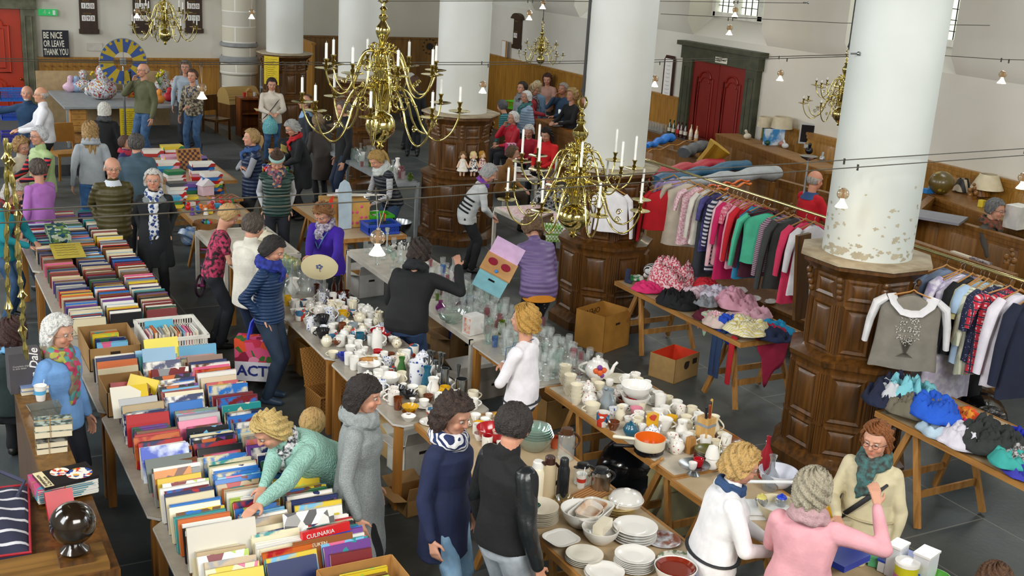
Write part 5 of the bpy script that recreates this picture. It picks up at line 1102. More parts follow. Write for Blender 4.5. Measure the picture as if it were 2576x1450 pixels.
# special pieces: kind, colour, label, px, py, z, size, rz
SP=[('mug','yellow','mustard yellow mug with brown handle',862,792,0,1.15,.3),('cup','black','upper big black cup',812,815,.06,1.5,2.8),('cup','black','lower big black cup',812,835,0,1.5,2.8),
 ('bowl','blue','cobalt blue glass bowl',866,890,0,.95,0),('tallmug','teal','dark teal mug',905,850,0,1.,0),('mug','printed','red printed mug',838,843,0,1.,0),('pot','white','tall white pot with a brown lid',948,862,0,1.35,0),('bigbowl','red','red casserole',958,838,0,.8,0),
 ('teapot','white','white teapot with blue lid knob',925,780,0,.8,2.5),('teapot','cream','cream teapot',905,797,0,.75,.5),('jug','bluefloral','blue and white barrel jug',828,800,0,1.1,0),('teapot','floral','rose painted teapot',805,780,0,.85,2.9),('jug','white','white moulded jug',738,723,0,1.1,2.7),
 ('mug','printed','tea caddy mug with figure print',755,790,0,1.25,0),('plate','white','stack plate with the rolling pin',928,927,0,.8,0),('vase','green','tall green glass vase pair',1010,932,0,.9,0),('tallmug','bluefloral','blue flowered storage pot',1050,950,0,1.9,0),
 ('bowl','black','glossy black bowl',998,972,0,.9,0),('bowl','black','glossy black cup bowl',1030,985,0,.9,0),('bowl','brown','stack of amber brown bowls',1028,1030,0,.7,0),('bowl','white','white braided bowl',1028,1042,-.0,.75,0),('plate','floral','plate with a small flower rim',1085,1048,0,.75,0),('bowl','yellow','yellow mixing bowl',1032,1020,0,.9,0),
 ('cup','red','red cup by the white jug',950,880,0,1.,0),('sugar','cream','cream lidded bowl',822,855,0,1.1,0),('cup','cream','cream cup holding a brown one',838,885,0,1.1,2.6),('bowl','brown','dark brown cup',846,868,.06,.55,0),('vase','teal','turquoise drinking bottle',1073,968,0,1.1,0),('sugar','gold','gold patterned sugar pot',998,858,0,1.,0),
 ('mug','floral','white mug with brown rim by the bottle',990,1000,0,1.2,2.8),('mug','cream','cream stoneware mug',1190,995,0,1.1,0),('mug','white','white flask mug',1145,1000,0,1.2,0),('bigbowl','white','cream and red striped bowl',978,950,0,.75,0)]
for kd,c_,lb,px,py,dz,sc,rz in SP:
    v=at(px,py+6,.75+.04);mark(lb,v);ware(kd,lb+' among the crockery',v.x,v.y,.752+dz,DECO[c_],rz,sc)
MARKS.append(('knitted cardigan woman',3.2,7.3));MARKS.append(('purple fleece woman',4.2,11.8));MARKS.append(('navy quilted jacket woman',3.2,10.3))
rw=random.Random(4);occ=[(m_[1],m_[2],.075) for m_ in MARKS]
def free(x,y,r):return all((x-a)**2+(y-b_)**2 > (r+c_)**2*.8 for a,b_,c_ in occ)
def fill(x0,x1,y0,y1,kinds,cols_,n,r,group,z=.752,glass=False,tries=40,pmat=None):
    for k in range(n):
        for q in range(tries):
            kd=rw.choices([a for a,_ in kinds],[b_ for _,b_ in kinds])[0];sc=rw.uniform(.88,1.12);rr={'plate':.1,'teapot':.085,'bigbowl':.1,'bowl':.07,'cupsaucer':.07,'tureen':.13,'icebowl':.065,'ballvase':.06}.get(kd,r)*sc
            x,y=rw.uniform(x0+rr,x1-rr),rw.uniform(y0+rr,y1-rr)
            if free(x,y,rr):break
        else:continue
        occ.append((x,y,rr));c_=rw.choices([a for a,_ in cols_],[b_ for _,b_ in cols_])[0]
        ds=dict(cupsaucer='cup on its saucer',tallmug='tall mug',smallcup='small cup',icebowl='ice cream bowl',glassjug='glass jug',wineglass='wine glass',flute='champagne flute',goblet='stemmed goblet',tumbler='tumbler',highball='tall straight glass',beerglass='waisted beer glass',ballvase='round vase',bigbowl='large bowl',sugar='lidded sugar bowl',eggcup='egg cup',pot='lidded pot').get(kd,kd)
        lab=rel('%s %s' % (c_,ds),x,y)
        ware(kd,lab,x,y,z,(pmat or DECO)[c_],rw.uniform(0,6.28),sc,group)
CK=[('mug',9),('cup',6),('cupsaucer',4),('tallmug',4),('bowl',2),('smallcup',4),('teapot',1),('sugar',1.5),('jug',1.2),('plate',.7),('eggcup',1)]
CC=[('white',22),('cream',5),('floral',4),('bluefloral',3),('printed',3),('gold',2),('brown',1),('grey',1),('yellow',.6),('blue',.5)]
fill(3.36,4.12,9.2,10.9,CK,CC,150,.047,'crockery on the grey tables')
fill(3.36,4.12,7.66,9.15,CK,CC,105,.050,'crockery on the grey tables')
fill(3.72,4.28,6.9,7.6,[('mug',4),('cup',3),('smallcup',2)],[('white',5),('cream',2),('yellow',1)],22,.055,'cups behind the thermos flasks')
GM=dict(clear=CG,greenish=CGB,amber=AMB,lime=CGG,violet=CGP,red=CGR,blue=CGBL,pink=CGK)
mark('white moulded jug',at(738,723,.8))
fill(3.36,4.0,10.95,12.2,[('jar',2),('tumbler',3),('glassjug',2),('carafe',1),('icebowl',2)],[('clear',6),('greenish',3),('amber',.5)],34,.05,'glassware under the purple fleece',glass=True,pmat=GM)
for k,(px,py,kd) in enumerate(((840,745,'bottle'),(858,738,'bottle'),(852,756,'jar'),(872,752,'jar'),(835,758,'tumbler'),(865,765,'tumbler'))):
    v=at(px,py,.78);ware(kd,('dark amber glass %s, %s of the amber glassware by the white cups' % (kd,ORD[k])),v.x,v.y,.752,AMB,0,.8,'dark amber glassware')
for k,(px,py) in enumerate(((650,590),(668,600),(718,655),(735,662),(748,668))):
    v=at(px,py,.8);ware('sugar' if k > 1 else 'tureen',('cream lidded tureen with gold bands, ' if k < 2 else 'yellow and green lidded storage jar, ')+ORD[k if k < 2 else k-2]+' from the cream fleece',v.x,v.y,.752,GC if k < 2 else mat('cbbf7c',.25,coat=.4,tex=('noise','5a7a38',20.,.08)),0,.9 if k < 2 else 1.25,'lidded jars behind the navy jacket')
# glassware tables
MARKS+= [('black sweatshirt',4.4,9.6),('toy kitchen',5.75,10.4),('folded-arms woman',4.6,7.6),('white carton',4.9,9.4),('floral teapot',5.35,7.75),('far glass table corner',5.4,12.6)]
for kd,c_,lb,px,py,sc in (('ballvase','pink','pale pink glass bowl vase',1105,720,1.2),('vase','violet','magenta fluted glass vase',1145,715,.9),('vase','red','red glass apple vase',1225,790,.7),('icebowl','greenish','stack of green glass salad bowls',1135,800,1.9),('tumbler','lime','green glass pot',1100,745,.7),('ballvase','violet','dark purple ball vase',1108,775,.9),('carafe','clear','narrow-necked glass carafe',1140,690,1.1),('jar','lime','yellow and green painted glass jar',1262,828,.9),('jar','pink','pink spotted candle glass',1255,812,.9),('tumbler','blue','blue painted tumbler',1245,860,1.),('icebowl','blue','pale blue dessert bowl',1180,750,1.)):
    v=at(px,py,.8);mark(lb,v);occ.append((v.x,v.y,.08));ware(kd,lb+' on the glass table',v.x,v.y,.752,GM[c_],0,sc)
GK=[('wineglass',7),('flute',3),('goblet',4),('tumbler',5),('highball',3),('beerglass',3),('icebowl',1.2),('glassjug',.4)]
GCc=[('clear',20),('greenish',1.5),('pink',.5),('blue',.6)]
fill(4.92,5.5,9.3,10.95,GK,GCc,140,.036,'drinking glasses on the white tables',pmat=GM)
fill(4.84,5.6,11.0,12.6,GK+[('carafe',1)],GCc,42,.045,'drinking glasses on the white tables',pmat=GM)
fill(4.80,5.52,8.0,9.22,GK,GCc,120,.036,'drinking glasses on the white tables',pmat=GM)
# trestle table of cups
MARKS+= [('knife block',5.45,6.55),('ribbed white casserole',5.5,7.55),('orange pan',5.05,6.5)]
def plain(kd,c_,lb,px,py,z=.79,sc=1.,rz=0,dz=0):v=at(px,py,z+dz);mark(lb,v);occ.append((v.x,v.y,.06*sc));return ware(kd,lb+' on the cup table',v.x,v.y,.752+dz,DECO[c_],rz,sc)
for j,(px,py) in enumerate(((1432,985),(1448,1010),(1420,960))):
    for k in range(4):v=at(px,py,.78);ware('cup','cream lugged soup cup, %s from the bottom, %s stack by the table edge' % (ORD[k],('left','near','far')[j]),v.x,v.y,.752+k*.036,GC,.4,1.25,'stacked cream soup cups');
    occ.append((v.x,v.y,.07))
t=plain('teapot','white','large white teapot with painted flowers',1502,935,.82,1.35,2.6)
b=MB()
for k,(a,z,r,c) in enumerate(((-1.9,.07,.022,0),(-1.55,.085,.02,0),(-2.25,.08,.02,0),(-1.95,.105,.018,1),(-1.7,.05,.016,1))):b.k=c;b.ball((.076*math.cos(a-2.6+.0),.076*math.sin(a-2.6),z),(r,r,r),8,5)
link('painted_flowers',b,[mat('d8602c',.3),mat('7a3a8c',.3)],t)
plain('plate','cream','yellow sunflower dish',1555,950,.78,1.05)
t=plain('bigbowl','white','ribbed white souffle dish on another dish',1600,985,.8,1.0,0,.06);plain('bigbowl','white','white dish under the ribbed one',1598,1010,.8,.95)
for a in (('sugar','floral','flower-lidded biscuit jar',1478,985,1.35),('sugar','floral','purple-leaf biscuit jar',1482,1010,1.35),('jug','grey','grey-blue stoneware jug',1527,1020,1.2),('cup','cream','upper cream cup tilted',1490,1030,1.5),('mug','printed','white mug with a painted bird',1516,1060,1.3),('cup','brown','reddish brown cup, white inside',1543,1070,1.2),('cup','brown','brown cup on white bowls',1568,1010,1.1),('cup','red','red cup stack',1590,1005,1.1),('cup','pink','pink cup on a dark red one',1600,1035,1.2),('jug','cream','flowered vase with two handles holding spoons',1560,1045,.8),
          ('sugar','teal','figurine of a lady in a pale blue gown',1586,1085,1.2),('teapot','bluefloral','blue painted small teapot',1640,1095,.8),('cup','white','wide white cup with two handles',1670,1070,1.6),('tallmug','white','tall white mug at the far edge',1660,1020,1.2),('cup','floral','flowered coffee cup',1692,1100,1.1),('sugar','floral','rose sugar bowl with lid',1700,1128,1.35),('cup','yellow','pale yellow cup',1690,1055,1.1)):
    plain(a[0],a[1],a[2],a[3],a[4],.79,a[5],rw.uniform(0,6))
fill(4.95,5.68,6.3,7.9,[('mug',6),('cup',6),('cupsaucer',2),('smallcup',4),('tallmug',2),('jug',.6)],[('white',10),('cream',3),('floral',2),('bluefloral',1)],80,.047,'cups on the pine-edged table')
def boxy(name,label,cat,px,py,z,w_,d,h,m,rz=0,dz=0,rot=None):v=at(px,py,z);b=MB();b.box((-w_/2,-d/2,0),(w_/2,d/2,h));return one(name,label,cat,b,m,(v.x,v.y,z+dz),rot or (0,0,rz))
for k,(px,py) in enumerate(((1638,1090),(1640,1062))):boxy('tea_box',('lower','upper')[k]+' small yellow tea box with a red picture','box',1638,1092,.752,.075,.06,.085,mat('e0a81c',.4,tex=('patch',('e0a81c','c8402c','e0a81c'),24.)),.2,k*.087)
t=thing('knife_block','light wooden knife block with four knives','knife block',tuple(at(1771,1115,.752)),.2);b=MB();b.box((-.05,-.055,0),(.05,.055,.22));link('block',b,mat('cfa767',.5,tex=('wood','b98c4c',30.)),t)
for zz in (.03,.15):b=MB();b.box((-.052,-.057,zz),(.052,.057,zz+.022));link('band',b,GREY,t)
for k,(x,y,c) in enumerate(((-.03,-.02,'16161a'),(-.005,-.03,'7a3018'),(.015,-.01,'1c1c20'),(.035,.0,'b08a3c'))):b=MB();b.cap((x,y,.20),(x-.004+.006*k,y+.01,.31+.012*k),.010,.012,8);link('knife_handle',b,mat(c,.4),t)
boxy('wooden_block','small plain wooden block beside the knife block','block',1735,1140,.752,.06,.05,.13,PINE,.2)
def pan(label,px,py,z,r,h,mo,mi,mh,rz,L=.15):
    v=at(px,py,z+.03);t=thing('saucepan',label,'pan',(v.x,v.y,z),rz);link('body',revsolid([(.001,0),(r*.9,0),(r,h*.2),(r,h)],28),mo,t);link('inside',revsolid([(r,h),(r*.94,h),(r*.9,.012),(.001,.012)],28),mi,t)
    b=MB();b.cap((-r+.005,0,h*.8),(-r-L,0,h*.95),.012,.016,10);link('handle',b,mh,t);return t
pan('black pan carrying the cream and orange pan',1632,1130,.752,.115,.07,GB,GB,BLACK,-.3);pan('cream pan with an orange inside stacked on the black pan',1634,1118,.822,.118,.085,GC,mat('d8661c',.2,coat=.4),GC,-.45)
t=thing('garlic_press','turned wooden pestle lying before the pans','pestle',tuple(at(1652,1165,.77)),.5);b=MB();b.tube([(-.09,0,0),(-.05,0,0),(-.04,0,0),(.02,0,0),(.05,0,0),(.09,0,0)],[.014,.02,.01,.018,.01,.016],10);link('pestle',b,PINE,t)
# right-hand continuation: olive plates, milk glass lamp, fruit stand
for k in range(5):v=at(1765,1140,.76);ware('plate','%s olive green or red sectioned plate from the bottom of the stack' % ORD[k],v.x-.02,v.y-.1,.752+.017*k,mat('55571c' if k > 2 else '8a1c20',.25,coat=.3),0,.85,'stack of sectioned plates')
v=at(1822,1110,.76);ware('plate','large amber brown sectioned plate at the far table edge',v.x,v.y,.752,mat('8a4c12',.2,coat=.3),0,1.1)
v=at(1790,1165,.79);t=thing('mushroom_lamp','white milk glass mushroom lamp','lamp',(v.x,v.y,.752));link('base',revsolid([(.001,0),(.045,0),(.05,.05),(.04,.09),(.02,.10)]),GW,t);link('lamp_shade',revsolid([(.055,.085),(.05,.12),(.035,.17),(.001,.185)]),GW,t);b=MB();b.tube([(.04,0,.01),(.09,.02,.02),(.1,.05,.14),(.14,.08,.2),(.17,.05,.19),(.2,.1,.12)],.004,6);link('cord',b,GC,t)
v=at(1745,1185,.78);t=thing('fruit_stand','silver footed dish holding red and white espresso cups','dish',(v.x,v.y,.752));link('dish',revsolid([(.001,0),(.05,0),(.03,.02),(.02,.035),(.06,.05),(.115,.075),(.118,.08),(.06,.056),(.001,.05)],28),STEEL,t)
ware('smallcup','red espresso cup standing in the silver dish',v.x+.035,v.y,.81,DECO['red'],.2,1.2);ware('smallcup','white cup of dark coffee standing in the silver dish',v.x-.03,v.y-.02,.81,GW,.2,1.)
v=at(1848,1160,.79);ware('bigbowl','grey translucent bowl behind the milk glass lamp',v.x,v.y,.752,mat('a8b0b4',alpha=.4),0,.6)
v=at(1832,1190,.79);ware('bowl','white bowl with an orange inside',v.x,v.y,.752,GW,0,.9)
# thermos table and plates
def flask(label,px,py,h,r,mb,mt,kind=0,z=.752,ha=0):
    v=at(px,py,z+h*.5);t=thing('thermos_flask',label,'thermos',(v.x,v.y,z),ha);link('body',revsolid([(.001,0),(r*.95,0),(r,.01),(r,h*.72),(r*.75,h*.82),(.001,h*.82)],24),mb,t);link('cap',revsolid([(r*.75,h*.8),(r*.7,h*.97),(r*.55,h),(.001,h)],20),mt,t)
    if kind:b=MB();handle(b,r,h*.25,h*.8,.05,.010);link('handle',b,mt,t);b=MB();b.cap((-r*.6,0,h*.82),(-r*1.15,0,h*.88),.016,.008,8);link('spout',b,mt,t)
    return t
flask('cream thermos jug with a square spout',1352,1205,.27,.055,GC,WHITE,1,ha=2.5);flask('brown and cream pump thermos',1381,1200,.31,.05,mat('b9a888',.3),mat('3a2018',.3),1);flask('tall black vacuum flask',1417,1205,.31,.042,mat('16181c',.3),mat('16181c',.35))
flask('steel coffee jug with a black lid and spout',1512,1205,.17,.068,mat('a8a49c',.25,1),mat('202326',.3),1);flask('glass coffee pot with a brown filter lid',1425,1115,.24,.065,CG,mat('4a2c18',.35),1);flask('small glass coffee pot with a black lid',1465,1190,.15,.06,CG,mat('141416',.3),1)
cup('stacked white and red paper cups beside the steel coffee jug',tuple(at(1462,1215,.79)-V(0,0,.04)),WHITE,.11,.036,1,mat('c83a2a',.5));cup('orange and white paper cup behind the brown filter pot',tuple(at(1395,1115,.79)-V(0,0,.04)),mat('d8623a',.5),.09,.036)
for k in range(5):v=at(1355,1130,.80);ware('bigbowl','nested pale green glass bowl, %s from the bottom' % ORD[k],v.x+.02,v.y+.1,.752+.022*k,CGB,0,1.1-.05*k,'nested glass bowls')
v=at(1240,1095,.8);ware('bigbowl','deep red lidded pan between the two visitors',v.x,v.y,.752,DECO['red'],0,1.)
MARKS+= [('man in the bomber jacket',3.4,5.9)]
def pstack(label,px,py,n,r,m,z=.752,dh=.012,kind='plate',grp=None):
    v=at(px,py,z+n*dh);occ.append((v.x,v.y,.12))
    for k in range(n):ware(kind,'%s %s from the bottom, %s' % (ORD[k],'dish' if kind != 'plate' else 'plate',label),v.x+rw.uniform(-.004,.004),v.y+rw.uniform(-.004,.004),z+k*dh,m,rw.uniform(0,6),r/.125,'plates of '+label)
    return V(v.x,v.y,z+n*dh)
pstack('the cream plate stack by the bomber jacket',1357,1275,8,.13,mat('d8d0bc',.25,coat=.4),dh=.013);pstack('the white soup plates at the bottom edge',1597,1398,7,.125,GW,dh=.012);pstack('the gold-rimmed plates',1470,1395,4,.118,mat('e4e0d2',.2,coat=.5));pstack('the stack of deep fluted white dishes',1598,1325,5,.145,GW,dh=.018)
pstack('white plates at the plate table corner',1520,1438,3,.12,GW);pstack('the yellow wooden boards',1555,1270,4,.125,mat('cdb273',.5),dh=.012)
v=at(1580,1285,.80);ware('tureen','white lidded tureen behind the fluted dishes',v.x+.05,v.y+.1,.752,GW,.5,.9)
v=at(1668,1350,.79);ware('plate','pair of plates with a picture of brown buildings',v.x,v.y,.752,mat('cfd4dc',.25,coat=.4,tex=('noise','8a4a30',14.,.1)),0,.95)
v=at(1707,1405,.79);ware('plate','hors d oeuvre dish painted with small flowers',v.x,v.y,.752,mat('e2dfd2',.25,coat=.4,tex=('noise','6a7a5a',22.,.06)),0,1.05)
v=at(1690,1445,.79);ware('bigbowl','white dish with a brown and yellow inside',v.x,v.y-.03,.752,GW,0,1.0);b=revsolid([(.001,.0),(.10,.0),(.118,.02),(.112,.022),(.095,.004),(.001,.004)],28)
v2=V(v.x,v.y-.03,.84);one('glaze_dish','brown dish with a yellow base set inside the white dish','dish',b,mat('7a2412',.15,coat=.6),v2)
v=at(1778,1440,.79);ware('plate','blue and white scalloped plate',v.x,v.y,.752,mat('e6e8ee',.25,coat=.4,tex=('noise','3a56b0',26.,.05)),0,.95)
def ovendish(label,px,py,w_,d,h,m,z,rz,mi=None,rim=None):
    v=at(px,py,z+h*.6);t=thing('oven_dish',label,'dish',(v.x,v.y,z),rz)
    def rr(w_,d,zz,n=5):
        q=min(w_,d)*.3;out=[]
        for cx,cy,a0 in ((w_/2-q,d/2-q,0),(-w_/2+q,d/2-q,PI/2),(-w_/2+q,-d/2+q,PI),(w_/2-q,-d/2+q,1.5*PI)):
            for k in range(n+1):out.append((cx+q*math.cos(a0+PI/2*k/n),cy+q*math.sin(a0+PI/2*k/n),zz))
        return out
    b=MB();b.rings([rr(w_*.86,d*.82,0),rr(w_,d,h)],False);b.add(rr(w_*.86,d*.82,0)[::-1],[tuple(range(24))]);link('body',b,m,t)
    b=MB();b.rings([rr(w_,d,h),rr(w_*.93,d*.9,h),rr(w_*.80,d*.75,.01)],False);b.add(rr(w_*.80,d*.75,.01),[tuple(range(24))]);link('inside',b,mi or m,t);return t
ovendish('large white fluted oven dish set at an angle',1487,1290,.36,.22,.06,GW,.80,.55);ovendish('smaller white baking dish with a brown stain lying in the oven dish',1487,1285,.26,.15,.05,mat('e2d8c4',.3,coat=.3),.83,.6,mat('dcd4c4',.25,coat=.4,tex=('noise','b8783a',6.,.12)))
v=at(1468,1320,.77);ware('bigbowl','white bowl under the fluted oven dish',v.x,v.y+.03,.752,GW,0,1.1)
v=at(1510,1350,.79);ware('bigbowl','white bowl holding a cream brick-shaped box',v.x,v.y,.752,GW,0,.95);boxy('butter_box','cream brick-shaped box lying in the white bowl','box',1515,1335,.85,.16,.07,.06,GC,.6)
for k in range(5):t=ovendish('square white plate with a green edge, %s from the bottom of its pile' % ORD[k],1412,1355-k*0,.21,.21,.016,GW,.752+.014*k,.1+.02*k,GW);t['group']='square plates with green edges'
b=MB();b.box((-.1,.08,0),(.1,.1,.018));b.box((.08,-.1,0),(.1,.1,.018));one('green_border','dark green border on the topmost square plate','trim',b,mat('1c5a48',.3),(t.location.x,t.location.y,.825),(0,0,.2)) if 0 else None
v=at(1345,1278,.87);ware('bowl','small dark green bowl on the cream plate stack',v.x,v.y,.862,mat('14503c',.15,coat=.6),0,.5)
v=at(1422,1265,.78);ware('icebowl','amber glass ashtray between the plate stacks',v.x,v.y,.752,mat('cfc08a',alpha=.4),0,1.0)
boxy('chopping_board','striped wooden chopping board behind the plates','board',1470,1255,.752,.34,.16,.018,mat('8a5a30',.5,tex=('stripe','b9864c',14.,'Y',.5)),.35)
# candelabra, steel things on the crockery table
def candelabra(label,px,py,s=1.):
    v=at(px,py,.80);t=thing('candelabra',label,'candelabra',(v.x,v.y,.752),.8,None,None,s);link('stem',revsolid([(.001,0),(.06,0),(.055,.012),(.015,.03),(.010,.06),(.018,.10),(.009,.14),(.009,.22),(.02,.235),(.022,.26),(.001,.26)],16),STEEL,t)
    for k in (-1,1):
        b=MB();b.tube([(0,0,.13),(k*.04,0,.115),(k*.085,0,.13),(k*.095,0,.18)],.006,8);b.lathe([(.012,.18),(.02,.195),(.021,.22),(.001,.22)],12,(k*.095,0,0));link('arm',b,STEEL,t)
candelabra('three-armed silver candelabra nearer the open box',1078,940);candelabra('three-armed silver candelabra on the far edge of the crockery',1104,945)
for k,(px,py,h,r) in enumerate(((1118,975,.22,.035),(1113,1015,.11,.04),(1152,960,.2,.02),(1160,985,.16,.05))):v=at(px,py,.8);one('steel_pot',('tall steel cutlery cylinder','low steel beaker','slim silver candlestick with a ball','polished steel sugar pot')[k]+' beside the candelabra','container',revsolid(shell([(r*.8,0),(r,h*.05),(r*(1 if k != 2 else .5),h*.5),(r,h)])),STEEL,(v.x,v.y,.752))
v=at(920,915,.8);t=thing('rolling_pin','wooden rolling pin lying on the plate stack','rolling pin',(v.x,v.y,.84),-.3);b=MB();b.tube([(-.10,0,0),(-.04,0,0),(-.03,0,0),(.09,0,0),(.1,0,0)],[.010,.012,.02,.022,.02],12);link('pin',b,PINE,t)
v=at(928,927,.79)
for k in range(5):ware('plate','%s plate from the bottom of the pile under the rolling pin' % ORD[k],v.x,v.y,.76+.014*k,GW,0,.8,'plates under the rolling pin')
# ---------------- chandeliers, hanging lamps, cables ----------------
def armmesh(r,dip,rise,th,scr=1):
    b=MB();pts=[]
    pts+= [(.02,0,.0),(.06*r/.6,0,rise*.8),(.16*r,0,rise),(.30*r,0,rise*.9),(.42*r,0,rise*.2),(.50*r,0,-dip*.45),(.62*r,0,-dip*.9),(.76*r,0,-dip),(.90*r,0,-dip*.7),(.98*r,0,-dip*.25),(r,0,0)]
    Q=[]
    for i in range(len(pts)-1):      # smooth
        p0,p1,p2,p3=[Vector(pts[max(0,min(len(pts)-1,i+j))]) for j in (-1,0,1,2)]
        for k in range(4):
            u=k/4;Q.append(.5*((2*p1)+(p2-p0)*u+(2*p0-5*p1+4*p2-p3)*u*u+(3*p1-p0-3*p2+p3)*u**3))
    Q.append(Vector(pts[-1]));b.tube(Q,[th*(1.25-.45*i/len(Q)) for i in range(len(Q))],8)
    if scr:
        for cx,cz,r0,sg in ((.26*r,rise*.25,.075*r/.6,1),(.13*r,rise*1.25,.05*r/.6,-1),(.66*r,-dip*.45,.03*r/.6,1)):
            b.tube([(cx+x,0,cz+z) for x,z in scroll((0,0),r0,r0*.25,1.3,0,20,sg)],th*.6,6)
        b.ball((.42*r,0,rise*.2),th*1.6,8,6)
    return b.mesh('arm',50)
CANDLE=mat('f0efe8',.5)
def chandelier(label,px,py,t_,R,tiers,candle,rodtop=9.5,body=1.,rod='1a1a1c',rodr=.008):
    c=atd(px,py,t_);t=thing('chandelier',label,'chandelier',c,.2,'brass candle chandeliers');s=R/.6;b=MB()
    pr=[(.001,-.19),(.018,-.185),(.03,-.165),(.012,-.15),(.03,-.135),(.05,-.122),(.05,-.112),(.085,-.085),(.115,-.035),(.12,0),(.113,.04),(.085,.085),(.045,.105),(.03,.115),(.028,.17),(.045,.18),(.045,.195),(.028,.21),(.05,.25),(.075,.30),(.078,.33),(.082,.335),(.055,.36),(.06,.40),(.072,.43),(.068,.46),(.04,.48),(.055,.51),(.06,.54),(.05,.57),(.026,.60),(.028,.66),(.045,.69),(.058,.73),(.055,.76),(.03,.79),(.02,.81),(.034,.83),(.034,.845),(.018,.86),(.02,.89),(.03,.90),(.012,.92),(.01,.95)]
    b.lathe([(r*s*body,z*s) for r,z in pr],28);link('body',b,BRASS,t)
    b=MB();b.tube([(.05*s*math.cos(a),0,(1.0+.055*math.sin(a))*s) for a in [2*PI*k/20 for k in range(20)]],.009*s,8,True);link('ring',b,BRASS,t)
    b=MB();top=(rodtop-c.z);b.tube([(0,0,1.05*s),(0,0,top)],rodr,8);b.tube([(.0,.02*s,(1.05+.04)*s),(0,0,1.16*s)],.012*s,6);link('rod',b,mat(rod,.5),t)
    for n_,rr,z0,dip,rise,off in tiers:
        am=armmesh(rr*s,dip*s,rise*s,.0085*s,1);b=MB()
        b.lathe([(.001,.0),(.02,.004),(.05,.012),(.085,.02),(.087,.024),(.05,.018),(.012,.014)],24);b.v=[(x*s,y*s,z*s) for x,y,z in b.v];pm=b.mesh('pan')
        b=MB();b.lathe([(.022,.012),(.01,.022),(.016,.035),(.018,.045),(.010,.055),(.014,.075),(.021,.088),(.022,.095),(.001,.095)],14);b.v=[(x*s,y*s,z*s) for x,y,z in b.v];hm=b.mesh('holder')
        b=MB();b.lathe([(.011,.09),(.0105,.09+candle),(.001,.094+candle)],12);b.tube([(0,0,.094+candle),(.001,0,.105+candle)],.001,4);b.v=[(x*s,y*s,z*s) for x,y,z in b.v];cm=b.mesh('candle')
        for k in range(n_):
            a=2*PI*(k+off)/n_;o=link('arm',am,BRASS,t,(.02*math.cos(a)*s,.02*math.sin(a)*s,z0*s),(0,0,a));link('drip_pan',pm,BRASS,o,(rr*s,0,0));link('candle_holder',hm,BRASS,o,(rr*s,0,0));link('candle',cm,CANDLE,o,(rr*s,0,0))
    return t
T1=((8,.60,.13,.22,.17,.1),(8,.42,.42,.17,.16,.6))
chandelier('large brass chandelier with eighteen short white candles hanging before the second pillar',957,316,9.1,.60,T1,.12,rodr=.004)
chandelier('large brass chandelier with tall white candles on a black rod before the fourth pillar',1444,545,9.3,.55,((8,.60,.13,.20,.19,.45),(8,.47,.44,.17,.15,.1)),.21,rodr=.012,body=1.22)
chandelier('brass chandelier partly cut by the top edge before the hymn boards',415,88,21.5,.58,T1,.13)
chandelier('small brass chandelier with stub candles above the cafe',1360,150,20.6,.38,T1,.035,rodr=.006)
chandelier('brass chandelier with stub candles half hidden by the nearest pillar',2112,288,14.6,.46,T1,.04,rodr=.008)
GLB=mat('e8d8c0',alpha=.3);SHD=mat('ffe9c8',.4,emit=5.)
def hang(label,px,py,d,clips,tt=None):
    tt=tt or 290/d;c=atd(px,py,tt);r=.05;t=thing('hanging_lamp',label,'lamp',c,0,'small glass lamps on cables');link('glass_ball',MB().ball((0,0,0),r,20,14),GLB,t)
    b=MB();b.lathe([(.008,-.035),(.016,-.05),(.03,-.075),(.05,-.105),(.052,-.11)],18);link('lamp_shade',b,SHD,t)
    b=MB();b.lathe([(.012,-.05),(.010,.03),(.016,.045),(.001,.05)],10);link('socket',b,mat('c8a878',.4,.5),t)
    for cx,cy in clips:
        p=atd(cx,cy,tt)-c;b=MB();b.tube([(0,0,.045),p],.0012,4);link('wire',b,mat('c0b8a8',.5),t);b=MB();b.box((p.x-.004,p.y-.008,p.z-.03),(p.x+.004,p.y+.008,p.z+.02));link('clip',b,mat('3a3630',.5),t)
    l=bpy.data.lights.new('lamp_glow','POINT');l.energy=2.5;l.color=(1,.82,.6);l.shadow_soft_size=.05;o=bpy.data.objects.new('lamp_glow',l);C.objects.link(o);o.parent=t;o.location=(0,0,-.13)
hang('lit glass ball lamp hanging lowest, between the purple fleece and black sweatshirt',950,598,40,((946,480),(975,502)))
hang('lit glass ball lamp in front of the nearest white pillar',2121,488,31,((2124,405),(2158,420)));hang('lit glass ball lamp beside the woman in the patterned blouse',508,222,24,((502,160),(508,163)))
hang('lit glass ball lamp against the third pillar',1215,213,19,((1212,158),(1228,164)));hang('lit glass ball lamp just right of the fourth pillar',1648,198,18,((1642,153),(1660,158)));hang('lit glass ball lamp right of the red double door',1964,184,17,((1960,144),(1980,150)))
hang('lit glass ball lamp near the top of the stone column',633,30,14,((631,-10),(636,-10)),19);hang('lit glass ball lamp between the hymn boards',344,28,14,((340,-10),(348,-10)),19);hang('lit glass ball lamp above the small cafe chandelier rod',1366,5,13,(),19);hang('lit glass ball lamp beside the small oak wall cabinet',1332,33,14,((1328,3),(1340,3)),19)
hang('lit glass ball lamp below the leaded window sill',1836,70,14,((1832,48),(1843,48)),18.5);hang('lit glass ball lamp in front of the leaded window',1850,25,13,((1846,5),(1856,5)),19);hang('lit glass ball lamp high on the wall at the right',2523,187,16,((2519,150),(2538,153)),14);hang('lit glass ball lamp cut by the right edge of the picture',2574,447,26,((2578,380),))
CAB=mat('4a463c',.5)
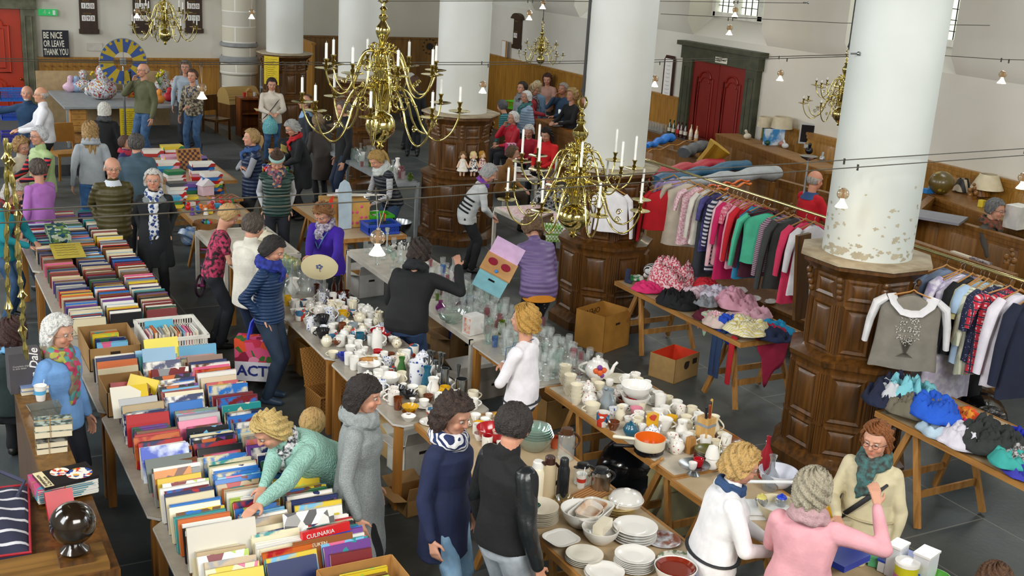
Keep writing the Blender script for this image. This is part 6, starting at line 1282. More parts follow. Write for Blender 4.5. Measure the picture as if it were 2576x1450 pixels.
for k,(lb,pts) in enumerate((('lower pair of lamp cables crossing the whole picture, upper cable',((-80,536,5.75),(946,480,7.2),(2124,403,9.4),(2700,366,9.7))),('lower pair of lamp cables crossing the whole picture, lower cable',((-80,566,5.55),(975,504,7.05),(2158,421,9.2),(2700,382,9.5))),('middle pair of lamp cables, upper cable',((-80,146,10.4),(502,157,12.1),(1212,157,15.2),(1642,151,16.3),(2150,137,12.5))),('middle pair of lamp cables, lower cable',((-80,152,10.3),(508,162,12.0),(1228,163,15.1),(1660,156,16.2),(2175,141,12.3))),
        ('short cable pair at the top edge ending on the fourth pillar',((950,3,15.),(1332,2,14.8),(1515,4,14.6))),('cable ending on the pier right of the leaded window',((1660,3,19.),(2028,8,18.))),('long cable crossing below the window to the far right pier',((1662,35,17.9),(2120,58,16.2),(2490,64,15.))),('cable pair at the right edge behind the nearest pillar',((2360,139,14.3),(2523,150,14.),(2700,153,13.7))))):
    b=MB();b.tube([atd(*p) for p in pts],.0042 if k < 2 else .005,6);one('lamp_cable','thin '+lb,'cable',b,CAB)
for lb,p,q in (('upper',(2140,135),(2160,135)),('lower',(2163,139),(2188,139)),('pier',(2020,6),(2033,7)),('right pier',(2482,62),(2500,62)),('fourth pillar',(1488,2),(1520,4))):
    t_=9.55 if 'er' in lb and lb in ('upper','lower') else 17.;b=MB();b.tube([atd(*p,t_),atd(*q,t_)],.008,8);b.ball(atd(*q,t_),.018,8,6);one('cable_anchor','small metal turnbuckle anchoring the cables, '+lb+' one','anchor',b,STEEL)
# ---------------- clothes ----------------
HW=mat('b07c3c',.4)
def garment(nm,label,top,w_,L,m,rz=0,sl=.5,hemw=1.1,d=.05,neck=.05,hang_=None,slm=None,group=None,seed=0,shl=0,split=0):
    """Garment on its hanger; top: world point of the hanger's shoulder line."""
    t=thing(nm,label,'clothes',top,rz,group);n=36;rs=[];r=random.Random(seed)
    ph=r.uniform(0,6)
    for i in range(15):
        q=i/14;z=-L*q;a=(w_/2)*((.42+.58*min(1,q*9)) if q < .12 else 1+(hemw-1)*q-.06*math.sin(q*PI));dd=d*(.55+.45*min(1,q*5));rg=[]
        for k in range(n):
            th=2*PI*k/n;f=1+(.04+.30*q)*math.sin(7*th+ph+q*1.3)*.5*(abs(math.sin(th)));c=math.cos(th)
            rg.append((a*(abs(c)**.7)*(1 if c > 0 else -1),dd*math.sin(th)*f,z-(.0 if q > .12 else .04*abs(c))-(.006*math.sin(5*th+ph) if i == 14 else 0)+(.0 if i else -.01)))
        rs.append(rg)
    b=MB();b.rings(rs,True);link('body',b,m,t)
    if sl:
        for s_ in (-1,1):
            b=MB();x0=s_*w_*.46;ln=L*sl if sl < 2 else sl
            b.tube([(x0-s_*.03,0,-.05),(x0+s_*w_*.09,0,-.06-ln*.12),(x0+s_*w_*.16,.01,-.06-ln*.5),(x0+s_*w_*.20,.012,-.05-ln)],[w_*.10,w_*.13,w_*.11,w_*.085],12,flat=.6);link('sleeve',b,slm or m,t)
    b=MB();b.tube([(-w_*.40,0,-.045),(-.03,0,.01),(0,0,.03),(.03,0,.01),(w_*.40,0,-.045)],.007,6);h_=link('hanger',b,hang_ or HW,t);b=MB();b.tube([(0,0,.03),(0,0,.06),(.015,0,.085),(0,0,.10),(-.015,0,.088)],.002,6);link('hook',b,STEEL,h_)
    return t
def onrail(X,z,px):
    lo,hi=4.,13.
    for _ in range(40):
        y=(lo+hi)/2;d=V(X,y,z)-CO;x=1288+FPX*d.dot(CR)/d.dot(CF)
        if x > px:lo=y
        else:hi=y
    return y
for lb,a,c,X in (('brass-coloured clothes rail with the girls clothes between two pillars',11.9,7.4,8.12),('brass-coloured clothes rail with the grown-up clothes right of the nearest pillar',7.3,4.3,8.12)):
    b=MB();b.tube([(X,a,1.985),(X,c,1.985)],.014,10);one('clothes_rail',lb,'rail',b,mat('a8a070',.25,.8))
def hangon(nm,lb,px,w_,L,m,**k):y=onrail(8.12,1.985,px);q=1.22 if px < 2100 else 1;return garment(nm,lb,(8.12,y,1.885),w_*1.05*q**.6,L*q,m,**k)
G=lambda c,tex=None:mat(c,.85,tex=tex,bump=(30,.3))
hangon('shirt','lavender child blouse at the left end of the first rail',1697,.30,.50,G('a99ac8'),rz=-.9,sl=.75,seed=1)
hangon('shirt','short-sleeved beige linen shirt with a black hanger in front',1735,.40,.62,G('bfb4a2'),rz=-.75,sl=.3,seed=2);hangon('shirt','pink speckled button shirt beside the beige one',1762,.34,.56,G('c98f9c',('noise','e6ccd0',60.,.1)),rz=-.3,sl=.35,seed=3)
hangon('cardigan','long cream knitted cardigan',1785,.30,.52,G('d8d2c6'),rz=-.1,sl=.8,seed=4);hangon('shirt','purple tie-dyed top with a dark skirt below',1808,.30,.55,G('4a4688',('noise','2a2348',20.,.15)),rz=0,sl=.4,seed=5)
hangon('skirt','charcoal skirt hanging below the tie-dyed top',1800,.34,.80,G('2c3138'),rz=.1,sl=0,seed=6,d=.07);hangon('sweater','navy and grey striped child sweater',1832,.32,.70,G('1d2238',('stripe','b9b9c0',7.,'Z',.5)),rz=0,sl=.6,seed=7)
hangon('cardigan','pale pink long-sleeved cardigan',1846,.30,.62,G('e2b4ba'),rz=-.1,sl=.95,seed=8);hangon('dress','magenta dress behind the pale pink cardigan',1856,.34,.74,G('c8185c'),rz=0,sl=.5,seed=9);hangon('shirt','white and pink checked shirt',1866,.32,.55,G('e6c4cc',('plaid','d07888',16.,'b83a5a')),rz=.1,sl=.3,seed=10)
hangon('blouse','rose pink thin blouse',1882,.32,.60,G('e0a0b0'),rz=0,sl=.8,seed=11);hangon('cardigan','bright red cardigan on the first rail',1896,.36,.50,G('c81424'),rz=-.15,sl=.95,seed=12);hangon('shirt','sky blue top peeping out under the red cardigan',1904,.34,.66,G('2a86b0'),rz=0,sl=0,seed=13)
hangon('sweater','dark maroon sweater next to the mint cardigan',1922,.34,.62,G('4c1c30'),rz=-.1,sl=.8,seed=14);t=hangon('cardigan','mint green cardigan spread towards the camera',1942,.42,.46,G('4ab894'),rz=-.75,sl=1.0,seed=15,hemw=.95,d=.04,hang_=BLACK);t.location.x -= .12;t.location.y -= .1
hangon('shirt','pink and grey striped long-sleeved shirt',1975,.34,.50,G('b0909c',('stripe','5a4a5c',16.,'Z',.5)),rz=-.2,sl=1.0,seed=16);hangon('jacket','charcoal wool jacket near the end of the first rail',2000,.40,.62,G('383c3a'),rz=-.3,sl=.95,d=.07,seed=17);hangon('shirt','pink shirt almost hidden at the end of the first rail',2030,.36,.7,G('d8345c'),rz=-.1,sl=.6,seed=18);hangon('shirt','white shirt against the nearest pillar casing',2052,.36,.6,G('dcd8dc'),rz=-.1,sl=.6,seed=19)
for nm,lb,px,py,w_,L,c_,sl in (('jacket','white jacket hanging on the fourth pillar behind the candles',1512,432,.38,.50,'e4e2e4',1.0),('cardigan','red cardigan hanging on the corner of the fourth pillar',1603,450,.38,.50,'b80c1c',1.2)):
    v=V(7.28 if 'white' in lb else 7.92,10.80 if 'white' in lb else 10.72,1.78);garment(nm,lb,v,w_,L,G(c_),rz=-.75+(.15 if 'red' in lb else -.1),sl=sl,d=.045,seed=22)
t=garment('tee_shirt','taupe jersey top with white sleeves and a printed tree on the nearest pillar',(7.42,6.44,1.80),.50,.66,G('7f7a70'),rz=-.72,sl=.62,slm=G('dcdcde'),d=.05,hemw=1.12,seed=30)
b=MB();r=random.Random(1)
for k in range(150):
    a=r.uniform(0,2*PI);q=math.sqrt(r.random());b.tube([(q*.10*math.cos(a),-.062,-.30+q*.14*math.sin(a)),(q*.10*math.cos(a)+r.uniform(-.015,.015),-.063,-.30+q*.14*math.sin(a)+r.uniform(-.01,.01))],.003,4)
link('printed_tree',b,mat('d6d4cc',.8),t);b=MB()
for k in range(9):b.tube([(0,-.060,-.52),(.012*(k-4),-.060,-.40+.01*(k % 3))],.003,4)
for k in range(8):b.tube([(0,-.060,-.50),((k-3.5)*.018,-.060,-.545)],.002,4)
link('printed_trunk',b,mat('4a463e',.8),t)
b=MB();b.tube([(-.17,-.0,-.02),(-.14,-.04,-.08),(-.07,-.052,-.145),(0,-.055,-.155),(.07,-.052,-.145),(.14,-.04,-.08),(.17,0,-.02)],.05,8,flat=.2);link('neck_opening',b,G('d8d8dc'),t)
for j,(nm,lb,px,w_,L,c_,tx,sl) in enumerate((('jacket','blue-grey jacket with a dark plaid lining',2385,.46,.72,'6f7f98',None,.9),('blouse','white blouse with a faint lilac print',2420,.44,.60,'dcd8e4',('noise','b4a8cc',18.,.08),.6),('dress','long white dress with lilac flowers below the blouse',2428,.50,1.15,'d8d6e0',('noise','bdb4cc',14.,.08),0),('cardigan','black cardigan beside the white blouse',2450,.42,.68,'111318',None,.8),('blouse','pale yellow blouse on the second rail',2470,.40,.55,'d8cf98',None,.5),('blouse','pale blue blouse under the yellow one',2478,.42,.72,'a8c4e0',None,.3),('shirt','sage green ribbed shirt',2490,.42,.80,'a9b09a',('stripe','d8d8c4',12.,'X',.5),.6),('shirt','navy shirt with tiny white flowers',2508,.44,.66,'1c2240',('spots','aab4c8',60.,.18),.5),
        ('shirt','red and white checked shirt',2545,.46,.74,'e4c8cc',('plaid','c0283c',9.,'2c2c44'),.4),('shirt','plain white shirt next to the checked one',2572,.44,.80,'e0dce6',None,.8),('jacket','navy jacket cut by the right edge of the picture',2610,.46,.85,'141c34',None,.8))):
    hangon(nm,lb,px,w_,L,G(c_,tx),rz=(-.35,-.2,-.1,0,.05,0,.1,.05,-.35,-.1,0)[j],sl=sl,seed=40+j,d=.07)
def heap(label,x,y,z,w_,d,h,m,seed,rz=0,name='folded_clothes',drop=0,dd=(0,-1),flat=0,group=None,cat='clothes'):
    """One crumpled garment: ridged, irregular, optionally hanging over the table edge."""
    r=random.Random(seed);n,k_=56,20;vs=[];fs=[];f=[r.uniform(.75,1.2) for _ in range(8)];s_=r.uniform(0,50)
    for i in range(k_+1):
        q=i/k_
        for k in range(n):
            a=2*PI*k/n;rr=q*(.8+.2*(f[int(k*8/n)]*(1-(k*8/n) % 1)+f[(int(k*8/n)+1) % 8]*((k*8/n) % 1)))
            rr *= 1+.16*mn.noise(V(math.cos(a)*2.2,math.sin(a)*2.2,s_))*q;X,Y=rr*w_/2*math.cos(a),rr*d/2*math.sin(a);nz_=mn.noise(V(X*7+s_,Y*7,s_));c1,s1=math.cos(s_),math.sin(s_);u,v_=X*c1+Y*s1,Y*c1-X*s1;rdg=1-3.2*abs(mn.noise(V(u*6,v_*17+s_,3)))+.5*(1-3*abs(mn.noise(V(v_*9,u*24,s_))))
            Z=h*(1-q**5)*(.42+.5*nz_)+h*.42*max(rdg,-.4)*(1-q**6)+.012
            if drop:
                o=max(0,X*dd[0]+Y*dd[1]-(w_ if dd[0] else d)*.22);ov=o/((w_ if dd[0] else d)*.28)
                if ov > 0:Z -= drop*ov*(1+.3*math.sin(a*6));X -= dd[0]*o*.8;Y -= dd[1]*o*.8
            vs.append((X,Y,max(Z,.004) if not drop else Z))
    for i in range(k_):
        for k in range(n):fs.append((i*n+k,i*n+(k+1) % n,(i+1)*n+(k+1) % n,(i+1)*n+k))
    b=MB();b.add(vs,fs);me=b.mesh(name,0);me.polygons.foreach_set('use_smooth',[True]*len(me.polygons));o=one(name,label,cat,me,m,(x,y,z),(0,0,rz),group);md=o.modifiers.new('thick','SOLIDIFY');md.thickness=.006;return o
hs_=[('hot pink tee shirt at the left end',1615,725,'d8286c',None,.3,.05),('red and white flowered skirt',1690,715,'c03a50',('noise','e6ccd0',50.,.06),.44,.16),('small pink and purple ruffled top',1745,705,'7a5aa0',('noise','d0b8d8',40.),.2,.05),('red knitted child top',1775,730,'c01c2c',None,.22,.05),('black tee shirt hanging over the edge',1715,760,'0e1014',None,.42,.09),('pale pink hooded top',1760,745,'dcc0cc',None,.34,.06),('lilac white blouse spread behind the black one',1795,750,'d8d4e4',None,.36,.06),('grey marl child sweatshirt',1775,775,'8e9298',None,.2,.05),
       ('dark red beret-like cap',1742,800,'5a0f28',None,.20,.05),('pastel plaid shirt hanging at the edge',1715,810,'cfc4b0',('plaid','a0c0a0',9.,'d88a90'),.22,.04),('royal blue sun hat hanging off the edge',1745,835,'1a4ac0',None,.22,.06),('pink quilted jacket',1850,775,'dca0b4',None,.38,.08),('pale pink towelling top',1890,790,'dcaab8',None,.36,.06),('pale patterned dress',1815,815,'c9c4b4',('noise','e0b8b8',40.),.34,.06),('red and white speckled top',1785,812,'d88a98',('noise','f0dce0',60.,.05),.2,.05),('yellow and white striped shirt',1870,840,'d8c878',('stripe','e6e2d0',14.,'X',.5),.38,.06),('turquoise blue shirt at the far edge',1945,825,'1c8fc0',None,.32,.05),('navy blue trousers under the turquoise shirt',1950,850,'1a2648',None,.28,.05)]
for k,(lb,px,py,c_,tx,sz,h_) in enumerate(hs_):
    v=at(px,py,.79);x=min(max(v.x,7.32+sz*.3),8.08-sz*.3);heap(lb+' on the girls clothes table',x,v.y,.757+.02*(k % 4),sz*1.35,sz*1.2,h_*1.7,G(c_,tx),k,k*.7,drop=(.16 if 'hanging' in lb else 0),dd=(-1,0))
v=at(1905,870,.8);heap('crimson long-sleeved top with a sequin butterfly hanging over the near edge',7.68,8.42,.78,.46,.42,.06,G('b8284c'),77,0,drop=.5)
for nm,c_,px in (('blue jeans','1c3458',1812),('red leggings','a80c18',1848)):
    v=at(px,870,.7);b=MB()
    for q in ((-.04,.04) if 'jeans' in nm else (0,)):b.tube([(q,0,.02),(q,-.03,-.02),(q,-.04,-.25),(q*1.1,-.04,-.48)],[.045,.045,.04,.036],10,flat=.4)
    one('hanging_trousers',nm+' hanging down from the girls clothes table','clothes',b,G(c_),(7.30,onrail(7.3,.7,px),.75),(0,0,-PI/2))
v=at(1640,690,.80);t=thing('soft_toy','black and white striped soft toy zebra lying on the girls clothes table','soft toy',(v.x,v.y,.80),.4);ZM=mat('e4e4e2',.9,tex=('stripe','111113',12.,'X',.5))
link('body',MB().ball((0,0,.05),(.11,.10,.08),16,10),ZM,t);b=MB();b.ball((-.09,-.07,.07),(.075,.06,.05),16,10);b.ball((-.15,-.10,.05),(.035,.035,.03));link('head',b,mat('e8e6e2',.9),t);b=MB();b.ball((-.18,-.12,.055),.016);b.ball((-.10,-.12,.09),.010);link('nose',b,BLACK,t)
for s_ in (-1,1):link('paw',MB().cap((0,-.06*s_-.04,.0),(-.06,-.12*s_-.08,-.01),.03,.035),mat('e8e6e2',.9),t)
heap('green and white crumpled scarf next to the soft toy',*tuple(at(1600,700,.78))[:2],.757,.2,.16,.04,G('1a7a3c',('noise','dfe6e0',12.,.06)),91)
v=at(1565,695,.85);b=MB();b.tube([(0,0,0),(0,0,.02),(0,0,.12),(.01,0,.16)],[.03,.032,.032,.03],12);b.cap((0,0,.02),(.0,-.07,.02),.026,.022,10);one('child_boot','small dark blue child boot on the corner of the girls clothes table','boot',b,G('2a3450'),(7.36,10.48,.755))
hs2=[('navy sweaters in a loose pile',2205,965,'141d38',.42,.14),('white and grey folded shirt at the left end',2165,985,'c9ccd2',.26,.10),('pale turquoise crumpled top',2290,1000,'78c0cc',.36,.14),('khaki brown trousers hanging over the edge',2235,1030,'6c6656',.36,.12),('yellow cloth edge under the turquoise top',2245,1005,'c9a860',.2,.06),('bright blue sweatshirt',2335,1040,'1c58c8',.34,.12),('stack of pale blue folded shirts',2320,1070,'b4ccdc',.32,.08),('grey-blue thin cardigan',2385,1030,'5c6470',.26,.06),('orange and red patterned scarf',2425,1040,'d8481c',.30,.08),('hot pink top with a ribbon',2420,1065,'c81c6c',.32,.08),
       ('stack of white folded clothes',2400,1095,'dcd8e4',.40,.10),('dark grey shaggy scarf',2490,1090,'2c302f',.42,.12),('royal blue folded sweater',2555,1085,'1a2ab0',.26,.08),('crimson cloth between the blue ones',2530,1100,'b01c34',.16,.05),('stack of teal and mint folded shirts',2520,1145,'3aa8a0',.28,.06),('violet-blue folded shirt lowest at the edge',2510,1165,'3838a8',.28,.05),('black and white patterned sweater',2575,1130,'2c2a2c',.3,.08)]
for k,(lb,px,py,c_,sz,h_) in enumerate(hs2):
    v=at(px,py,.98);sz *= 1.4;x=min(max(v.x,7.12+sz*.25),7.93-sz*.3);y=min(v.y,6.3)
    tx=('noise','e8a030',22.,.1) if 'orange' in lb else ('noise','b9b4b4',60.,.1) if 'black and white' in lb else None;heap(lb+' on the grown-up clothes table',x,y,.846+.02*(k % 3)+(.06 if k < 6 else 0),sz,sz*.85,h_*1.35,G(c_,tx),100+k,k*.9,drop=(.25 if 'khaki' in lb else 0))
# white lace cloths on the bench, scarf and towel over the pew
for k,(px,py,sz) in enumerate(((1855,735,.34),(1895,755,.26),(1938,762,.2),(2008,795,.12))):v=at(px,py,.43);heap('white lace cloth lying on the oak bench, %s from the left' % ORD[k],v.x,v.y,.43,sz,sz*.6,.03,G('c8c2be'),60+k,.4,'lace_cloth',group='lace cloths on the bench')
for lb,px,c_,tx in (('cream cloth draped over the pew behind the second rail',2415,'cfc4b0',None),('grey paisley scarf draped over the pew behind the second rail',2465,'a8a0a0',('noise','5a4a50',30.,.08))):
    v=at(px,645,1.33);n=12;b=MB();b.rings([[(x,0,-.30),(x,-.03,-.02),(x,-.03,.045),(x,.03,.045),(x,.03,-.02),(x,.035,-.2),(x,.03,-.2),(x,.02,-.0),(x,-.02,-.0),(x,.006,-.30)] for x in (-.13,-.06,0.0,.06,.13)]);one('draped_cloth',lb,'cloth',b,G(c_,tx),(10.52,onrail(10.52,1.3,px),1.32),(0,0,-1.6208))
# ---------------- everything else ----------------
def bx(name,label,cat,px,py,z,w_,d,h,m,rz=0,dz=0,grp=None):v=at(px,py,z+h*.5+dz);b=MB();b.box((-w_/2,-d/2,0),(w_/2,d/2,h));return one(name,label,cat,b,m,(v.x,v.y,z+dz),(0,0,rz),grp)
W=lambda px,py,z=0:tuple(at(px,py,z))
# signs and boards on the back wall
def onback(px,py,Y=BY-.03):return aty(px,py,Y)
p=onback(120,31);t=thing('exit_sign','green emergency exit sign with a running figure on the white wall','sign',(p.x,p.y,p.z));SG=mat('1c9a50',.4,emit=.5);link('sign_box',MB().box((-.20,-.04,-.07),(.20,.01,.07)),SG,t)
b=MB();b.box((.10,-.043,-.05),(.155,-.041,.05));b.box((.025,-.043,-.005),(.03,-.041,.045));b.add([(.005,-.043,0),(.05,-.043,0),(.028,-.043,-.035)],[(0,1,2)]);b.ball((-.06,-.043,.04),.012,8,4)
for q in (((-.06,.025),(-.075,-.005)),((-.075,-.005),(-.11,-.02)),((-.075,-.005),(-.05,-.02)),((-.05,-.02),(-.055,-.045)),((-.06,.02),(-.035,.0)),((-.06,.022),(-.095,.012))):b.bar((q[0][0],-.043,q[0][1]),(q[1][0],-.043,q[1][1]),.011,.004)
link('pictogram',b,WHITE,t)
p=onback(141,141);t=thing('painted_sign','dark sign reading be nice or leave thank you, leaning on the oak wainscot','sign',(p.x,BY-.1,1.37));link('board',MB().box((-.28,-.02,0),(.28,0,.60)),mat('20222c',.7),t);CRM=mat('e6e2d0',.6)
for k,(s_,w_) in enumerate((('BE NICE',.92),('OR LEAVE',.80),('THANK YOU',.72))):text(s_,.20,CRM,t,(-.265,-.023,.42-.185*k),(PI/2,0,0),bold=.004,sx=w_*.62)
def hymn(label,p,rz,sc=1.,nums=('160','193')):
    t=thing('hymn_board',label,'board',p,rz,None,None,sc);b=MB();b.box((-.17,-.05,-.45),(.17,0,.25));b.box((-.19,-.07,-.47),(.19,0,-.38));link('case',b,mat('3c2412',.5,tex=('wood','281608',20.)),t)
    b=MB();b.prism([(0,0)],0,0) if 0 else None;b.rings([[(.24*math.cos(a),y,.25+.11*math.sin(a)) for a in [PI*k/10 for k in range(11)]] for y in (-.09,0)]);b.box((-.25,-.1,.22),(.25,0,.26));link('pediment',b,mat('3c2412',.5),t)
    for r_,nn in enumerate(nums):
        for k,ch in enumerate(nn):
            c=link('number_card',MB().box((-.13+.085*k,-.056,.02-.24*r_),(-.055+.085*k,-.051,.13-.24*r_)),WHITE,t);text(ch,.10,mat('5a1c14',.6),c,(-.12+.085*k,-.058,.04-.24*r_),(PI/2,0,0),'numeral')
    text('PSALM',.05,mat('8a6a30',.5),t,(-.11,-.056,.15),(PI/2,0,0),sx=.9);text('GEZANG',.045,mat('8a6a30',.5),t,(-.11,-.056,-.09),(PI/2,0,0),sx=.9)
for lb,x in (('dark wooden hymn board right of the exit sign',222),('dark wooden hymn board left of the top chandelier',356),('dark wooden hymn board right of the top chandelier',487)):p=onback(x,33);hymn(lb,(p.x,BY-.01,p.z+.08),0,1.15)
p=atx(1305,72,WX-.01);hymn('dark hymn cabinet on the white aisle wall above the cafe',(p.x,p.y,p.z),-PI/2,1.0,('','19'))
p=onback(238,118);one('wall_plaque','pale stone plaque on the back wall','plaque',MB().box((-.17,-.02,-.09),(.17,0,.09)),mat('c9c4b8',.7),(p.x,BY,p.z))
p=atx(1683,195,WX-.03);t=thing('notice_board','rounded dark mahogany board with a white list beside the red double door','board',(p.x,p.y,p.z),-PI/2);b=MB();b.rings([[(x*(1 if abs(z) < .3 else .82),y,z) for x,z in ((-.2,-.34),(-.14,-.42),(.14,-.42),(.2,-.34),(.2,.34),(.14,.42),(-.14,.42),(-.2,.34))] for y in (-.03,.0)]);link('board',b,mat('3a1810',.35),t)
pp=link('paper',MB().box((-.12,-.035,-.36),(.12,-.032,.36)),WHITE,t);b=MB();rs_=random.Random(3)
for k in range(9):scribble(b,-.06,.06,.3-.075*k,.008,12,rs_,'xz',-.037)
link('writing',b,mat('6a4a8a',.6),pp)
p=atx(1815,152,WX-.15);t=thing('toilet_sign','small cream sign with an arrow over the red double door','sign',(p.x,p.y,p.z),-PI/2);link('plate',MB().box((-.17,-.01,-.05),(.17,0,.05)),CRM,t);text('TOILET',.075,BLACK,t,(-.15,-.012,-.028),(PI/2,0,0),sx=.72,bold=.001);link('arrow',MB().bar((.04,-.012,0),(.14,-.012,0),.008,.012),BLACK,t)
p=W(1272,118,1.82);t=thing('framed_paper','sheet of paper leaning in a wooden frame on the cafe wainscot','picture',(WX-.14,atx(1272,130,WX-.1).y,1.80),-PI/2);link('frame',MB().box((-.12,-.02,0),(.12,0,.40)),PINE,t);link('paper',MB().box((-.10,-.024,.02),(.09,-.02,.39)),WHITE,t)
# wheel of fortune
pw=at(316,345,.0);wz=aty(310,155,22.7);t=thing('wheel_of_fortune','large blue and yellow painted wheel of fortune on a grey pole','wheel',(wz.x,wz.y,0));R=.42;zc=wz.z;b=MB();n=48
for k in range(n):
    for j,(r0,r1) in enumerate(((.42,.55),(.55,.88),(.88,1.))):
        a0,a1=2*PI*k/n,2*PI*(k+1)/n;b.k={0:1 if (k//3) % 2 else 0,1:(k//3) % 2,2:(k % 2)}[j]
        vs=[(R*r*math.cos(a),y,zc+R*r*math.sin(a)) for y in (-.012,.012) for r,a in ((r0,a0),(r1,a0),(r1,a1),(r0,a1))];b.add(vs,[(0,1,2,3),(7,6,5,4),(0,3,7,4),(1,5,6,2)])
link('wheel',b,[mat('b39a1c',.5),mat('2a4a8c',.5)],t);b=MB();b.tube([(R*1.01*math.cos(a),0,zc+R*1.01*math.sin(a)) for a in [2*PI*k/48 for k in range(48)]],.012,6,True);link('rim',b,GREY,t)
link('pole',MB().cap((0,.04,0),(0,.04,zc-.1),.022,.018),STEEL,t);link('pointer',MB().bar((0,-.02,zc-.35),(0,-.02,zc+.3),.008),STEEL,t);link('bracket',MB().box((-.05,.0,zc-.06),(.05,.05,zc+.06)),GREY,t)
# stage table with prizes
st=thing('stage_table','long grey prize table on the stage in front of a slanted brown board','table',W(330,262,.95)[:2]+(0,));SX=at(330,262,.95);b=MB();b.box((-1.3,-.4,.92),(1.1,2.0,.96));link('tabletop',b,mat('8c9094',.5),st)
for x in (-1.25,-.1,1.05):link('leg',MB().box((x-.02,-.38,.18),(x+.02,-.34,.92)),GREY,st)
p=at(140,200,1.3);b=MB();b.box((-1.5,2.1,.18),(1.2,2.14,1.35));link('back_board',b,mat('b59a70',.6),st)
r=random.Random(8);FOIL=mat('c8ccd0',.2,.3,tex=('patch',('d8dce0','b8bcc4','a83040','c8963c','e8e8ec','c4c8cc'),38.),bump=(40,1.,.03));CELL=mat('e8ecee',alpha=.45)
for lb,px,py,s_,m_ in (('cellophane gift basket of fruit left of the microphone man',258,245,.24,FOIL),('round fruit platter behind the pole',330,240,.12,mat('c86a1c',.4,tex=('patch',('d89a2c','a8281c','6a8a2c'),18.))),('foil-wrapped parcel at the left end of the stage table',195,215,.16,FOIL),('pink gift bag on the stage table',175,225,.12,mat('d8b4c8',.5)),('silver wrapped hamper behind the fruit basket',230,200,.18,mat('b9bec4',.25,.4,bump=(24,1.))),('foil hamper right of the microphone man',410,225,.16,FOIL),('bright pink gift bag beside the long-haired woman',436,215,.12,mat('d83a90',.5)),('wrapped basket near the patterned blouse',440,245,.15,FOIL),('white paper gift bag with dark print',228,235,.11,mat('dcdce0',.6,tex=('noise','2a2c3c',12.,.08))),('pale blue wrapped present at the far left',160,200,.12,mat('9ab0d0',.5)),('purple ribboned parcel behind the gift bags',210,188,.13,mat('8a5a9c',.5)),('orange juice and foil bundle near the table front',400,255,.10,mat('d8862c',.5)),('red wrapped box right of the microphone man',425,250,.10,mat('c02838',.5)),('clear wrapped hamper next to the daffodils',395,205,.16,FOIL)):
    v=at(px,py,1.0);v.x=min(max(v.x,SX.x-1.2),SX.x+1.0);v.y=min(max(v.y,SX.y-.2),SX.y+1.75);s_ *= 1.5;b=MB();b.ball((0,0,s_*.55),(s_*.8,s_*.6,s_*.62),14,9);b.cap((0,0,s_),(.01,0,s_*1.5),s_*.25,s_*.38,8);me=b.mesh('wrap');wrinkle(me,s_*.08,22,r.random()*9);one('gift_basket',lb,'gift',me,m_,(v.x,v.y,.965))
for lb,px,py,c_ in (('yellow daffodils standing on the stage table, right bunch',412,190,'d8c81c'),('yellow tulips above the fruit basket',225,190,'d8b81c')):
    v=at(px,py,1.2);t=thing('flower_bunch',lb,'flowers',(min(v.x,SX.x+.9),min(v.y,SX.y+1.6),.965));b=MB()
    for k in range(9):b.tube([(0,0,.1),(r.uniform(-.1,.1),r.uniform(-.05,.05),.36+r.uniform(-.06,.1))],.006,5)
    link('stems',b,mat('4a7a2c',.7),t);b=MB()
    for k in range(9):b.ball((r.uniform(-.11,.11),r.uniform(-.06,.06),.38+r.uniform(-.04,.10)),.028,8,6)
    link('blooms',b,mat(c_,.6),t);link('vase',revsolid(vessel and [(.001,0),(.04,0),(.03,.16)]),CG,t)
def paper(label,px,py,w_,h,Y=None,pos=None,rz=0):
    p=pos or aty(px,py,Y);t=thing('yellow_poster',label,'poster',p,rz);link('sheet',MB().box((-w_/2,-.004,-h),(w_/2,0,0)),mat('d8bc14',.7),t);b=MB();k=0;z=-.06
    while z > -h+.05:scribble(b,-w_*.38,w_*(.38-.12*((k*7) % 3)),z,.010,22,rs_,'xz',-.007);z -= .042;k+= 1
    link('handwriting',b,mat('2c2810',.7),t);return t
SX_=at(300,262,.95);paper('yellow handwritten poster hanging from the stage table edge',0,0,.36,.62,pos=(at(308,262,.92).x,SX.y-.46,.93));paper('yellow handwritten poster hanging on the casing of the first pillar',0,0,.34,.58,pos=(7.6-.41,24.1-.41,1.91),rz=-PI/4+.0)
t=bx('drawer_chest','small pine chest of drawers under the stage table','chest',196,300,.45,.30,.3,.46,PINE);
for k in range(4):d_=link('drawer',MB().box((-.13,-.165,.03+.11*k),(.13,-.15,.125+.11*k)),mat('c08a3c',.5),t);link('knob',MB().ball((0,-.175,.08+.11*k),.012,8,6),PINE,d_)
bx('wooden_stand','small wooden table carrying the pine chest of drawers','table',200,350,.0,.5,.4,.45,PINEH)
def chair(label,px,py,m,rz=0,z=0,fabric=None):
    v=at(px,py,.45+z);t=thing('chair',label,'chair',(v.x,v.y,z),rz);link('seat',MB().box((-.22,-.2,.42),(.22,.22,.47)),fabric or m,t);b=MB();b.box((-.2,.19,.62),(.2,.23,.95));link('backrest',b,fabric or m,t)
    for sx in (-.2,.2):
        for sy in (-.18,.2):link('leg',MB().bar((sx,sy,0),(sx*.95,sy,.42 if sy < 0 else .9),.035),m,t)
    return t
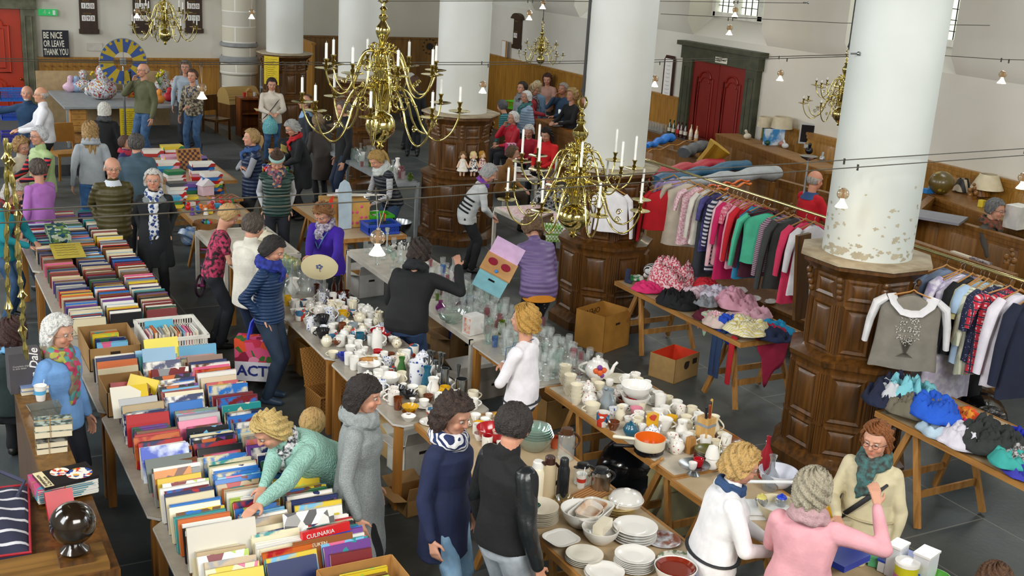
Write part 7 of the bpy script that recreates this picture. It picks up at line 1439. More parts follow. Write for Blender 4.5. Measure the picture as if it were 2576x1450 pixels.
t=chair('grey upholstered office chair with black arms by the stone column',632,200,GREY,.2,.15,mat('8a8e92',.8));q_=aty(632,215,27.5);t.location=(q_.x+.4,27.1,q_.z-.45);one('wooden_podium','low dark podium carrying the grey office chair','podium',MB().box((-.45,-.4,0),(.45,.4,q_.z-.45)),DOAK,(q_.x+.45,27.2,0));chair('dark wooden rush-seated chair beside the wicker trunk',545,300,DOAK,.5);chair('wooden chair with a rush seat behind the fourth pillar',1402,640,DOAK,.6);chair('wooden stool with a sloping seat beside the long-haired woman',168,385,mat('b07a30',.4),.2)
t=thing('wicker_hamper','large pale wicker basket trunk with a rounded lid','trunk',W(600,258,.5),.3);b=MB();b.rings([[(x,.28*math.cos(a),.38*math.sin(a)) for a in [PI*k/10 for k in range(11)]] for x in (-.42,.42)]);link('body',b,mat('b9995c',.7,tex=('stripe','96783c',16.,'Y',.5),bump=(60,.6)),t);link('stand',MB().box((-.4,-.26,-.5),(.4,.26,0)),DOAK,t)
t=thing('bookcase','reddish wooden side cabinet with cups beside the woman with the teal bag','cabinet',(at(632,245,.85).x,at(632,245,.85).y,0));CM_=mat('8a4c1c',.4,tex=('wood','6a3610',16.));b=MB();b.box((-.3,-.2,.82),(.3,.2,.86));b.box((-.3,-.2,0),(-.27,.2,.82));b.box((.27,-.2,0),(.3,.2,.82));b.box((-.3,.17,0),(.3,.2,.82));b.box((-.28,-.2,.5),(.28,.2,.53));b.box((-.28,-.2,.05),(.28,.2,.2));link('carcass',b,CM_,t)
for lb,x,y,z,c_ in (('red paper cup on top of the reddish cabinet',-.15,0,.865,'c02020'),('white paper cup on top of the reddish cabinet',.08,.05,.865,'e8e6e2'),('red paper cup inside the reddish cabinet',.1,-.1,.535,'c02020')):cup(lb,(t.location.x+x,t.location.y+y,z),mat(c_,.5),.09,.035)
t=thing('bird_house','tiny wooden house on the reddish cabinet','ornament',(at(632,245,.85).x-.02,at(632,245,.85).y+.08,.86));b=MB();b.box((-.06,-.05,0),(.06,.05,.12));b.rings([[(-.08,y,.11),(.08,y,.11),(0,y,.18)] for y in (-.07,.07)]);link('house',b,PINE,t)
t=thing('exercise_bike','black exercise treadmill with curved handles by the first pillar','exercise machine',W(770,300,.0),-.5);link('column',MB().cap((0,0,.2),(.1,0,1.25),.05,.04),BLACK,t);link('console',MB().box((.0,-.15,1.25),(.15,.15,1.45)),mat('2a3036',.4),t)
for s_ in (-1,1):b=MB();b.tube([(0,s_*.25,0),(-.1,s_*.27,.5),(-.35,s_*.27,.85),(-.15,s_*.27,1.1),(.05,s_*.25,1.5)],.02,8);link('handle',b,BLACK,t)
link('deck',MB().box((-1.,-.28,.0),(.1,.28,.18)),mat('24303a',.5),t)
one('partition_clock','dark round iron clock on the oak back partition','clock',MB().lathe([(.001,0),(.09,0),(.09,.02),(.001,.02)],20),BLACK,tuple(aty(1081,117,BY-.30)),(PI/2,0,0));b=MB()
for k in range(12):b.box((.19*math.cos(k*PI/6)-.015,-.01,.19*math.sin(k*PI/6)-.02),(.19*math.cos(k*PI/6)+.015,0,.19*math.sin(k*PI/6)+.02))
p=aty(1081,117,BY-.3);c_=link('hour_marks',b,BLACK,bpy.data.objects['partition_clock'],(0,0,0),(-PI/2,0,0))
for k,(px,py) in enumerate(((35,283),(38,300),(40,330))):crate('%s plastic folding crate stacked behind the two bald men' % ('bright blue','royal blue','violet blue')[k],*W(px,py,.5)[:2],.75-.25*k,.5,.35,.24,mat(('1a6ac0','1c50b8','3a3aa0')[k],.4))
# games and puzzles
GC_=['c81c24','e0c83c','2a6ab0','3aa0c8','6a4a9c','e8e4dc','2a7a4a','d8742c','d8a0b8','1c2c5c','b0302c','4a4c50']
def games(desc,px,py,z,cols_,w_=.34,d=.25,th=.05,rz=0,topm=None):
    v=at(px,py,z+th*len(cols_)*.6);q=random.Random(px*7+py)
    for k,c_ in enumerate(cols_):
        b=MB();b.box((-w_/2,-d/2,0),(w_/2,d/2,th-.002));o=one('game_box','%s game box, %s from bottom, %s' % (NAMES[c_],ORD[k],desc),'game',b,mat(GC_[c_],.35,tex=('patch',(GC_[c_],GC_[c_],GC_[(c_+5) % 12]),9.)),(v.x+q.uniform(-.02,.02),v.y+q.uniform(-.02,.02),z+th*k),(0,0,rz+q.uniform(-.15,.15)),'boxed games')
    return o
NAMES=['red','yellow','blue','light blue','purple','white','green','orange','pink','navy','dark red','grey']
games('stack with a green-topped puzzle nearest the stage',436,375,.755,(0,5,1));games('pile beside the green-topped puzzle stack',438,400,.755,(3,5,8));games('low pile under the purple box',492,402,.755,(2,4));games('pair left of the slate blue jacket',385,382,.755,(10,5),.34,.26)
games('flat pile behind the chess board',418,415,.755,(2,3,5),.36,.26);o=games('stack topped with a black-lettered box',506,425,.755,(0,8,5,9,5));text('dotto',.085,WHITE,o,(-.13,-.112,-.005),(PI/2,0,0),bold=.003)
games('tall stack at the edge behind the dolls house',532,455,.755,(9,2,1,0,2,5),.27,.2);games('stack of green and white boxes',440,445,.755,(11,10,5,5,6),.26,.2);games('stack of white boxes with red print',442,480,.755,(0,5,0,5,5,11),.24,.18);games('low stack at the left table edge',437,505,.755,(1,6,3),.2,.16);games('pile behind the olive box',478,470,.755,(6,2,4),.22,.18);games('small pile by the red toys',478,500,.755,(10,1),.2,.14)
for lb,px,py,z,rx in (('chess board standing upright behind the game boxes',478,415,.78,-1.2),('chess board lying flat on its wooden box',566,488,.80,0)):
    v=at(px,py,z+.05);t=thing('chess_board',lb,'game',(v.x,v.y,z+(.12 if rx else 0)),0,None,(rx*-1 if 0 else -rx,0,.15));link('board',MB().box((-.19,-.19,-.03),(.19,.19,0)),mat('b07a3c',.4),t);b=MB()
    for i in range(8):
        for j in range(8):
            if (i+j) % 2:b.box((-.168+.042*i,-.168+.042*j,0),(-.126+.042*i,-.126+.042*j,.002))
    link('dark_squares',b,mat('4a1c10',.4),t)
t=thing('dolls_house','small pink and white toy house among the games','toy',W(518,490,.76),.3);b=MB();b.box((-.09,-.07,0),(.09,.07,.15));link('walls',b,mat('e8c8d4',.4),t);b=MB();b.rings([[(-.11,y,.14),(.11,y,.14),(0,y,.24)] for y in (-.09,.09)]);link('roof',b,mat('e4dce0',.4),t)
r=random.Random(12)
for k in range(26):
    x,y=r.uniform(3.45,4.15),r.uniform(14.55,15.5);c_=r.randrange(12);kd=r.choice(('box','ball','cone'));b=MB()
    if kd == 'box':b.box((-.05,-.035,0),(.05,.035,.05))
    elif kd == 'ball':b.ball((0,0,.035),.04,12,8);b.ball((.01,0,.085),.025,10,6)
    else:b.lathe([(.001,0),(.035,0),(.02,.06),(.022,.09),(.001,.095)],12)
    one('toy','%s plastic toy %s, %s of the loose toys on the game table' % (NAMES[c_],{'box':'block','ball':'figure','cone':'bottle'}[kd],ordw(k)),'toy',b,mat(GC_[c_],.35),(x,y,.757),(0,0,r.uniform(0,3)),'loose toys on the game table')
# toys and bric-a-brac on the table behind the purple fleece
v=at(800,530,.76);t=thing('play_kitchen','wooden play cooker box with a red flap and small pink flowers','toy',(5.2,13.95,.757),-.05);WM=mat('c99a50',.5);b=MB();b.box((-.28,-.22,0),(.28,.22,.34));link('body',b,WM,t);b=MB();b.bar((-.30,-.30,.14),(-.24,-.16,.36),.34,.012,(1,0,0));link('red_flap',b,mat('d8281c',.4),t)
b=MB()
for k in range(7):b.ball((.282,-.14+.05*(k % 4),.06+.07*(k//2)),(.003,.02,.02),8,6);b.ball((.05+.06*(k % 4),-.223,.06+.07*(k//2)),(.02,.003,.02),8,6)
link('flowers',b,mat('d8507c',.5),t)
b=MB();b.rings([[(x,y,z) for x,z in ((-.09,0),(.09,0),(.095,.5),(.06,.6),(0,.64),(-.06,.6),(-.095,.5))] for y in (-.008,.008)]);one('ironing_board','pale blue rounded toy board standing before the play cooker','toy',b,mat('b4c8d4',.4),(5.12,13.68,.757),(-.05,0,.1))
t=thing('boomerang_board','white toy ironing board with a small hat lying on the play cooker','toy',(5.35,13.98,1.10),-.2);b=MB();b.tube([(-.35,0,.03),(-.1,0,.03),(.3,0,.03),(.42,0,.03)],[.06,.075,.05,.02],12,flat=.2);link('board',b,mat('e0dcd0',.5),t);link('hat',MB().lathe([(.08,.045),(.05,.05),(.045,.10),(.001,.11)],16,(-.2,0,0)),mat('e8e4ec',.6),t)
crate('bright green plastic crate under the striped-sleeve woman',5.62,13.75,.757,.3,.26,.16,mat('3aa81c',.4));crate('blue plastic crate of glass and pencils',5.5,13.42,.757,.42,.3,.13,mat('2a4ab0',.4))
t=thing('pencil_jar','grey jar full of coloured pencils by the green crate','jar',(5.52,13.42,.77));link('jar',revsolid(shell([(.05,0),(.055,.14)])),STEEL,t);b=MB()
for k in range(14):b.k=k % 4;b.bar((.03*math.cos(k),.03*math.sin(k),.02),(.05*math.cos(k),.05*math.sin(k),.22+.01*(k % 3)),.006)
link('pencils',b,[mat(c,.4) for c in ('d8a81c','c82c2c','2c6ac8','2c9a4a')],t)
for k,(px,py) in enumerate(((866,556),(889,556))):v=at(px,py,.8);ware('candlestick','tall clear glass candlestick, %s of the pair behind the purple fleece' % ('left','right')[k],v.x-.1,min(v.y,12.5),.752,mat('c8d0d0',.1,.5),0,1.25,'glass candlestick pair')
for k,(px,py) in enumerate(((918,568),(932,560),(950,548),(968,582),(972,572),(945,562))):
    v=at(px,py+6,.80);t=thing('cow_ornament','black and white china cow ornament, %s from the left' % ORD[k],'ornament',(min(max(v.x,4.9),5.5),min(v.y,12.55),.752),k*1.1,'china cows');CWM=mat('e8e6e0',.2,coat=.4,tex=('noise','121214',11.,.02));b=MB();b.ball((0,0,.05),(.055,.032,.035),12,8)
    for sx in (-.035,.035):
        for sy in (-.018,.018):b.cap((sx,sy,.05),(sx,sy,.01),.012,.010,6)
    link('body',b,CWM,t);link('head',MB().ball((.06,0,.08),(.028,.022,.022),10,6),CWM,t)
o=bx('glassware_carton','white wine glass carton standing on the front edge of the glass table','box',1190,815,.755,.17,.12,.19,mat('e0dedb',.5),.25);link('orange_print',MB().box((-.0875,-.06,.02),(-.0855,.03,.17)),mat('d8703c',.5,tex=('noise','e8e0d8',20.)),o)
# carried toy kitchen
t=thing('toy_stove','pale blue and wood toy stove with red rings, carried tilted','toy',tuple(atd(1246,688,10.8)),.5,None,(.50,.42,-.62),.78);b=MB();b.box((-.19,-.15,-.2),(.19,.15,.12));link('body',b,mat('8cc8d4',.4),t);link('hob',MB().box((-.20,-.16,.12),(.20,.16,.14)),mat('b98c58',.5),t);b=MB();b.bar((0,.15,.13),(0,.22,.36),.38,.012,(0,1,0));link('backboard',b,mat('d8b8e0',.4),t)
for x in (-.09,.08):link('ring',MB().lathe([(.001,.142),(.06,.142),(.06,.146),(.001,.146)],20,(x,.02,0)),mat('8a1428',.4),t)
link('knob',MB().ball((.0,-.11,.15),.022,10,6),mat('2a7ac8',.4),t);link('door_slot',MB().box((-.04,-.153,.0),(.04,-.149,.03)),BLACK,t)
# baby doll basket
t=thing('baby_doll','bare pink baby doll lying on the toy basket','doll',tuple(at(700,385,1.0)),.4);b=MB();b.ball((-.13,0,.03),.055,14,10);b.ball((0,0,.02),(.10,.06,.05));b.cap((-.05,.05,.03),(-.08,.13,.05),.02,.016);b.cap((-.05,-.05,.03),(.02,-.10,.05),.02,.016);b.cap((.09,.03,.02),(.2,.05,.03),.028,.02);b.cap((.09,-.03,.02),(.19,-.06,.02),.028,.02);me=remesh(b,.008,2);link('body',me,mat('cf8f60',.5),t)
t=thing('toy_bin','wicker bin heaped with bright toys below the baby doll','basket',(at(690,425,.8).x,at(690,425,.8).y,0));link('basket',revsolid(shell([(.22,0),(.30,.75)],.01),26),mat('9c7a44',.7,bump=(60,.8)),t)
for k in range(26):a,q=k*2.4,.26*math.sqrt(k/26);c_=k % 12;one('toy','%s toy ball or block, %s in the wicker bin' % (NAMES[c_],ordw(k)),'toy',MB().ball((0,0,0),(.05,.04,.045),10,7),mat(GC_[c_],.4),(t.location.x+q*math.cos(a),t.location.y+q*math.sin(a),.80+.05*(1-q/.26)),(0,0,0),'toys in the wicker bin')
# metal table by the third pillar
r=random.Random(14);MARKS+= [('striped-sleeve woman',6.1,14.8),('third pillar',7.6,15.6),('second pillar',7.6,19.8)]
for k in range(44):
    x,y=r.uniform(6.6,6.95),r.uniform(15.65,18.5);kd=r.choice(('vase','jar','bottle','carafe','ballvase','glassjug','tumbler'));c_=r.choices(('clear','greenish','lime','red','pink','white'),(10,3,1,1,1,2))[0]
    ware(kd,rel('%s %s on the metal table' % (c_,CATN[kd]),x,y),x,y,.902,GW if c_ == 'white' else GM[c_],r.uniform(0,6),r.uniform(.8,1.25),'vases and jars on the metal table')
for k in range(12):
    x,y=r.uniform(6.6,6.95),r.uniform(15.7,17.8);kd=r.choice(('bowl','bigbowl','pot','jug'));ware(kd,rel('%s %s on the floor below the metal table' % (('white','steel')[k % 2],kd),x,y),x,y,.002,GW if k % 2 == 0 else STEEL,0,r.uniform(1.2,1.8),'pans under the metal table')
# dolls on the casing ledge of the third pillar
for k,(a,dress,hair_,lb) in enumerate(((-1.92,'d8d2c0','6a4a24','doll in a cream dress with brown curls'),(-1.62,'141a34','d8c48c','doll in a navy dress with long blond hair'),(-1.34,'8a1030','b0802c','doll in a dark red dress with golden curls'))):
    t=thing('doll',lb+' on the pillar ledge','doll',(7.65+.545*math.cos(a),15.6+.545*math.sin(a),1.065),a+PI/2,None,None,1.15);b=MB()
    for s_ in (-1,1):b.cap((s_*.022,0,.02),(s_*.022,0,.12),.014,.016);b.cap((s_*.04,0,.20),(s_*.07,-.02,.13),.013,.011)
    b.cap((0,0,.12),(0,0,.22),.035,.028);b.ball((0,0,.275),(.036,.036,.042));link('body',remesh(b,.006,1),mat('e0b89a',.4),t);link('dress',revsolid([(.075,.08),(.05,.15),(.036,.19),(.04,.225),(.018,.238)]),mat(dress,.8,tex=('noise','e8e2da',40.,.04)),t)
    b=MB();b.ball((0,.012,.29),(.045,.042,.045));b.ball((-.035,.005,.26),.022);b.ball((.035,.005,.26),.022);me=b.mesh('hair');wrinkle(me,.008,90);link('hair',me,mat(hair_,.7),t)
# postcards on the card table
for k in range(34):x,y=7.72+.115*(k % 6),12.85+.14*(k//6);one('postcard','%s picture postcard in row %s of the card table' % (NAMES[(k*5) % 12],ORD[k//6]),'postcard',MB().box((-.05,-.065,0),(.05,.065,.004)),mat('d8dce0',.5,tex=('patch',('e4e4e0',GC_[(k*5) % 12],'8aa0b4'),16.)),(x,y,.755+.0),(.0,0,.08*math.sin(k)),'postcards on the card table')
t=thing('checked_basket','green and white checked basket by the fourth pillar','basket',tuple(at(1390,605,.75)),.3);link('basket',revsolid(shell([(.12,0),(.17,.2)],.008),4),mat('e6ecd8',.8,tex=('checker','7aa83c',34.)),t)
# cafe and bar
t=thing('steel_thermos','large steel coffee thermos on the cafe counter','thermos',tuple(at(1411,300,.97)));link('body',revsolid([(.001,0),(.09,0),(.09,.2),(.05,.28),(.001,.3)]),STEEL,t);b=MB();handle(b,.08,.06,.24,.07,.01);link('handle',b,BLACK,t)
for k in range(14):v=at(1398+(k//5)*22,318,.97);ware('plate','white saucer, %s in the %s pile on the cafe counter' % (ORD[k % 5],ORD[k//5]),v.x,v.y,.965+.02*(k % 5),GW,0,.75,'saucer piles on the cafe counter')
t=thing('green_rack','lime green plastic dish rack on the cafe table','rack',tuple(at(1293,272,.9)),.3);b=MB()
for k in range(6):b.tube([(-.15+.06*k,-.12,0),(-.15+.06*k,-.13,.16),(-.15+.06*k,.13,.16),(-.15+.06*k,.12,0)],.012,6)
b.box((-.18,-.13,0),(.18,.13,.02));link('rack',b,mat('5ac81c',.4),t);b=MB();b.box((-.22,-.2,-.9),(.22,.2,0));link('stand',b,DOAK,t)
b=MB();b.box((-.09,-.05,0),(.09,.05,.22));v=at(1284,385,.8);one('gift_bag','pink and white striped paper bag on the brown cafe table','bag',b,mat('e8d4dc',.5,tex=('stripe','d83a80',5.,'X',.6)),(v.x,max(v.y,16.4),.757))
for k in range(3):v=at(1245+k*75,345+k*18,.8);ware('cupsaucer','white coffee cup %s on the cafe tables' % ('nearest the red jacket','in the middle','by the scarlet jacket')[k],min(max(v.x,8.5),9.3),16.4+.3*k,.757,GW,0,1.2)
r=random.Random(3);bc=zpt(1600,318,1.25);be=zpt(1765,362,1.25)
for k in range(14):q=.06+.30*(k % 7)/7;ware('highball','upturned clear glass, %s along the %s row on the dark bar' % (ORD[k % 7],('front','back')[k//7]),bc[0]+(be[0]-bc[0])*q+.12+.1*(k//7),bc[1]+(be[1]-bc[1])*q,1.235,CG,0,1.0,'upturned glasses on the bar')
for k,(q,c_,lb) in enumerate(((.42,'1c3a20','green wine'),(.48,'1c3a20','dark green wine'),(.55,'5a1014','red soda'),(.60,'3a1410','dark red'),(.66,'20140c','brown liqueur'),(.74,'c8b48c','pale juice'),(.82,'c8a070','amber juice'))):
    t=ware('bottle',lb+' bottle standing on the dark bar by the red door',bc[0]+(be[0]-bc[0])*q+.15,bc[1]+(be[1]-bc[1])*q,1.235,mat(c_,.15,coat=.5),0,.95);link('bottle_label',revsolid([(.0385,.06),(.0385,.13)]),mat('d8d0c0' if k != 2 else 'c81c24',.6),t)
# rolled covers and other things on the pews
def roll(nm,lb,p0,z0,p1,z1,r0,r1,m,cat='roll'):
    a,c=at(p0[0],p0[1],z0),at(p1[0],p1[1],z1);b=MB();n=14;b.tube([a.lerp(c,k/n)+V(0,0,.02*math.sin(k*1.3)) for k in range(n+1)],[(r0+(r1-r0)*k/n)*(1+.08*math.sin(k*2.1)) for k in range(n+1)],14,flat=.8);return one(nm,lb,cat,b,m)
CR_=lambda c:mat(c,.5,bump=(18,.8))
roll('rolled_tarpaulin','long rolled red tarpaulin lying across the pews',(1640,440),1.42,(1815,408),1.45,.11,.09,CR_('b8283c'));roll('rolled_tarpaulin','long rolled blue tarpaulin lying across the pews',(1650,455),1.44,(1880,413),1.50,.09,.10,CR_('205878'));roll('rolled_tarpaulin','silver grey windscreen roll in front of the blue one',(1700,462),1.46,(1955,432),1.52,.07,.13,CR_('a4a8aa'))
roll('orange_pole','orange tent pole lying in front of the silver roll',(1780,470),1.45,(1885,453),1.5,.018,.018,mat('d8601c',.4),'pole');roll('orange_pole','second orange pole with a black tip beside the first',(1800,480),1.45,(1890,460),1.5,.02,.02,mat('d8701c',.4),'pole');roll('blue_bag','crumpled bright blue plastic bag on two thin sticks',(1628,368),1.4,(1690,343),1.5,.05,.09,CR_('1c70c8'),'bag');roll('stick','thin pale stick with the blue plastic bag',(1630,382),1.4,(1752,350),1.5,.01,.01,PINE,'stick');roll('grey_bag','grey padded bag lying against the yellow mat',(1720,385),1.42,(1775,362),1.45,.11,.09,CR_('5c6064'),'bag')
t=thing('yellow_mat','mustard yellow foam mat rolled with a black strap on the pew','mat',tuple(at(1790,395,1.5)),.3,None,(.5,.3,.5));link('roll',MB().lathe([(.05,-.25),(.19,.2),(.18,.21),(.001,.2)],26),mat('b08a1c',.6),t);b=MB();b.box((-.3,-.03,-.16),(-.04,.03,.2));link('flap',b,mat('a8821c',.6),t);link('strap',MB().lathe([(.115,-.03),(.13,.02)],26),BLACK,t)
def lampshade(lb,px,py,z,r0,r1,h,m,stand=.3,n=24):
    v=at(px,py,z+stand);v.x=min(v.x,WX-.26);t=thing('table_lamp',lb,'lamp',(v.x,v.y,z));link('lamp_shade',revsolid([(r0,stand),(r1,stand+h),(r1*.9,stand+h),(r0*.95,stand)],n),m,t);link('base',revsolid([(.001,0),(.07,0),(.05,.02),(.014,.05),(.012,stand+h*.5),(.001,stand+h*.5)]),mat('5a3418',.4),t);return t
BG=mat('cfc4a8',.8,bump=(60,.5));lampshade('beige woven lampshade, rear one of the pair beside the blue box',1972,318,1.465,.15,.13,.17,BG,.22);lampshade('beige woven lampshade, front one near the monitor',1992,322,1.465,.18,.15,.19,BG,.26)
bx('printed_box','blue sky-printed cardboard box on the pew shelf','box',1947,345,1.465,.34,.1,.26,mat('3a8ac8',.4,tex=('noise','d8e4ee',6.,.08)),-.2);bx('printed_box','dark blue record sleeve left of the sky-printed box','box',1930,335,1.465,.14,.08,.24,mat('24405c',.4,tex=('patch',('3a6a4a','24405c','c83c2c'),14.)),-.2)
t=thing('computer_monitor','grey flat computer monitor turned off on the pew shelf','monitor',(at(2040,352,1.6).x,at(2040,352,1.6).y,1.465),-.75);link('frame',MB().box((-.2,-.02,.06),(.2,.03,.40)),mat('b4b6b4',.5),t);link('screen',MB().box((-.175,-.024,.09),(.175,-.019,.375)),mat('14161a',.2),t);link('foot',MB().box((-.1,-.06,0),(.1,.1,.06)),mat('b4b6b4',.5),t)
t=thing('uplighter_lamp','tall grey floor lamp with a flat bowl top standing among the pews','lamp',(10.6,onrail(10.6,1.6,2025),0));zt=1.98;link('pole',MB().cap((0,0,.02),(0,0,zt-.03),.012,.012),GREY,t);link('lamp_bowl',revsolid([(.02,zt-.06),(.09,zt-.03),(.12,zt),(.001,zt-.01)]),STEEL,t);link('foot',revsolid([(.001,0),(.13,0),(.12,.02),(.001,.02)]),BLACK,t)
for k,(nm,lb,px,py,r_,c_) in enumerate((('desk_lamp','dark red desk lamp head',1890,325,.08,'5a1020'),('green_bottle','round green glass base',1930,360,.06,'0e4a3a'),('glass_set','small clear pitcher set',1975,368,.06,'c8ced0'),('telephone','cream telephone',1880,345,.07,'d8d0bc'),('black_kettle','black round kettle',2035,382,.08,'14161c'),('pink_jar','pink scented candle jar',1965,362,.05,'c88a7c'),('wooden_chair_back','brown toy chair',1900,315,.1,'8a5a24'),('food_mixer','chrome whisk bundle',2068,400,.06,'a8acb0'))):
    v=at(px,py,1.5);b=MB();b.ball((0,0,r_*.7),(r_,r_*.8,r_*.75),14,9);b.cap((0,0,r_),(r_*.6,0,r_*2.),r_*.25,r_*.35);one(nm,lb+' among the clutter on the pew shelf','bric-a-brac',b,mat(c_,.3,.6 if 'chrome' in lb else 0),(v.x,v.y,1.465),(0,0,k))
lampshade('hexagonal blue and white lampshade on the right pew shelf',2392,430,1.455,.17,.11,.24,mat('d8dce8',.7,tex=('noise','3a5ac0',5.,.1)),.05,6);lampshade('amber segmented tulip lampshade in front of the strip lamp',2462,490,1.455,.15,.08,.19,mat('8a5a1c',.4,tex=('stripe','4a2c0c',6.,'X',.88)),.02);lampshade('black and cream striped round lampshade behind the amber one',2420,480,1.455,.14,.07,.17,mat('22201c',.5,tex=('stripe','b0a48c',4.,'X',.6)),.02);lampshade('large cream lampshade near the right edge',2555,470,1.455,.22,.12,.20,mat('cbbfa0',.7),.12)
v=at(2365,480,1.5);one('round_vase','large brown-green ball vase with pale dots on the right pew shelf','vase',MB().ball((0,0,.16),(.17,.17,.16),24,16),mat('5a4a1c',.35,coat=.3,tex=('spots','9a8438',7.,.3)),(v.x,v.y,1.45));v=at(2330,470,1.5)
bx('blue_case','small bright blue plastic case beside the ball vase','box',2335,480,1.455,.16,.1,.06,mat('2a7ac0',.4));bx('bulb_box','yellow bulb carton beside the grey-coated person','box',2470,512,1.455,.08,.07,.09,mat('c8b020',.5),.2);bx('coffee_maker_box','white boxed coffee machine at the right edge','box',2560,545,1.455,.26,.2,.28,mat('cfcfcc',.5,tex=('noise','e8e6e0',6.)),.1)
t=thing('golf_bag','pale green golf bag standing under the right pew shelf','bag',(at(2415,545,.9).x-.7,at(2415,545,.9).y,.5));link('body',MB().cap((0,0,0),(0,0,.7),.11,.13),mat('5a6a60',.7),t);link('club_head',MB().ball((.02,0,.86),(.06,.08,.05)),mat('8aa49c',.5),t);link('foot',MB().box((-.1,-.1,-.5),(.1,.1,-.05)),BLACK,t)
bx('folding_table_top','grey folded table top lying across the pew corner','board',2350,545,1.47,.5,.7,.03,mat('7c7c84',.4),.5)
v=at(2020,600,1.9);b=MB();b.bar((0,0,0),(.10,0,-.85),.16,.04,(0,1,0));one('wooden_plank','dark wooden plank hanging beside the nearest pillar casing under the first rail','plank',b,DOAK,(7.55,7.95,1.93))
# floor: cartons and bags
def fbox(lb,px,py,w_,d,h,rz,m=CARD,inner=None,**k):v=at(px,py,0);return cbox('cardboard_box',lb,v.x,v.y,.001,w_,d,h,rz,m,inner=inner,**k)
t=fbox('tall open brown carton on the stone floor left of the trestle',1512,868,.50,.42,.44,.35,m=mat('a8762c',.8));text('OPENEN',.10,mat('2a1c0c',.8),t,(.20,.202,.38),(PI/2,PI,0));text('OPENEN',.09,mat('2a1c0c',.8),t,(-.18,.205,.30),(PI/2,0,PI)) if 0 else None
t=fbox('brown and red printed carton with an orange-red inside on the stone floor',1692,945,.44,.34,.27,.32,m=mat('a88652',.8));link('red_lining',MB().box((-.213,.155,.01),(.213,.163,.268)).box((.206,-.16,.01),(.213,.16,.268)),mat('d83a1c',.6),t);link('red_side',MB().box((.2205,-.168,.0),(.223,.168,.27)),mat('9c1c14',.6),t);b=MB();b.lathe([(.001,0),(.045,0),(.045,.002),(.001,.002)],20);q=link('round_mark',b,mat('2a1c10',.7),t,(-.01,-.171,.17),(PI/2,0,0));b=MB()
for k in range(9):b.box((.10+.009*k,-.1725,.16),(.104+.009*k+.002*(k % 2),-.1705,.22))
link('barcode',b,BLACK,t)
UB=[('white and green fruit carton under the crockery table',695,900,.38,.3,.26,mat('dcdcd4',.7,tex=('spots','3a9a4a',7.,.25)),0),('open carton of wrapped china with big flaps',750,900,.42,.36,.34,mat('b9a27c',.8),1),('brown fruit carton with round holes under the table corner',805,940,.42,.36,.36,mat('a3752f',.8),0),('brown carton behind the black sweatshirt',1110,850,.5,.4,.32,CARD,1),('open flapped carton beside the candelabra',1150,900,.46,.4,.3,mat('9c7a50',.8),1),('large carton with red printed lettering under the glass table',1225,905,.5,.4,.42,mat('a98c66',.8),0),('flat white carton lid with cup drawings',1215,985,.5,.4,.2,mat('c8c4bc',.7),1),
      ('dark blue carton under the glass table',1165,880,.4,.3,.3,mat('1c2c6c',.6),0),('white carton with black lettering under the white table',920,740,.36,.3,.30,mat('dcdad4',.7),1),('open carton under the knitted cardigan end of the table',1000,1130,.38,.34,.42,mat('c0a06a',.8),1),('white box with a raised flap behind the wooden leg',1040,1180,.36,.3,.3,mat('d4d0c4',.7),1),('carton corner showing beside the navy blazer',1040,1275,.3,.3,.14,CARD,1),('carton of wooden dividers under the cup table',1390,1060,.44,.36,.3,mat('a07a44',.8),0),('carton beside the small oak cabinet under the red cardigan',1660,620,.4,.34,.4,mat('a8865a',.8),1)]
for lb,px,py,w_,d,h,m_,fl in UB:
    t=fbox(lb,px,py,w_,d,h,.12,m=m_,flaps=fl)
    if 'red printed' in lb:text('48 bicchieri cc',.075,mat('b03020',.7),t,(-.23,-.203,.28),(PI/2,0,0),sx=.9)
    if 'wrapped china' in lb:
        for k in range(9):b=MB();b.ball((0,0,0),.06,10,7);me=b.mesh('paper');wrinkle(me,.012,40,k);p=t.matrix_basis @ V(-.13+.13*(k % 3),-.1+.1*(k//3),.27);one('wrapped_cup','cup wrapped in crumpled newspaper, %s in the open carton' % ORD[k],'cup',me,mat('c4c4c0',.8,tex=('noise','5a5a5c',30.)),p,(0,0,0),'newspaper wrapped cups')
def basket(lb,px,py,w_,d,h,rz=0,lid=0):
    v=at(px,py,0);t=thing('wicker_basket',lb,'basket',(v.x,v.y,0),rz);WK=mat('b07a34',.7,tex=('checker','8a5a20',60.),bump=(90,.8));e=.015;b=MB()
    for q in (((-w_/2,-d/2,0),(w_/2,-d/2+e,h)),((-w_/2,d/2-e,0),(w_/2,d/2,h)),((-w_/2,-d/2,0),(-w_/2+e,d/2,h)),((w_/2-e,-d/2,0),(w_/2,d/2,h)),((-w_/2,-d/2,0),(w_/2,d/2,e))):b.box(*q)
    link('body',b,WK,t);b=MB();b.tube([(-w_/2,-d/2,h),(w_/2,-d/2,h),(w_/2,d/2,h),(-w_/2,d/2,h)],.014,8,True);link('rim',b,WK,t)
    if lid:b=MB();b.bar((0,d/2,h),(0,d/2+.12,h+.34),w_,.015,(0,1,0));link('lid',b,WK,t)
basket('large wicker hamper with its lid open under the crockery table',850,1040,.52,.36,.26,.1,1);
t=thing('black_bin','shiny black cloth-wrapped bin under the cup table','bin',(at(1580,1230,0).x,at(1580,1230,0).y,0));b=MB();b.ball((0,0,.22),(.3,.26,.22),20,12);me=b.mesh('bag');wrinkle(me,.02,9,2);link('body',me,mat('0c0f14',.15,coat=.5),t)
t=thing('pedal_bin','beige plastic bin with a lid under the trestle','bin',(at(1685,1330,0).x,at(1685,1330,0).y,0));link('body',MB().box((-.14,-.14,0),(.14,.14,.42),1.08),mat('a8a07c',.5),t);link('lid',MB().box((-.16,-.16,.42),(.16,.16,.5),.85),mat('a09868',.5),t)
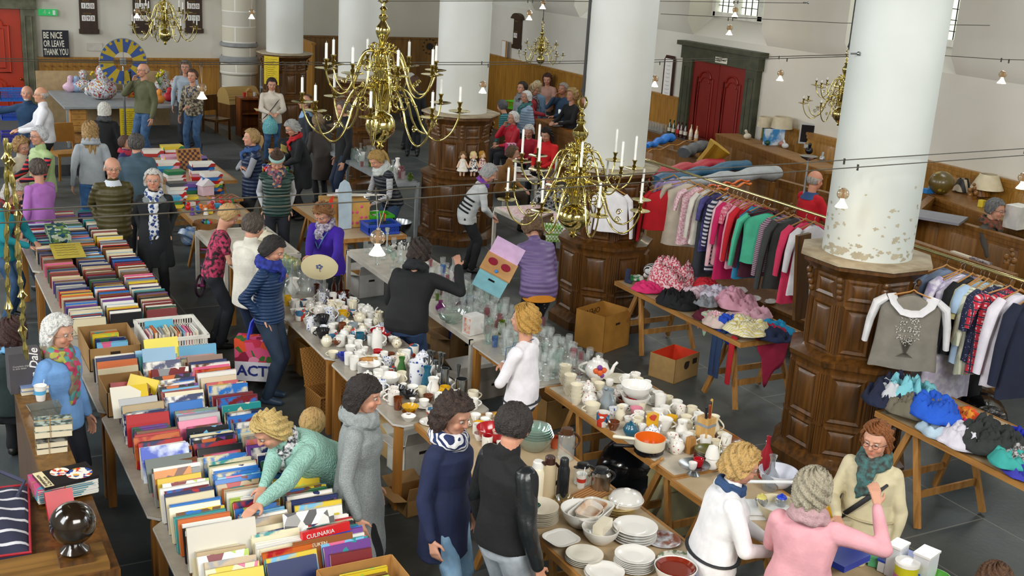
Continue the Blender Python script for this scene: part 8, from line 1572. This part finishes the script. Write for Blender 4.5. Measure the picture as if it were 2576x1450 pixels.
t=thing('shopping_bag','flowered white shopping bag with blue capitals hanging from a hand','bag',(3.02,10.42,.16),-.5);b=MB();b.box((-.2,-.09,0),(.2,.09,.42),1.02);me=b.mesh('bag',0);link('body',me,mat('dcdce4',.6),t);b=MB();b.box((-.202,-.092,.2),(.202,.092,.425),1.02);link('flowers',b,mat('c8304c',.6,tex=('patch',('d8507c','e0502c','8a1c3c','e08aa8','3a6a2c'),13.)),t);text('ACTI',.15,mat('1c2c7c',.6),t,(-.18,-.098,.06),(PI/2,0,0),bold=.003)
for s_ in (-1,1):b=MB();b.tube([(-.08,s_*.08,.42),(-.05,s_*.04,.58),(0,0,.66),(.05,s_*.04,.58),(.08,s_*.08,.42)],.014,8);link('strap',b,mat('1c3cc8',.5),t)
t=thing('toddler_bicycle','small pink bicycle on the floor beside the cream fleece','bicycle',(at(522,735,0).x,at(522,735,0).y,0),.9)
for x in (-.2,.2):w1=link('wheel',MB().tube([(x+.13*math.cos(a),0,.14+.13*math.sin(a)) for a in [2*PI*k/22 for k in range(22)]],.016,8,True),mat('3c2438',.6),t);link('hub',MB().cap((x,-.03,.14),(x,.03,.14),.02,.02),mat('b03c80',.5),w1)
b=MB();b.tube([(-.2,0,.14),(-.05,0,.3),(.15,0,.34),(.2,0,.14)],.014,8);b.tube([(.15,0,.34),(.16,0,.48)],.012,8);b.tube([(.16,-.16,.5),(.16,.16,.5)],.012,8);link('frame',b,mat('b04a98',.4),t);link('seat',MB().ball((-.06,0,.36),(.08,.05,.03)),mat('5a2a6a',.5),t)
roll('plastic_bag','blue and white plastic bag on the floor under the toy table',(470,598),.12,(500,585),.16,.16,.12,mat('3a88d0',.4,tex=('noise','e0e8f0',5.,.1),bump=(14,.8)),'bag');t=thing('fruit_basket','low round wicker basket of bright trinkets by the pale grey table','basket',tuple(at(520,575,.75)));link('basket',revsolid(shell([(.1,0),(.16,.09)],.008)),mat('8a5c28',.7,bump=(60,.8)),t)
for k in range(9):link('trinket',MB().ball((.06*math.cos(k*2.2)*(k % 3)*.6,.06*math.sin(k*2.2)*(k % 3)*.6,.09),.03,8,6),mat(GC_[(k*3) % 12],.4),t)
roll('bin_bag','full shiny black bin bag under the grown-up clothes rail',(2440,1010),.3,(2490,1050),.5,.24,.16,mat('0c0d10',.2,bump=(9,1.)),'bag')
# plastic kitchenware in front of the helpers
H_=lambda kd,lb,px,py,m_,sc=1.,part=None,z=.752:ware(kd,lb+' on the kitchenware table',min(at(px,py,z+.05).x,5.45),min(at(px,py,z+.05).y,5.95),z,m_,0,sc,None,None,part)
H_('bottle','crimson vacuum bottle with a grey cap',1978,1175,mat('8a1020',.3),1.15);H_('bottle','squeeze bottle with a bent white straw',1948,1180,mat('d4dce4',alpha=.4),1.0);H_('carafe','clear jug with a pink lid',1937,1215,mat('d8dce0',alpha=.45),1.2);H_('sugar','black and red mouse-eared beaker' if 0 else 'black and red plastic beaker',1940,1150,BLACK,1.0,{'lid':mat('c8141c',.4)});H_('bigbowl','white bowl with a lilac rim',2010,1195,mat('d8dce8',.4),1.1)
t=thing('cup_carrier','white plastic picnic carrier with a long handle','carrier',(5.05,5.35,.80),-.4);b=MB();b.box((-.24,-.10,0),(.24,.10,.02));link('tray',b,mat('dfe2e4',.4),t);b=MB();b.tube([(-.24,0,.02),(-.2,0,.20),(.2,0,.20),(.24,0,.02)],.012,8);link('handle',b,mat('dfe2e4',.4),t);link('leg',MB().box((-.2,-.08,-.048),(.2,.08,0)),mat('dfe2e4',.4),t)
for x,c_,lb in ((-.02,'cfc46a','yellow-lidded'),(.12,'1c3cc0','blue-lidded')):v=t.matrix_basis @ V(x,0,.02);ware('sugar',lb+' cup standing in the white picnic carrier',v.x,v.y,.82,mat('d4d8dc',alpha=.4),0,.9,None,None,{'lid':mat(c_,.4)})
H_('teapot','bright yellow enamel coffee pot',2155,1270,mat('d8a010',.25,coat=.4),1.15);H_('bigbowl','cream colander beside the yellow pot',2110,1310,mat('d8ccb0',.4),1.0);H_('bigbowl','cream washing-up bowl behind the white sweatshirt',1955,1290,mat('cfc4a4',.4),1.1)
for k in range(5):t=bx('storage_box','%s flat clear storage box in the pile with blue lids' % ORD[k],'box',2118,1400,.755+.045*k,.26,.22,.04,mat('d8dce4',.4) if k < 4 else mat('1c3c9c',.3),.1+.02*k,grp='clear boxes with blue lids')
for lb,px,py,w_,d,h,m_,rz in (('mint green plastic lunch box',2220,1380,.2,.12,.06,mat('5ab080',.4),.6),('clear square box with a large blue lid',2305,1400,.26,.26,.07,mat('dfe4ea',.3),.3),('tall clear white-lidded box, left one',2255,1410,.12,.08,.2,mat('c8ccd0',.3),.3),('tall clear white-lidded box, right one',2330,1430,.14,.1,.2,mat('d4d6da',.3),.3)):
    v=at(px,py,.85);x,y=min(v.x,5.4),v.y;o=one('storage_box',lb+' at the kitchenware table corner','box',MB().box((-w_/2,-d/2,0),(w_/2,d/2,h)),m_,(x,y,.755),(0,0,rz));link('lid',MB().box((-w_/2-.005,-d/2-.005,h),(w_/2+.005,d/2+.005,h+.014)),mat('1c44b0',.3) if 'blue lid' in lb else (m_ if 'mint' in lb else WHITE),o)
v=at(2270,1425,.85);t=thing('storage_jar','white-lidded round jar with yellow and pink bands','jar',(v.x-.02,v.y-.05,.755));link('jar',revsolid([(.001,0),(.07,0),(.07,.08)]),mat('d86ab0',.4),t);link('band',revsolid([(.071,.08),(.071,.14)]),mat('c8c41c',.4),t);link('lid',revsolid([(.075,.14),(.075,.16),(.03,.168),(.001,.165)]),WHITE,t)
v=at(2165,1385,.85);ware('pot','cream beaker holding a plastic bag',v.x,v.y,.755,mat('cfc4a0',.4),0,1.1)
v=at(2375,1440,.85);ware('bigbowl','lime green bowl with long serving tongs at the bottom edge',min(v.x,5.4),v.y,.755,mat('4a9a2c',.3),0,.8)
# magazine, reading note, mug in hands
o=one('magazine','open magazine with a dark picture held by the man in the white jacket','magazine',MB().box((-.12,-.004,-.15),(.12,.004,.15)),mat('c8b88c',.4,tex=('patch',('2c3428','c8b88c','8a6a3c'),9.)),tuple(atd(76,303,20.0)),(-.3,.5,.2))
one('note','pale yellow note in the hand of the grey-haired woman with the red scarf','paper',MB().box((-.09,-.003,-.06),(.09,.003,.06)),mat('cfc06a',.7),tuple(atd(718,375,18.2)),(-.6,.4,.3));one('note','cream paper sheet held by the dark-haired woman with the teal bag','paper',MB().box((-.12,-.06,-.002),(.12,.06,.002)),mat('d8c890',.7),tuple(atd(655,278,23.2)),(.3,.2,.2))
t=thing('serving_plate','large oval cream plate with a small blue flower, held tilted','plate',tuple(at(803,675,1.06)),0,None,(.75,0,-.1),(1.25,1.,1.));link('dish',revsolid(shell([(.09,0),(.11,.008),(.155,.022)],.005),36),mat('d4c8a0',.3,coat=.4),t);b=MB()
for k in range(5):b.ball((.02*math.cos(k*1.26),.02*math.sin(k*1.26)+.01,.010),(.012,.012,.002),8,5)
b.bar((0,-.05,.010),(0,.0,.010),.004,.003);link('painted_flower',b,mat('4a5a8a',.5),t)
